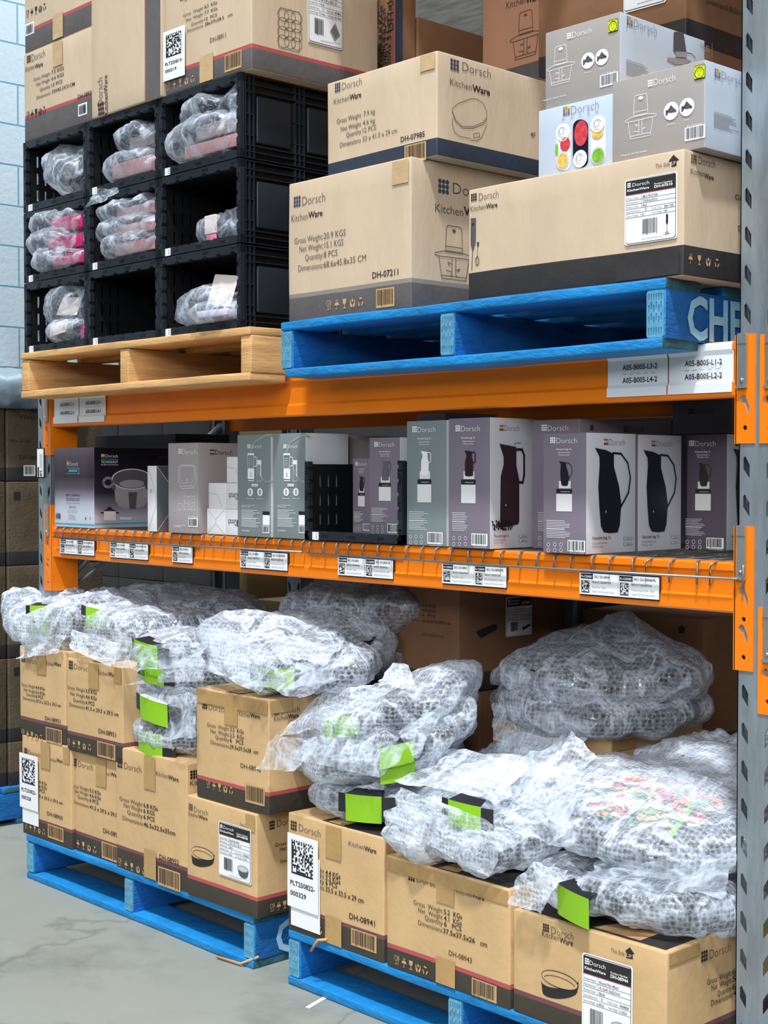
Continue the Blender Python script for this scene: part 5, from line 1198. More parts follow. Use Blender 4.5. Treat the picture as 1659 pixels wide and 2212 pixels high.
def g(s):
    z = 'A7'; p = lambda *a: [uv(s, z, *k) for k in a]
    Lg(s, z, 645, 468, 668, 445, None, [orf, white, yelf]); T(s, z, 'Dorsch', 674, 468, 752, 20, white, -.01); T(s, z, 'IMPACT BONDING', 645, 486, 753, 11, cyan); T(s, z, 'TECHNOLOGY', 645, 504, 753, 15, white); T(s, z, 'INDUCTION', 646, 518, 753, 7, white)
    T(s, z, 'QUATTRO', 1012, 474, 1140, 14, inkn)
    s.poly(p((728, 640), (738, 745), (760, 780), (800, 796), (880, 796), (925, 775), (948, 740), (962, 640)), potgrey, 1)
    s.poly(p((820, 690), (828, 796), (868, 796), (875, 690)), potdark, 2)
    u, v = uv(s, z, 842, 607); ru = uv(s, z, 970, 607)[0] - u; rv = uv(s, z, 842, 540)[1] - v; s.ell(u, v, ru, rv, silver_b, 2, 32); s.ell(u, v, ru * .94, rv * .90, potdark, 3, 32)
    s.ell(u, v - rv * .45, ru * .62, rv * .4, potgrey, 4, 24)
    s.ring(uv(s, z, 690, 628)[0], uv(s, z, 690, 628)[1], ru * .22, rv * .42, .008, potgrey, 2, 20); s.poly(p((712, 615), (712, 668), (738, 676), (738, 640)), potdark, 2)
    u, v = uv(s, z, 955, 640); s.ring(u, v, ru * .2, rv * .5, .008, potdark, 4, 16)
    u, v = uv(s, z, 833, 712); s.ell(u, v, .005, .008, ink, 5, 8)
    s.poly(p((664, 812), (664, 870), (740, 872), (740, 812)), whitebox, 2); s.poly(p((658, 810), (675, 800), (725, 800), (746, 812)), ink, 2); s.poly(p((684, 800), (684, 786), (714, 786), (714, 800)), ink, 2)
    s.poly(p((644, 818), (664, 818), (664, 826), (644, 826)), ink, 2); s.poly(p((740, 818), (758, 818), (758, 826), (740, 826)), ink, 2); s.poly(p((762, 850), (845, 852), (838, 866), (770, 866)), whitebox, 2)
    R_(s, z, 607, 900, 1000, 890, cyan)
pxr = XA(203.5, YM, 1.2)
rb('large pressure pot box with photo of a steel pot, at the left end', XA(118, YM, 1.2), pxr, YM, .40, z0p, ZM(203, 966), mauve_f, front=f, side=g, sidem=potside, topm=black_b)
# long slate box with envelope folds standing before it
def f(s):
    s.ring(.45, .62, .10, .022, .001, ink, 2, 12); s.line([(.1, .97), (.9, .60), (.95, .4), (.1, .03)], .001, pgrey, 1)
def g(s):
    s.line([(.02, .99), (.55, .70), (.98, .99)], .0016, silver_b, 1); s.line([(.55, .70), (.5, .28)], .001, ink, 1); s.line([(.02, .01), (.5, .28), (.98, .01)], .0016, silver_b, 1); s.ell(.55, .70, .05, .016, white, 2, 8)
    s.poly([(.03, .985), (.55, .71), (.96, .985)][::-1], mat('fold_dark', (70, 74, 76), .5), 0.6)
fx0, fx1 = XA(321, YM, 1.2), XA(341, YM, 1.2)
o = rb('tall grey end-folded box leaning against the pot box', fx0, fx1, YM - .004, YM + .085, ZD, ZM(330, 1006), whitebox, front=f, side=g, sidem=slate_b, topm=slate_b)
rb('thin grey box hidden behind the end-folded box', fx1 + .012, fx1 + .045, .06, .26, ZD, ZM(365, 1010), slate_b)
# air fryer box
def f(s):
    z = 'A7'; Lg(s, z, 1144, 446, 1166, 412, white); T(s, z, 'Dorsch', 1170, 448, 1258, 32, white, -.012)
    u0, v0 = uv(s, z, 1140, 668); u1 = uv(s, z, 1258, 668)[0]; v1 = uv(s, z, 1140, 518)[1]; w_, h_ = u1 - u0, v1 - v0
    rr = [(.05, .9), (.15, 1), (.85, 1), (.95, .9), (.98, .4), (.85, .05), (.2, 0), (.05, .3)]
    s.line([(u0 + a * w_, v0 + b * h_) for a, b in rr], .0012, white, 1, True); s.line([(u0 + (.5 + (a - .5) * .85) * w_, v0 + (.6 + (b - .5) * .72) * h_) for a, b in rr], .0009, white, 1, True)
    s.line([(u0 + .2 * w_, v0 + .12 * h_), (u0 + .8 * w_, v0 + .14 * h_)], .0012, white, 1); s.ring(u0 + w_ * .5, v0 + h_ * .38, .03, .012, .0012, white, 2, 10)
    for i in range(3):
        for j in range(2):
            a, b = uv(s, z, 1142 + 38 * i, 804 - 48 * j); c = uv(s, z, 1170 + 38 * i, 804)[0]; d = uv(s, z, 1142 + 38 * i, 764 - 48 * j)[1]
            if i or not j: s.line([(a, b), (c, b), (c, d), (a, d)], .0008, white, 1, True)
            if i: s.line([(a, b), (c, d)], .0008, white, 1)
    T(s, z, 'CE CB RoHS', 1205, 856, 1268, 14, white); Bc(s, z, 1212, 908, 1266, 860, ink, white, 21, 20); T(s, z, 'Voltage AC 220-240V', 1118, 906, 1190, 7, white); T(s, z, '50/60Hz', 1118, 914, 1160, 7, white)
def g(s): Lg(s, 'A7', 1341, 450, 1370, 416, ink, [ink, yelf, ink]); T(s, 'A7', 'Dorsch', 1373, 450, 1483, 32, ink, -.012); 
ax1 = XA(433, YM, 1.2)
rb('warm grey box with outline drawing of an air fryer basket', XA(370, YM, 1.2), ax1, YM - .01, .34, ZD, ZM(433, 956), taupe_b, front=f, side=g, sidem=mat('box_taupe_side', (164, 155, 156), .45))
# small white cartons
GW = 'small white folded boxes beside the air fryer box'
def fold(s): s.line([(.0, 1), (.5, .58), (1, 1)], .0008, pgrey, 1); s.line([(.5, .58), (.5, .42)], .0008, pgrey, 1); s.line([(0, 0), (.5, .42), (1, 0)], .0008, pgrey, 1)
def fold2(s): s.line([(0, .62), (.55, .55), (.8, .05)], .0008, pgrey, 1)
def ud(s):
    s.rect(.70, .35, .86, .60, ink, 1)
    s.text('Dorsch', .68, .58, .26, ink, b=-.01, u1=.2) if False else s.mb.add([s.O + s.ux * (s.W * .66 - x * .30 * s.W) + s.uy * (s.H * .62 - y * s.H * .35) + s.n * .001 for x, y in [(a / textmesh('Dorsch', 0)[2] * 1.6, b) for a, b in textmesh('Dorsch', 0)[0]]], textmesh('Dorsch', 0)[1], ink)
c0, c1, c2_, c3 = XA(447, .0, 1.15), XA(486, .0, 1.15), XA(487, .0, 1.15), XA(522, .0, 1.15)
h1 = ZM(470, 1100, 0) - ZD
for x0, x1, k, fr, lb in ((c0, c1, 0, fold, 'bottom left'), (c2_, c3, 0, ud, 'bottom right'), (c0 + .004, c1, 1, fold2, 'middle left'), (c2_, c3, 1, ud, 'middle right'), (c2_ - .002, c3, 2, fold2, 'topmost')):
    rb('small white folded box, %s of the five beside the air fryer box' % lb, x0, x1, .0 + .003 * k, .13, ZD + k * (h1 + .001) + .0005, ZD + (k + 1) * (h1 + .001), whitebox, front=fr, group=GW)
# blender boxes
def blend(dx):
    def f(s):
        z = 'A8'; q = lambda x: x + dx; p = lambda *a: [uv(s, z, k[0] + dx, k[1]) for k in a]
        Lg(s, z, q(176), 315, q(196), 286, white); T(s, z, 'Dorsch', q(199), 315, q(272), 26, white, -.012)
        s.line(p((196, 345), (225, 270), (300, 225), (345, 222)), .006, mat('sage_pale', (142, 152, 152), .5), 1); s.line(p((345, 540), (300, 545), (255, 490), (240, 420)), .006, mat('sage_pale'), 1)
        s.poly(p((178, 455), (178, 525), (223, 528), (223, 455)), white, 2); s.line(p((182, 452), (176, 360), (222, 360), (216, 452)), .0012, white, 2, True); s.rect(*uv(s, z, q(178), 362), *uv(s, z, q(222), 348), white, 2); s.line(p((222, 372), (240, 378), (238, 435), (220, 440)), .0018, white, 2)
        for y in (385, 400, 415, 430): s.line(p((188, y), (205, y)), .0008, white, 2)
        for y in (488, 504): u, v = uv(s, z, q(201), y); s.ell(u, v, .016, .008, sage_b, 3, 8)
        s.line(p((243, 430), (243, 540), (272, 540), (272, 430)), .0009, white, 2, True); s.poly(p((243, 395), (243, 425), (272, 425), (272, 395)), white, 2); s.line(p((266, 425), (266, 505)), .003, white, 2); s.rect(*uv(s, z, q(180), 540), *uv(s, z, q(222), 534), white, 2)
        s.rrect(*uv(s, z, q(205), 578), *uv(s, z, q(248), 560), .002, white, 2); T(s, z, 'INCLUDED', q(209), 574, q(244), 9, sage_b, 0, 3)
        for x in (196, 263):
            u, v = uv(s, z, q(x), 616); s.ell(u, v, uv(s, z, q(x + 19), 616)[0] - u, uv(s, z, q(x), 588)[1] - v, white, 2, 20); s.rect(*uv(s, z, q(x - 5), 632), *uv(s, z, q(x + 5), 600), pgrey, 3)
        T(s, z, 'Blender Bottle', q(172), 663, q(220), 8, white); T(s, z, 'Blender Jug', q(243), 663, q(284), 8, white)
        T(s, z, 'Voltage AC: 220-240V 50/60Hz', q(136), 710, q(228), 7, white); T(s, z, 'Rated Power: 600W', q(136), 721, q(192), 7, white)
        for a, b in ((740, 795), (798, 852)): u, v = uv(s, z, q(136), b); u2 = uv(s, z, q(272), b)[0]; v2 = uv(s, z, q(136), a)[1]; s.hlines(u, u2, v, v2, 7, white, a, .0009)
        R_(s, z, q(280), 772, q(327), 748, tag_k); R_(s, z, q(281), 842, q(328), 774, white, 1); Bc(s, z, q(284), 895, q(324), 850, ink, white, 22, 16); T(s, z, 'FC CE CB RoHS', q(136), 886, q(190), 11, white)
    return f
GBx = 'sage grey blender boxes'
b1 = XA(588, YM, 1.2)
rb('sage grey blender box touching the small white boxes', XA(515.5, YM, 1.2), b1, YM - .004, .28, ZD, ZM(588, 938), sage_b, front=blend(0), sidem=silver_b, group=GBx)
b2 = XA(592.5, YM, 1.2); b3 = XA(664, YM, 1.2)
rb('sage grey blender box touching the black mesh crate', b2, b3 - .002, YM - .004, .14, ZD, ZM(662, 935), sage_b, front=blend(248), sidem=silver_b, group=GBx)
def f(s):
    s.rrect(.25, .80, .275, .85, .001, ink, 2); s.text('Adjustable', .25, .70, .035, ink, u1=.42); s.text('Shelfbox organiser', .25, .62, .035, ink, u1=.50); s.text('0.6 L', .25, .54, .035, ink, u1=.32)
yy = .42
def g(s):
    T(s, 'A8', 'Adjustable', 637, 342, 697, 14, ink); T(s, 'A8', 'Shortcuts serie', 637, 360, 741, 12, ink); T(s, 'A8', '0.6 L', 637, 380, 664, 13, ink); R_(s, 'A8', 638, 318, 650, 304, ink)
hx = b3 - .03
rb('wide warm grey box standing behind the mesh crate', hx - .12, hx, .145, .66, ZD, Q(610, 937, hx).z, taupe_b, side=g, sidem=mat('box_warm', (172, 160, 158), .45))
# mauve jug boxes ------------------------------------------------------------
JL = {}
def jugshape(s, P_, m, hm, kind, l=2):
    """P_(a,b): a,b in 0..1 of the jug's own box"""
    if kind == 'tall':
        s.poly([P_(*k) for k in ((.08, 1), (.22, .84), (.22, .74), (.12, .60), (.10, .06), (.16, .02), (.40, 0), (.72, .02), (.76, .06), (.76, .56), (.66, .74), (.66, .96), (.4, .98))], m, l)
        s.line([P_(*k) for k in ((.66, .93), (.86, .93), (.93, .86), (.93, .62), (.88, .53), (.76, .53))], .06 * abs(P_(1, 0)[0] - P_(0, 0)[0]) * s.W, hm, l); s.line([P_(.58, .95), P_(.60, 1.01), P_(.80, 1.01)], .03 * abs(P_(1, 0)[0] - P_(0, 0)[0]) * s.W, potgrey, l)
    else:
        s.poly([P_(*k) for k in ((.0, 1), (.12, .90), (.13, .80), (.09, .55), (.12, .30), (.16, .08), (.24, .01), (.42, 0), (.62, .01), (.68, .10), (.72, .34), (.66, .55), (.52, .78), (.52, .93), (.30, .975))], m, l)
        s.line([P_(*k) for k in ((.50, .94), (.72, .93), (.90, .82), (.97, .65), (.92, .48), (.70, .30))], .035 * abs(P_(1, 0)[0] - P_(0, 0)[0]) * s.W, hm, l)
def jugfront(z, x0, y0, x1, y1, m, hm, kind, tilt=0.0, qr=True):
    """x0,y0 top-left and x1,y1 bottom-right pixels of the printed panel area in zoom z"""
    def f(s):
        def q(a, b): return x0 + (x1 - x0) * a, y0 + (y1 - y0) * b + tilt * (x1 - x0) * a
        def t(txt, a0, b0, a1, h, mm=white, b=0.): a = q(a0, b0); c = q(a1, b0); u, v = uv(s, z, *a); u2 = uv(s, z, *c)[0]; v2 = uv(s, z, a[0], a[1] - h * (y1 - y0))[1]; s.text(txt, u, v, v2 - v, mm, u1=u2, b=b)
        a = q(.17, .095); b = q(.29, .045); Lg(s, z, a[0], a[1], b[0], a[1] - (y1 - y0) * .05, white)
        t('Dorsch', .31, .095, .76, .045, white, -.014); t('Vacuum Jug 1L', .30, .15, .65, .015, white, .01); t('Vakuumkanne', .33, .175, .62, .012); t('Pichet vide', .36, .195, .60, .012)
        def J(c, d): a = q(.37 + c * .30, .44 - d * .20); return uv(s, z, *a)
        a = q(.36, .46); b = q(.62, .40); s.rect(*uv(s, z, a[0], a[1]), *uv(s, z, b[0], b[1]), whitebox, 1)
        jugshape(s, J, m, hm, kind, 3)
        a = q(.30, .50); b = q(.65, .465); s.rect(*uv(s, z, a[0], a[1]), *uv(s, z, b[0], b[1]), tag_k, 1); t('view this product online', .40, .49, .60, .010)
        a = q(.30, .645); b = q(.65, .505); s.rect(*uv(s, z, a[0], a[1]), *uv(s, z, b[0], b[1]), whitebox, 1)
        for v0_, v1_ in ((.72, .785), (.79, .855)):
            a = q(.09, v1_); b = q(.62, v0_); u, v = uv(s, z, *a); s.hlines(u, uv(s, z, *b)[0], v, uv(s, z, a[0], b[1])[1], 6, white, int(x0), .0008)
        for i in range(3):
            for j in range(2):
                a = q(.13 + .14 * i, .915 + .045 * j); u, v = uv(s, z, *a); s.ring(u, v, .0042 / s.W, .0042 / s.H, .0008, white, 2, 10)
        a = q(.58, .965); b = q(.92, .885); Bc(s, z, a[0], a[1], b[0], b[1], ink, white, int(x1), 18); t('Vacuum Jug 1L DH-03030', .60, .985, .92, .010)
    return f
def whitejug(z, jx0, jy0, jx1, jy1, m, kind, lx, ly, lw, logo, be=False):
    def g(s):
        Lg(s, z, logo[0], logo[1], logo[0] + logo[2] * .20, logo[1] - logo[3], ink, [ink, yelf, redf]); T(s, z, 'Dorsch', logo[0] + logo[2] * .24, logo[1], logo[0] + logo[2], logo[3], pgrey, -.012)
        def J(a, b): return uv(s, z, jx0 + (jx1 - jx0) * a, jy1 + (jy0 - jy1) * b)
        jugshape(s, J, m, m, kind)
        a = uv(s, z, jx0 + (jx1 - jx0) * .28, jy1 - (jy1 - jy0) * .24); s.rect(a[0], a[1], a[0] + .016, a[1] + .016, whitebox, 3)
        if be:
            R = random.Random(3)
            for k in range(70):
                u, v = uv(s, z, R.gauss(866, 36), R.uniform(1012, 1082)); s.ell(u, v, .018, .010, beans, 4 + k % 2, 7)
        T(s, z, 'Vacuum Jug 1L', lx, ly, lx + lw, lw * .16, ink, .008); T(s, z, 'Vakuumkanne', lx, ly + lw * .26, lx + lw * .8, lw * .13, pgrey); T(s, z, 'Pichet vide', lx, ly + lw * .44, lx + lw * .6, lw * .12, pgrey)
        for k in (0, 1):
            u, v = uv(s, z, lx + lw * 1.65, ly + lw * (.02 + .3 * k)); s.rrect(u, v, u + .20, v + .022, .002, pgrey, 1); s.rrect(u + .008, v + .002, u + .192, v + .020, .0018, silver_b, 2); s.text('24h hot', u + .06, v + .006, .010, ink, u1=u + .17, l=3)
    return g
GJ = 'mauve and sage vacuum jug boxes'
def jb(label, X0, X1, y0, d, ztop, base, **k): return rb(label, X0, X1, y0, y0 + d, k.pop('z0', ZD), ztop, base, group=GJ, topm=k.pop('topm', plum_d), **k)
jugw = mat('print_jug_white', (228, 228, 230), .4); jugg = mat('print_jug_grey', (96, 94, 100), .4)
ycr = .030; zc_ = ZD + .012
jb('low mauve jug box at the back inside the mesh crate', XA(762, ycr + .06, 1.2), XA(800, ycr + .06, 1.2), ycr + .06, .12, P(780, 990, ycr + .06).z, plum_b, z0=zc_, front=jugfront('A8', 898, 385, 1030, 895, ink, ink, 'tall'))
x_ = XA(868.5, ycr, 1.2) - .004
jb('taller mauve jug box with grey jug standing in the mesh crate', XA(797.5, ycr, 1.2), x_ - .003, ycr, .16, P(868, 944, ycr).z, plum_b, z0=zc_, front=jugfront('A8', 1010, 240, 1245, 915, jugg, jugg, 'tall'), sidem=silver_b)
j1 = XA(965, YM, 1.2)
jb('sage jug box with a white jug, right of the mesh crate', XA(878.5, YM, 1.2), j1, YM, .16, ZM(965, 907), sage_b, front=jugfront('B1', 98, 215, 412, 1225, jugw, jugw, 'tall'), sidem=silver_b, topm=sage_b)
j2 = XA(1058.5, YM - .012, 1.2)
jb('mauve jug box whose white side shows an aubergine jug and coffee beans', XA(969, YM - .012, 1.2), j2, YM - .012, .155, P(1058, 901, YM - .012).z, plum_b, sidem=silver_b,
   front=jugfront('B1', 440, 205, 770, 1240, aub, aub, 'tall'), side=whitejug('B1', 822, 400, 1052, 1055, aub, 'tall', 795, 1145, 120, (840, 296, 160, 48), True))
y3 = .10
j3 = XA(1251, y3, 1.25)
jb('tall mauve jug box standing behind the blue-black jug box', XA(1150, y3, 1.25), j3, y3, .16, P(1251, 904, y3).z, plum_b, front=jugfront('B1', 1120, 200, 1480, 1240, navyp, navyp, 'wide'), side=lambda s: (Lg(s, 'B1', 1563, 292, 1590, 250, ink), T(s, 'B1', 'Dorsch', 1596, 296, 1680, 42, pgrey, -.012)), sidem=taupe_b)
j4 = XA(1267, YM - .014, 1.25)
jb('front mauve jug box with a blue-black jug on its pale side, nearest the shelf edge', XA(1173.5, YM - .014, 1.25), j4, YM - .014, .170, P(1267, 934, YM - .014).z, plum_b, sidem=mat('box_silver_cool', (214, 218, 228), .35),
   front=jugfront('B1', 1190, 305, 1550, 1285, navyp, navyp, 'wide'), side=whitejug('B2', 305, 425, 590, 1090, navyp, 'wide', 282, 1140, 148, (375, 402, 165, 50)))
jb('jug box directly behind the front one, only its silver side visible', j4 - .125, j4, .160, .160, P(1380, 936, .16).z if False else Q(1378, 938, j4).z, plum_b, sidem=silver_b, side=whitejug('B2', 682, 440, 945, 1082, navyp, 'wide', 670, 1130, 138, (745, 412, 158, 46)))
y5 = .335
j5 = XA(1570, y5, 1.25)
jb('dark mauve jug box farthest right on the wire shelf', j4 + .004 if XA(1476, y5, 1.25) < j4 else XA(1476, y5, 1.25), j5, y5, .17, P(1570, 937, y5).z, plum_d, front=jugfront('B2', 985, 325, 1335, 1235, ink, ink, 'wide'), sidem=mat('box_sil2', (186, 192, 198), .4),
   side=whitejug('B2', 1383, 430, 1600, 1090, navyp, 'wide', 1370, 1130, 130, (1400, 412, 120, 46)))
def f(s): Lg(s, 'B2', 270, 290, 298, 248, ink); T(s, 'B2', 'Dorsch', 302, 292, 395, 36, ink, -.012)
y6 = .55
jb('mauve-brown box at the back beside the dark stacked box', XA(1333, y6, 1.3), XA(1450, y6, 1.3), y6, .14, P(1400, 908, y6).z, mat('box_brown_mauve', (112, 100, 100), .4), front=lambda s: (Lg(s, 'B2', 535, 300, 565, 255, ink), T(s, 'B2', 'Dorsch', 570, 300, 690, 40, ink, -.01)))
zz6 = P(1520, 935, y6).z
jb('dark grey box under the upper beam, stacked above the farthest right jug box', XA(1452, y6 - .03, 1.3), XA(1580, y6 - .03, 1.3), y6 - .03, .14, UZ[1] - .03, mat('box_dark_grey', (92, 90, 92), .4), z0=P(1520, 937, y6).z, front=lambda s: (Lg(s, 'B2', 1040, 160, 1080, 118, ink), T(s, 'B2', 'Dorsch', 1085, 160, 1245, 42, ink, -.01)))
jb('box below the dark grey stacked box, hidden behind the right jug box', XA(1452, y6, 1.3), XA(1575, y6, 1.3), y6 - .03, .14, P(1520, 937, y6).z - .001, plum_d)
y7 = .30
jb('mauve box lying on top of boxes behind the sage jug box', XA(900, y7, 1.4), XA(962, y7, 1.4), y7, .2, P(930, 893, y7).z, plum_b, z0=P(930, 912, y7).z)
jb('mauve box at the back supporting the lying one', XA(885, y7, 1.4), XA(962, y7, 1.4), y7, .2, P(930, 912, y7).z - .001, plum_b)
# dark things behind the pot box
yd = .46
rb('black carton standing at the back above the pot box', XA(206, yd, 1.35), XA(379, yd, 1.35), yd, .69, ZD, UZ[0] - .012, mat('carton_black', (34, 36, 40), .6, var=.1), name='carton')
XB = 1.25
carton('yellowish carton on the next rack seen past the diagonal brace', XA(380, XB, 1.45), XA(470, XB, 1.45), XB, XB + .35, P(420, 962, XB).z - .12, P(420, 912, XB).z, mat('card_yellow', (176, 164, 120), .8, var=.05), None, 0, front=lambda s: Lg(s, 'A7', 1300, 312, 1335, 275, ink), group='cartons on the next rack')
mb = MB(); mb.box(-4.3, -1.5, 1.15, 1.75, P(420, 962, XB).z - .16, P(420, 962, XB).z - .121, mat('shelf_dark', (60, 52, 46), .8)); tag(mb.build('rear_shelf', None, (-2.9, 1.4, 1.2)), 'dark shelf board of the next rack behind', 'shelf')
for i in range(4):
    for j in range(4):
        carton('added carton coloured as shade behind the rack, %s column, %s layer' % (('leftmost', 'second', 'third', 'rightmost')[i], ('bottom', 'second', 'third', 'top')[j]), -6.40 + .355 * i, -6.05 + .355 * i, 1.22, 1.7, .001 + .40 * j, .40 * (j + 1), mat('card_deep_shade', (42, 38, 34), .7, var=.2), None, 0, group='added cartons with shade in their colour behind the rack', side=None)  # added to fill the dark gap; near-black colour stands in for shade
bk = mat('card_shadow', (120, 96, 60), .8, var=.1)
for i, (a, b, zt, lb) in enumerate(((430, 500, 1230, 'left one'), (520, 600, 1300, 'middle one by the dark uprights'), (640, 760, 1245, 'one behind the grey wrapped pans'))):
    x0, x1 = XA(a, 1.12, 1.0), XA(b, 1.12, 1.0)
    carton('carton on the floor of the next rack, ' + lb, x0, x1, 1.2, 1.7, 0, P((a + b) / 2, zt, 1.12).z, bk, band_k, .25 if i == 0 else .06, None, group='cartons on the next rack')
# ================================================================ wrapped pans
def ridge(p, f, s): 
    n = noise.noise(p * f + s); return 1 - 2 * abs(n)
def blob(c, rx, ry, h, m, seed, amp=.014, nu=120, nv=34, exps=(2.0, 2.6), spikes=(), name='bubble_wrap', parent=None, org=None, tilt=None, rot=0.0, squash=.0, fine=.35, f0=7.0, clamp=None, T2=None, peaks=()):
    """crumpled closed wrap round something: c = base centre"""
    mb = MB(); vs = []; so = V((seed * 1.7, seed * 2.3, seed * .9)); e = exps[1]
    for j in range(nv + 1):
        t = -math.pi / 2 + math.pi * j / nv; ct = abs(math.cos(t)) ** (2 / e); st = math.copysign(abs(math.sin(t)) ** (2 / e), math.sin(t))
        for i in range(nu):
            a = 2 * math.pi * i / nu; k = 1.0; lift = 0
            for (sa, ln, wd, dz) in spikes:
                d = (a - math.radians(sa) + math.pi) % (2 * math.pi) - math.pi; g = math.exp(-(d / math.radians(wd)) ** 2); k += ln * g * ct ** 2; lift += dz * g * ct
            p = V((rx * ct * math.cos(a) * k, ry * ct * math.sin(a) * k, h / 2 + h / 2 * st))
            q = p + V(c)
            n = V((math.cos(a) * ct, math.sin(a) * ct, st)).normalized()
            qw = q + noise.noise_vector(q * 5 + so) * .035
            dd = amp * (ridge(qw, f0, so) * 1.0 - .4) + amp * (fine + .1) * ridge(qw, f0 * 2.6, so * 1.3) + amp * .22 * ridge(qw, f0 * 7, so * .7)
            fa = V((math.cos(a) * 2.6 + seed, math.sin(a) * 2.6, p.z * 5)); dd += amp * .7 * ridge(fa, 1.6, so) * ct
            dd += noise.noise(q * 3.5 + so) * amp * .9
            p = p + n * dd; p.z += lift
            if t > 0:
                for (ax_, ay_, ah_, as_) in peaks: p.z += ah_ * math.exp(-((p.x - ax_) ** 2 + (p.y - ay_) ** 2) / (2 * as_ * as_))
            if T2 is not None: p = T2 @ p
            if p.z < 0.001: p.z = 0.001
            vs.append(p)
    R = Matrix.Rotation(math.radians(rot), 4, 'Z')
    if tilt: R = Matrix.Rotation(math.radians(tilt[0]), 4, 'X') @ Matrix.Rotation(math.radians(tilt[1]), 4, 'Y') @ R
    vs = [R @ p + V(c) for p in vs]
    if clamp:
        for p in vs: p.x = min(max(p.x, clamp[0]), clamp[1]); p.z = min(max(p.z, clamp[2]), clamp[3])
    fs = [(j * nu + i, j * nu + (i + 1) % nu, (j + 1) * nu + (i + 1) % nu, (j + 1) * nu + i) for j in range(nv) for i in range(nu)]
    mb.add(vs, fs, m, True)
    return mb.build(name, parent, org if org is not None else c)
def sheet(cs, m, seed, amp=.012, n=26, name='loose_wrap', parent=None, org=(0, 0, 0), bulge=0.0, f0=9.0, rag=.08):
    """crumpled loose flap spanned by four corner points"""
    A_, B_, C_, D_ = (V(c) for c in cs); nn = ((B_ - A_).cross(D_ - A_)).normalized(); so = V((seed * 1.1, seed * .7, seed * 1.9)); vs = []
    for j in range(n + 1):
        for i in range(n + 1):
            u, v = i / n, j / n
            ed = rag * noise.noise(V((u * 3, v * 3, seed))); uu, vv = u + ed * (abs(u - .5) * 2) ** 3 * (1 if u > .5 else -1), v + ed * (abs(v - .5) * 2) ** 3 * (1 if v > .5 else -1)
            p = (A_ * (1 - uu) + B_ * uu) * (1 - vv) + (D_ * (1 - uu) + C_ * uu) * vv
            q = p
            dd = amp * (ridge(q, f0, so) - .4) + amp * .4 * ridge(q, f0 * 3, so) + amp * .15 * ridge(q, f0 * 8, so) + bulge * math.sin(math.pi * u) * math.sin(math.pi * v)
            vs.append(p + nn * dd)
    fs = [(j * (n + 1) + i, j * (n + 1) + i + 1, (j + 1) * (n + 1) + i + 1, (j + 1) * (n + 1) + i) for j in range(n) for i in range(n)]
    mb = MB(); mb.add(vs, fs, m, True); return mb.build(name, parent, org)
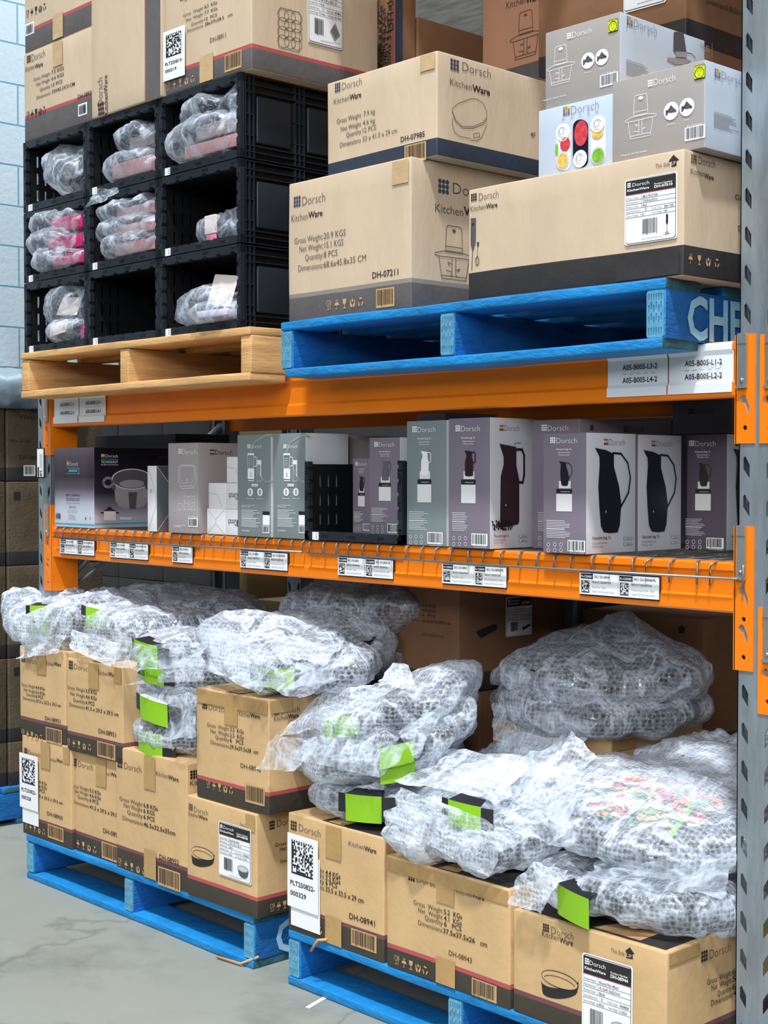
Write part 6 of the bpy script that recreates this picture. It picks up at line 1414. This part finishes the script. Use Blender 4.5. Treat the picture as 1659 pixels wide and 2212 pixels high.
def pan_bundle(label, c, R, h, seed, card=None, spikes=(), tilt=(0, 0), wrap=.022, wh=None, group='bubble wrapped pans on the floor pallets', flaps=(), food=False, amp=.016, wm=None, panc=True, ex=1.0, lid=True, peaks=()):
    """c: base centre. card: list of (angle_deg, width_m, z0frac, z1frac, kind). flaps: list of (corners, matname)"""
    e = empty('wrapped_pan', c, label, 'wrapped pan', group); org = V(c); T_ = Matrix.Translation((0, 0, 0)) @ Matrix.Rotation(math.radians(tilt[0]), 4, 'X') @ Matrix.Rotation(math.radians(tilt[1]), 4, 'Y')
    lo = abs(math.sin(math.radians(tilt[0]))) * R + abs(math.sin(math.radians(tilt[1]))) * R
    T2 = Matrix.Translation((0, 0, lo * .9 + .010)) @ T_; TW = Matrix.Translation((0, 0, lo * .9)) @ T_; whh = max(h + .035, (wh or 0) - lo * 1.3)
    if panc:
        mb = MB(); pr = [(0.001, 0), (R * .84, 0), (R * .90, .006), (R * .97, h * .86), (R, h * .9), (R + .006, h * .92), (R + .006, h * .95), (R - .004, h * .95), (R * .93, h * .86), (R * .86, .012), (.001, .012)]
        if lid: pr = pr[:7] + [(R * .9, h * .97), (R * .4, h), (0.001, h)]
        mb.lathe(c, pr, panblk, 48, M=T2); mb.build('pan', e, org)
    if food:
        mb = MB(); Rr = random.Random(5); zt = h * .90
        mb.lathe(c, [(.001, zt), (R * .92, zt)], mat('leaflet_slate', (70, 76, 86), .4), 40, M=T2)
        for k in range(150):
            a = Rr.uniform(0, 6.28); r_ = (R * .62) * math.sqrt(Rr.random()); x, y = r_ * math.cos(a) - R * .12, r_ * math.sin(a) - .02; rr = Rr.uniform(.008, .028)
            pts = [T2 @ V((x + rr * math.cos(t * math.pi / 4) * Rr.uniform(.7, 1.2), y + rr * math.sin(t * math.pi / 4) * Rr.uniform(.5, 1.1), zt + .0008 + .0001 * k)) + V(c) for t in range(8)]
            mb.add(pts, [tuple(range(8))], Rr.choice((redf, redf, orf, yelf, grn, mat('print_tomato', (210, 60, 40), .4), mat('print_cream', (230, 214, 180), .5), mat('print_herb', (40, 120, 70), .5))))
        q = [(R * .52, -R * .75), (R * .60, -R * .78), (R * .30, R * .1), (R * .24, R * .08)]
        mb.add([T2 @ V((x, y, zt + .018)) + V(c) for x, y in q], [(0, 1, 2, 3)], lime)
        mb.build('printed_leaflet', e, org)
    for (px, pt_, pb_, wpx, kind, slope) in card or []:
        r = (R + wrap) * (1 + (ex - 1) * .5) + (.042 if 'xx' in kind else .024 if 'x' in kind else .008); best = None
        for q in range(-130, 11):
            a_ = math.radians(q); X, Y = c[0] + r * math.cos(a_), c[1] + r * math.sin(a_); xx = proj(X, Y, c[2] + .05)[0]
            if best is None or abs(xx - px) < best[0]: best = (abs(xx - px), a_, X, Y)
        am, X, Y = best[1:]
        def zof(py):
            lo_, hi_ = 0.0, 3.0
            for _ in range(30):
                m_ = (lo_ + hi_) / 2
                if proj(X, Y, m_)[1] > py: lo_ = m_
                else: hi_ = m_
            return lo_
        z0_, z1_ = zof(pb_), zof(pt_)
        e1 = proj(c[0] + r * math.cos(am + .1), c[1] + r * math.sin(am + .1), z0_)[0] - proj(c[0] + r * math.cos(am - .1), c[1] + r * math.sin(am - .1), z0_)[0]
        da = min(.6, wpx / max(e1, 8) * .2 / 2); mb = MB()
        def patch(a0, a1, ra, za, rb_, zb_, m_, n_=10):
            vs = []
            for i in range(n_ + 1):
                t = a0 + (a1 - a0) * i / n_; dz = slope * (t - am) * r
                vs += [(c[0] + ra * math.cos(t), c[1] + ra * math.sin(t), za + dz), (c[0] + rb_ * math.cos(t), c[1] + rb_ * math.sin(t), zb_ + dz)]
            mb.add(vs, [(2 * i, 2 * i + 2, 2 * i + 3, 2 * i + 1) for i in range(n_)], m_, True)
        patch(am - da, am + da, r, z0_, r + .002, z1_, lime); patch(am - da, am + da, r + .002, z1_, r - .045, z1_ + .006, whiteg if 'w' in kind else tag_k)
        if 'k' in kind: patch(am + da, am + da * 1.7, r, z0_ + .004, r, z1_ - .002, tag_k); patch(am - da * 1.5, am - da, r, z0_ + (z1_ - z0_) * .3, r, z1_, tag_k)
        if 'd' in kind:
            ux = V((-math.sin(am), math.cos(am), slope)).normalized(); hh = (z1_ - z0_) * .34; ww = 2 * r * math.sin(da) * .72
            O = V((c[0] + (r + .004) * math.cos(am), c[1] + (r + .004) * math.sin(am), z0_ + (z1_ - z0_) * .35)) - ux * ww / 2
            s = Surf(mb, O, ux, V((0, 0, 1)), ww, hh); s.logo(0, 0, 1.0, ink, asp=.9); s.text('Dorsch', .32, .1, .7, ink, u1=.98, b=-.008)
        mb.build('card_sleeve', e, org)
    blob(c, (R + wrap) * ex, R + wrap, whh, wm or bubble, seed, amp, spikes=spikes, T2=TW, peaks=peaks, name='bubble_wrap' if (wm or bubble) is bubble else 'plastic_bag', parent=e, org=org)
    for i, (cs, m) in enumerate(flaps): sheet(cs, m, seed + i * 3 + 1, parent=e, org=org, name='loose_wrap' if m is bubble else 'loose_film')
    return e
def pt(px, py, Y): return P(px, py, Y)
# left pallet: W1, W2
T1 = .736
pan_bundle('wrapped pan with a black and green card on the leftmost upper carton', (P(100, 1360, .02).x + .035, .03, T1), .095, .085, 1, [(86, 1308, 1368, 42, 'kdxx', 0)], [(200, .35, 22, .05), (290, .25, 25, -.01)], tilt=(12, -4), wh=.125, amp=.02,
           flaps=[((pt(38, 1424, YF - .02), pt(128, 1412, YF - .012), pt(150, 1372, YF), pt(60, 1376, YF)), bubble), ((pt(60, 1385, YF - .015), pt(112, 1378, YF - .02), pt(132, 1325, YF - .01), pt(88, 1330, YF - .01)), filmm)])
pan_bundle('wrapped pan with a white topped green card second from the left', (P(215, 1380, .06).x, .06, T1 - .012), .150, .095, 2, [(207, 1314, 1356, 42, 'kwxx', -.25)], [(250, .2, 25, 0), (330, .15, 22, .02)], tilt=(9, -3), wh=.150, amp=.02,
           flaps=[((pt(150, 1400, YF - .01), pt(245, 1445, YF - .02), pt(265, 1392, -.12), pt(160, 1362, -.12)), bubble)])
pan_bundle('dark shaded wrapped pan lying behind on the upper left cartons', (P(400, 1370, .36).x - .04, .38, .722), .22, .10, 3, None, [(0, .2, 20, 0)], wh=.16, amp=.022, ex=1.15)
pan_bundle('wrapped pan bridging from the tall stack to the left cartons', (P(330, 1370, .12).x, .14, .745), .165, .075, 4, None, [(300, .12, 30, 0)], wh=.115, amp=.02, ex=1.2)
# tall stack on DH-08952
scx = (XF(250.5, .5) + XF(405, .5)) / 2 + .0; scy = .055
zz = .491
spec = [('lowest wrapped pan of the tall stack of four, pale green card', 5, 'k', -70, .08), ('second wrapped pan of the tall stack, white topped green card', 6, 'kw', -62, .09), ('third wrapped pan of the tall stack with nine-dot green card', 7, 'kd', -66, .09), ('topmost wrapped pan of the tall stack under a film flap', 8, 'kd', -70, .09)]
for i, (lb, sd, kd, an, cw) in enumerate(spec):
    fl = []
    zc = zz + .078 * i
    if i == 3: fl = [((pt(224, 1430, YF - .05), pt(300, 1452, YF - .06), pt(330, 1400, YF - .03), pt(250, 1375, YF - .02)), filmm), ((pt(300, 1450, YF - .05), pt(440, 1440, YF - .03), pt(452, 1385, YF), pt(330, 1395, YF - .03)), filmm)]
    if i == 1: fl = [((pt(355, 1600, YF - .03), pt(428, 1590, YF - .03), pt(430, 1500, YF), pt(370, 1500, YF - .02)), filmm)]
    if i == 2: fl = [((pt(270, 1480, YF - .02), pt(440, 1470, YF - .02), pt(440, 1400, YF), pt(330, 1460, YF - .02)), bubble)]
    pan_bundle(lb, (scx + (-.01, .0, .0, -.01)[i], scy, zc), .170, .062, sd, [(318, 1582, 1638, 52, 'k', 0), (328, 1512, 1562, 60, 'kwx', -.15), (325, 1440, 1476, 50, 'kdx', -.1), (310, 1388, 1436, 50, 'kdx', -.1)][i:i + 1], [(205, .16, 20, .01)] if i in (0, 1) else [(180, .12, 25, 0)], wrap=.018, wh=.088, amp=.012, flaps=fl, tilt=(0, 0) if i != 1 else (-3, 2))
# W5
pan_bundle('wrapped pan with a bright green card on the 29.5x29.5x28 carton', ((XF(427, .7) + XF(583, .7)) / 2 + .06, .08, .708), .175, .085, 9, [(595, 1444, 1488, 80, 'kdx', 0)], [(215, .35, 18, .06), (340, .25, 18, .0), (270, .10, 30, 0)], tilt=(10, 3), wh=.165, amp=.022, ex=1.12,
           flaps=[((pt(440, 1440, YF), pt(560, 1500, YF - .04), pt(600, 1420, YF - .02), pt(430, 1332, -.10)), bubble), ((pt(520, 1480, YF - .05), pt(650, 1512, YF - .06), pt(735, 1470, -.10), pt(700, 1420, -.06)), filmm), ((pt(560, 1420, -.10), pt(700, 1440, -.10), pt(740, 1400, .0), pt(600, 1380, .02)), bubble)])
# W6 two bundles behind
pan_bundle('dark lower wrapped pan behind on the rear arrow cartons', (-3.11, .38, .705), .20, .085, 10, None, [(0, .3, 20, 0)], wh=.125, amp=.02, ex=1.15)
pan_bundle('dark upper wrapped pan behind, reaching towards the lower beam', (-3.10, .40, .822), .20, .08, 11, None, [(180, .15, 20, 0), (340, .25, 16, .02)], wh=.135, amp=.022, ex=1.1, lid=False)
# W7/W8 on DH-08941
mcx = (XF(622, .5) + XF(829, .5)) / 2
pan_bundle('lowest wrapped pan on the ticketed carton of the right pallet', (mcx + .01, .055, .434), .158, .060, 12, [(784, 1718, 1777, 78, 'kx', 0)], [(230, .15, 25, 0)], wh=.092, amp=.014)
pan_bundle('steeply tilted wrapped pan leaning above the front carton ticket', (mcx - .005, .05, .515), .165, .060, 13, [(856, 1608, 1655, 75, 'x', .22), (860, 1650, 1690, 75, '', .15)], [(200, .5, 14, -.01), (20, .2, 20, .06)], tilt=(4, -10), wh=.15, amp=.024, ex=1.05,
           flaps=[((pt(552, 1662, YF - .05), pt(640, 1668, YF - .05), pt(700, 1610, YF - .02), pt(600, 1585, YF - .02)), filmm), ((pt(640, 1640, YF - .03), pt(820, 1680, YF - .05), pt(900, 1610, YF - .02), pt(700, 1590, YF - .02)), filmm), ((pt(860, 1590, -.10), pt(900, 1640, -.10), pt(952, 1545, -.02), pt(920, 1540, -.02)), filmm)])
pan_bundle('highest tilted wrapped pan in the middle with its wrap peak sticking up', (mcx + .0, .06, .585), .160, .055, 14, [(732, 1550, 1596, 75, '', .28)], [(20, .18, 22, .07), (210, .25, 20, .0)], tilt=(4, -13), wh=.145, amp=.024, ex=1.05,
           flaps=[((pt(820, 1480, .0), pt(905, 1500, .0), pt(885, 1442, .06), pt(850, 1434, .06)), bubble), ((pt(600, 1600, -.10), pt(760, 1560, -.12), pt(880, 1470, -.04), pt(700, 1500, -.02)), bubble)])
# W9
m2 = (XF(837, .5) + XF(1104, .5)) / 2
pan_bundle('wrapped pan with a green card sagging over the middle carton of the right pallet', (m2 - .00, .06, .398), .185, .072, 15, [(1003, 1735, 1790, 70, 'k', -.1)], [(230, .25, 20, -.0), (300, .15, 25, -.0)], tilt=(14, -2), wh=.150, amp=.022,
           flaps=[((pt(838, 1770, YF - .03), pt(1050, 1895, YF - .04), pt(1130, 1800, YF - .02), pt(870, 1700, YF - .02)), bubble), ((pt(850, 1690, -.08), pt(1080, 1740, -.08), pt(1150, 1640, .08), pt(900, 1610, .08)), bubble)])
pan_bundle('wrapped pan behind the centre one, edge rising towards the tan carton', (-2.42, .19, .41), .12, .06, 16, None, [(90, .2, 25, .05), (20, .2, 20, .04)], tilt=(22, 0), wh=.12, amp=.024)
pan_bundle('brown shaded wrap standing between the tilted pans and tan carton', (-2.66, .215, .40), .105, .05, 17, None, [(60, .4, 20, .12)], tilt=(35, -20), wh=.16, amp=.024)
# W10 big
m3 = -1.86
pan_bundle('lower of the two large wrapped pans on the carton beside the right upright', (m3 + .03, .09, .358), .205, .065, 18, [(1235, 1925, 1992, 68, 'x', -.1)], [(200, .12, 20, -.005), (235, .1, 20, 0)], wh=.105, amp=.016, ex=1.05,
           flaps=[((pt(1095, 1950, YF - .04), pt(1170, 1975, YF - .05), pt(1230, 1880, YF - .03), pt(1150, 1860, YF - .02)), bubble)])
pan_bundle('large upper wrapped pan with a colourful food leaflet inside', (m3 + .03, .11, .455), .210, .075, 19, None, [(170, .20, 20, .02), (95, .15, 30, .04)], tilt=(10, 5), wh=.125, amp=.012, ex=1.05, food=True, lid=False, wm=None,
           flaps=[((pt(1090, 1790, YF - .03), pt(1230, 1840, YF - .05), pt(1260, 1700, -.06), pt(1150, 1700, -.06)), filmm), ((pt(1095, 1755, -.06), pt(1200, 1730, .02), pt(1290, 1640, .10), pt(1235, 1580, .12)), bubble), ((pt(1080, 1740, -.02), pt(1180, 1700, .02), pt(1215, 1600, .10), pt(1130, 1640, .08)), filmm),
                  ((pt(1250, 1905, YF - .05), pt(1560, 1950, YF - .03), pt(1590, 1850, -.02), pt(1300, 1860, -.06)), filmm)])
# W11 big rear
xc11 = -2.30
zt11 = P(1325, 1600, .32).z
pan_bundle('lower rear wrapped pan resting on the bright tan carton', (xc11, .48, zt11 + .002), .215, .07, 20, None, [(190, .2, 20, -.02), (350, .1, 20, 0)], wh=.11, amp=.02, ex=1.05)
pan_bundle('big peaked rear bundle of bubble wrap below the right price tags', (xc11, .47, zt11 + .085), .205, .06, 21, None, [(200, .22, 16, -.03), (350, .20, 14, .02)], wh=.10, amp=.022, ex=1.08, peaks=[(.06, .0, .085, .07), (-.10, .02, .03, .08)],
           flaps=[((pt(1070, 1600, .24), pt(1230, 1650, .22), pt(1290, 1560, .28), pt(1070, 1520, .28)), bubble), ((pt(1060, 1640, .20), pt(1180, 1700, .12), pt(1240, 1600, .20), pt(1100, 1580, .24)), bubble)])
# W12
pan_bundle('wrapped pan at the far right rear, partly behind the upright', (-1.83, .33, .502), .155, .085, 22, None, [(185, .25, 18, .03), (270, .2, 25, 0)], tilt=(14, 0), wh=.15, amp=.022,
           flaps=[((pt(1380, 1760, .14), pt(1500, 1790, .10), pt(1560, 1690, .12), pt(1400, 1640, .18)), filmm)])
# ================================================================ bags in the crates
def bag(label, i, j, dx, y, w_, d, h, seed, content=(), spikes=(), z=0.0, amp=.012, flaps=(), tilt=None, m=None):
    """i,j crate column/row; dx from the crate's left inner side"""
    c = V((CXL + CW * i + .018 + dx + w_ / 2, CYF + y + d / 2, CZ0 + (CH_ + .0006) * j + .0225 + z))
    e = empty('bagged_accessory', c, label, 'bag', 'plastic bags in the black crates')
    for (nm, ox, oy, oz, sx_, sy_, sz_, mt, rt) in content:
        mb = MB(); rbox(mb, (-sx_ / 2, -sy_ / 2, 0), (sx_ / 2, sy_ / 2, sz_), .003, lambda c_, n_: mt, .03); o = mb.build(nm, e); o.location = (ox, oy, oz); o.rotation_euler = [math.radians(k) for k in rt]
    blob(c, w_ / 2, d / 2, h, m or filmm, seed, amp, nu=64, nv=20, spikes=spikes, name='plastic_bag', parent=e, org=c, exps=(2, 2.3), f0=10, tilt=tilt, clamp=(CXL + CW * i + .017, CXL + CW * (i + 1) - .021, CZ0 + (CH_ + .0006) * j + .0235, CZ0 + (CH_ + .0006) * (j + 1) - .012))
    for k, cs in enumerate(flaps): sheet(cs, filmm, seed + k, amp=.01, n=18, name='bag_flap', parent=e, org=c, f0=12)
    return e
pinkd = mat('silicone_dusty', (176, 132, 134), .5, var=.1)
tray = lambda ox, oy, oz, sx_, sy_, sz_=.03, m=pinkp, rt=(0, 0, 0): ('silicone_mould', ox, oy, oz, sx_, sy_, sz_, m, rt)
hang = lambda ox, oy, oz, sx_, sz_, rt=(0, 0, 0), m=beige: ('hang_card', ox, oy, oz, sx_, .003, sz_, m, rt)
bag('heaped bag of grey-pink moulds in the top right crate', 2, 2, .0, -.03, .33, .30, .13, 31, [tray(.03, 0, .015, .24, .20, .035, pinkd), tray(.05, 0, .06, .20, .18, .04, mat('mould_grey', (150, 140, 142), .5))], [(200, .12, 20, .0), (250, .10, 25, -.01)], amp=.016)
bag('pointed bag lying on the heap in the top right crate', 2, 2, .03, -.01, .30, .24, .07, 32, [tray(.07, .05, .01, .14, .1, .03, pink)], [(330, .25, 14, .05)], z=.100, amp=.016, flaps=[(pt(495, 290, CYF), pt(521, 275, CYF + .01), pt(518, 200, CYF + .02), pt(502, 198, CYF + .02))])
bag('bag with two nested moulds in the top centre crate', 1, 2, .02, -.02, .31, .28, .09, 33, [tray(.01, 0, .012, .20, .2, .045, pinkd)], [(190, .15, 20, .0)], amp=.012, flaps=[(pt(190, 449, CYF - .03), pt(262, 418, CYF - .02), pt(255, 405, CYF), pt(210, 408, CYF - .02))])
bag('smaller bag on top inside the top centre crate', 1, 2, .09, .0, .24, .22, .08, 34, [tray(.02, 0, .012, .15, .15, .035, mat('mould_grey'))], [(120, .2, 25, .02)], z=.078, amp=.014)
bag('twisted clear bag at the right of the top left crate', 0, 2, .09, .0, .25, .26, .15, 35, [tray(.03, .02, .06, .10, .10, .05, mat('mould_grey'))], [(220, .2, 22, .04), (280, .1, 20, -.02)], z=.0, amp=.02)
for k, (dx, z, h_, w_) in enumerate(((.06, 0, .062, .29), (.03, .05, .07, .31), (.05, .105, .075, .29))):
    bag(('lowest', 'middle', 'topmost')[k] + ' crumpled bag in the middle left crate showing magenta card', 0, 1, dx - .05, -.02, w_ + .05, .28, h_, 36 + k, [('magenta_card', .05, -.02, .01, w_ * .5, .2, h_ * .55, pink, (0, 0, 8))], [(195, .12, 18, 0), (250, .08, 20, 0)], z=z, amp=.017)
for k, (dx, z, h_, w_) in enumerate(((.05, 0, .07, .29), (.04, .055, .062, .31), (.06, .105, .06, .29))):
    bag(('lowest', 'middle', 'topmost')[k] + ' bag in the pile filling the centre crate of the stack', 1, 1, dx - .05, -.02, w_ + .05, .28, h_, 46 + k, [tray(.03, 0, .01, w_ * .7, .2, h_ * .5, pinkd)], [(200, .10, 18, 0), (160, .15, 12, .04 if k == 2 else 0)], z=z, amp=.017)
bag('small bag with a hang card deep in the middle right crate', 2, 1, .10, .03, .15, .12, .085, 51, [hang(.01, -.062, .022, .055, .05), ('pink_insert', .01, -.060, .002, .045, .006, .02, mat('pink_light', (214, 120, 160), .5), (0, 0, 0))], [(200, .2, 20, .0), (60, .3, 20, .04)], amp=.012)
bag('dark filled bag behind the small one in the middle right crate', 2, 1, .18, .08, .15, .14, .12, 52, [tray(0, 0, .01, .08, .08, .06, mat('dark_insert', (70, 50, 56), .5))], [(90, .3, 20, .05)], amp=.014)
bag('large open bag with a slanted white card in the bottom right crate', 2, 0, .0, -.01, .33, .26, .10, 53, [hang(.07, -.105, .045, .105, .085, (-14, 8, 0)), tray(.04, .02, .01, .18, .14, .04, mat('dusty_rose', (150, 96, 104), .5))], [(190, .12, 20, .02), (20, .12, 20, .02)], amp=.018)
bag('flat bag with a pale card at the front of the bottom right crate', 2, 0, .12, -.025, .21, .10, .05, 54, [('pale_card', .03, -.03, .012, .12, .04, .018, mat('lilac_card', (206, 200, 218), .5), (0, 0, 4))], [(180, .15, 20, 0)], amp=.010)
bag('tall pointed bag with a hang card in the bottom left crate', 0, 0, .05, .0, .28, .22, .12, 55, [hang(.02, -.095, .03, .10, .06, (-20, 4, 6))], [(160, .2, 18, .10)], amp=.015, z=.05)
bag('bag with a small white card at the front of the bottom left crate', 0, 0, .09, -.02, .24, .18, .07, 56, [hang(.0, -.085, .02, .10, .04, (-10, -6, 0)), tray(.06, 0, .01, .05, .06, .04, pink)], [(200, .12, 20, 0)], amp=.012)
# grey tarpaulin bundle on the far left stack
tz = zz = Q(50, 884, XS).z
blob((XS - .20, yS + .02, tz), .26, .55, .13, mat('tarp_grey', (120, 138, 150), .35, var=.2, vscale=5, bump=.7, bscale=18), 61, .02, name='rolled_sheeting')
o = bpy.data.objects['rolled_sheeting']; tag(o, 'blue-grey plastic sheeting heaped on the far left stack', 'plastic sheeting')
print('OBJECTS', len(bpy.data.objects))
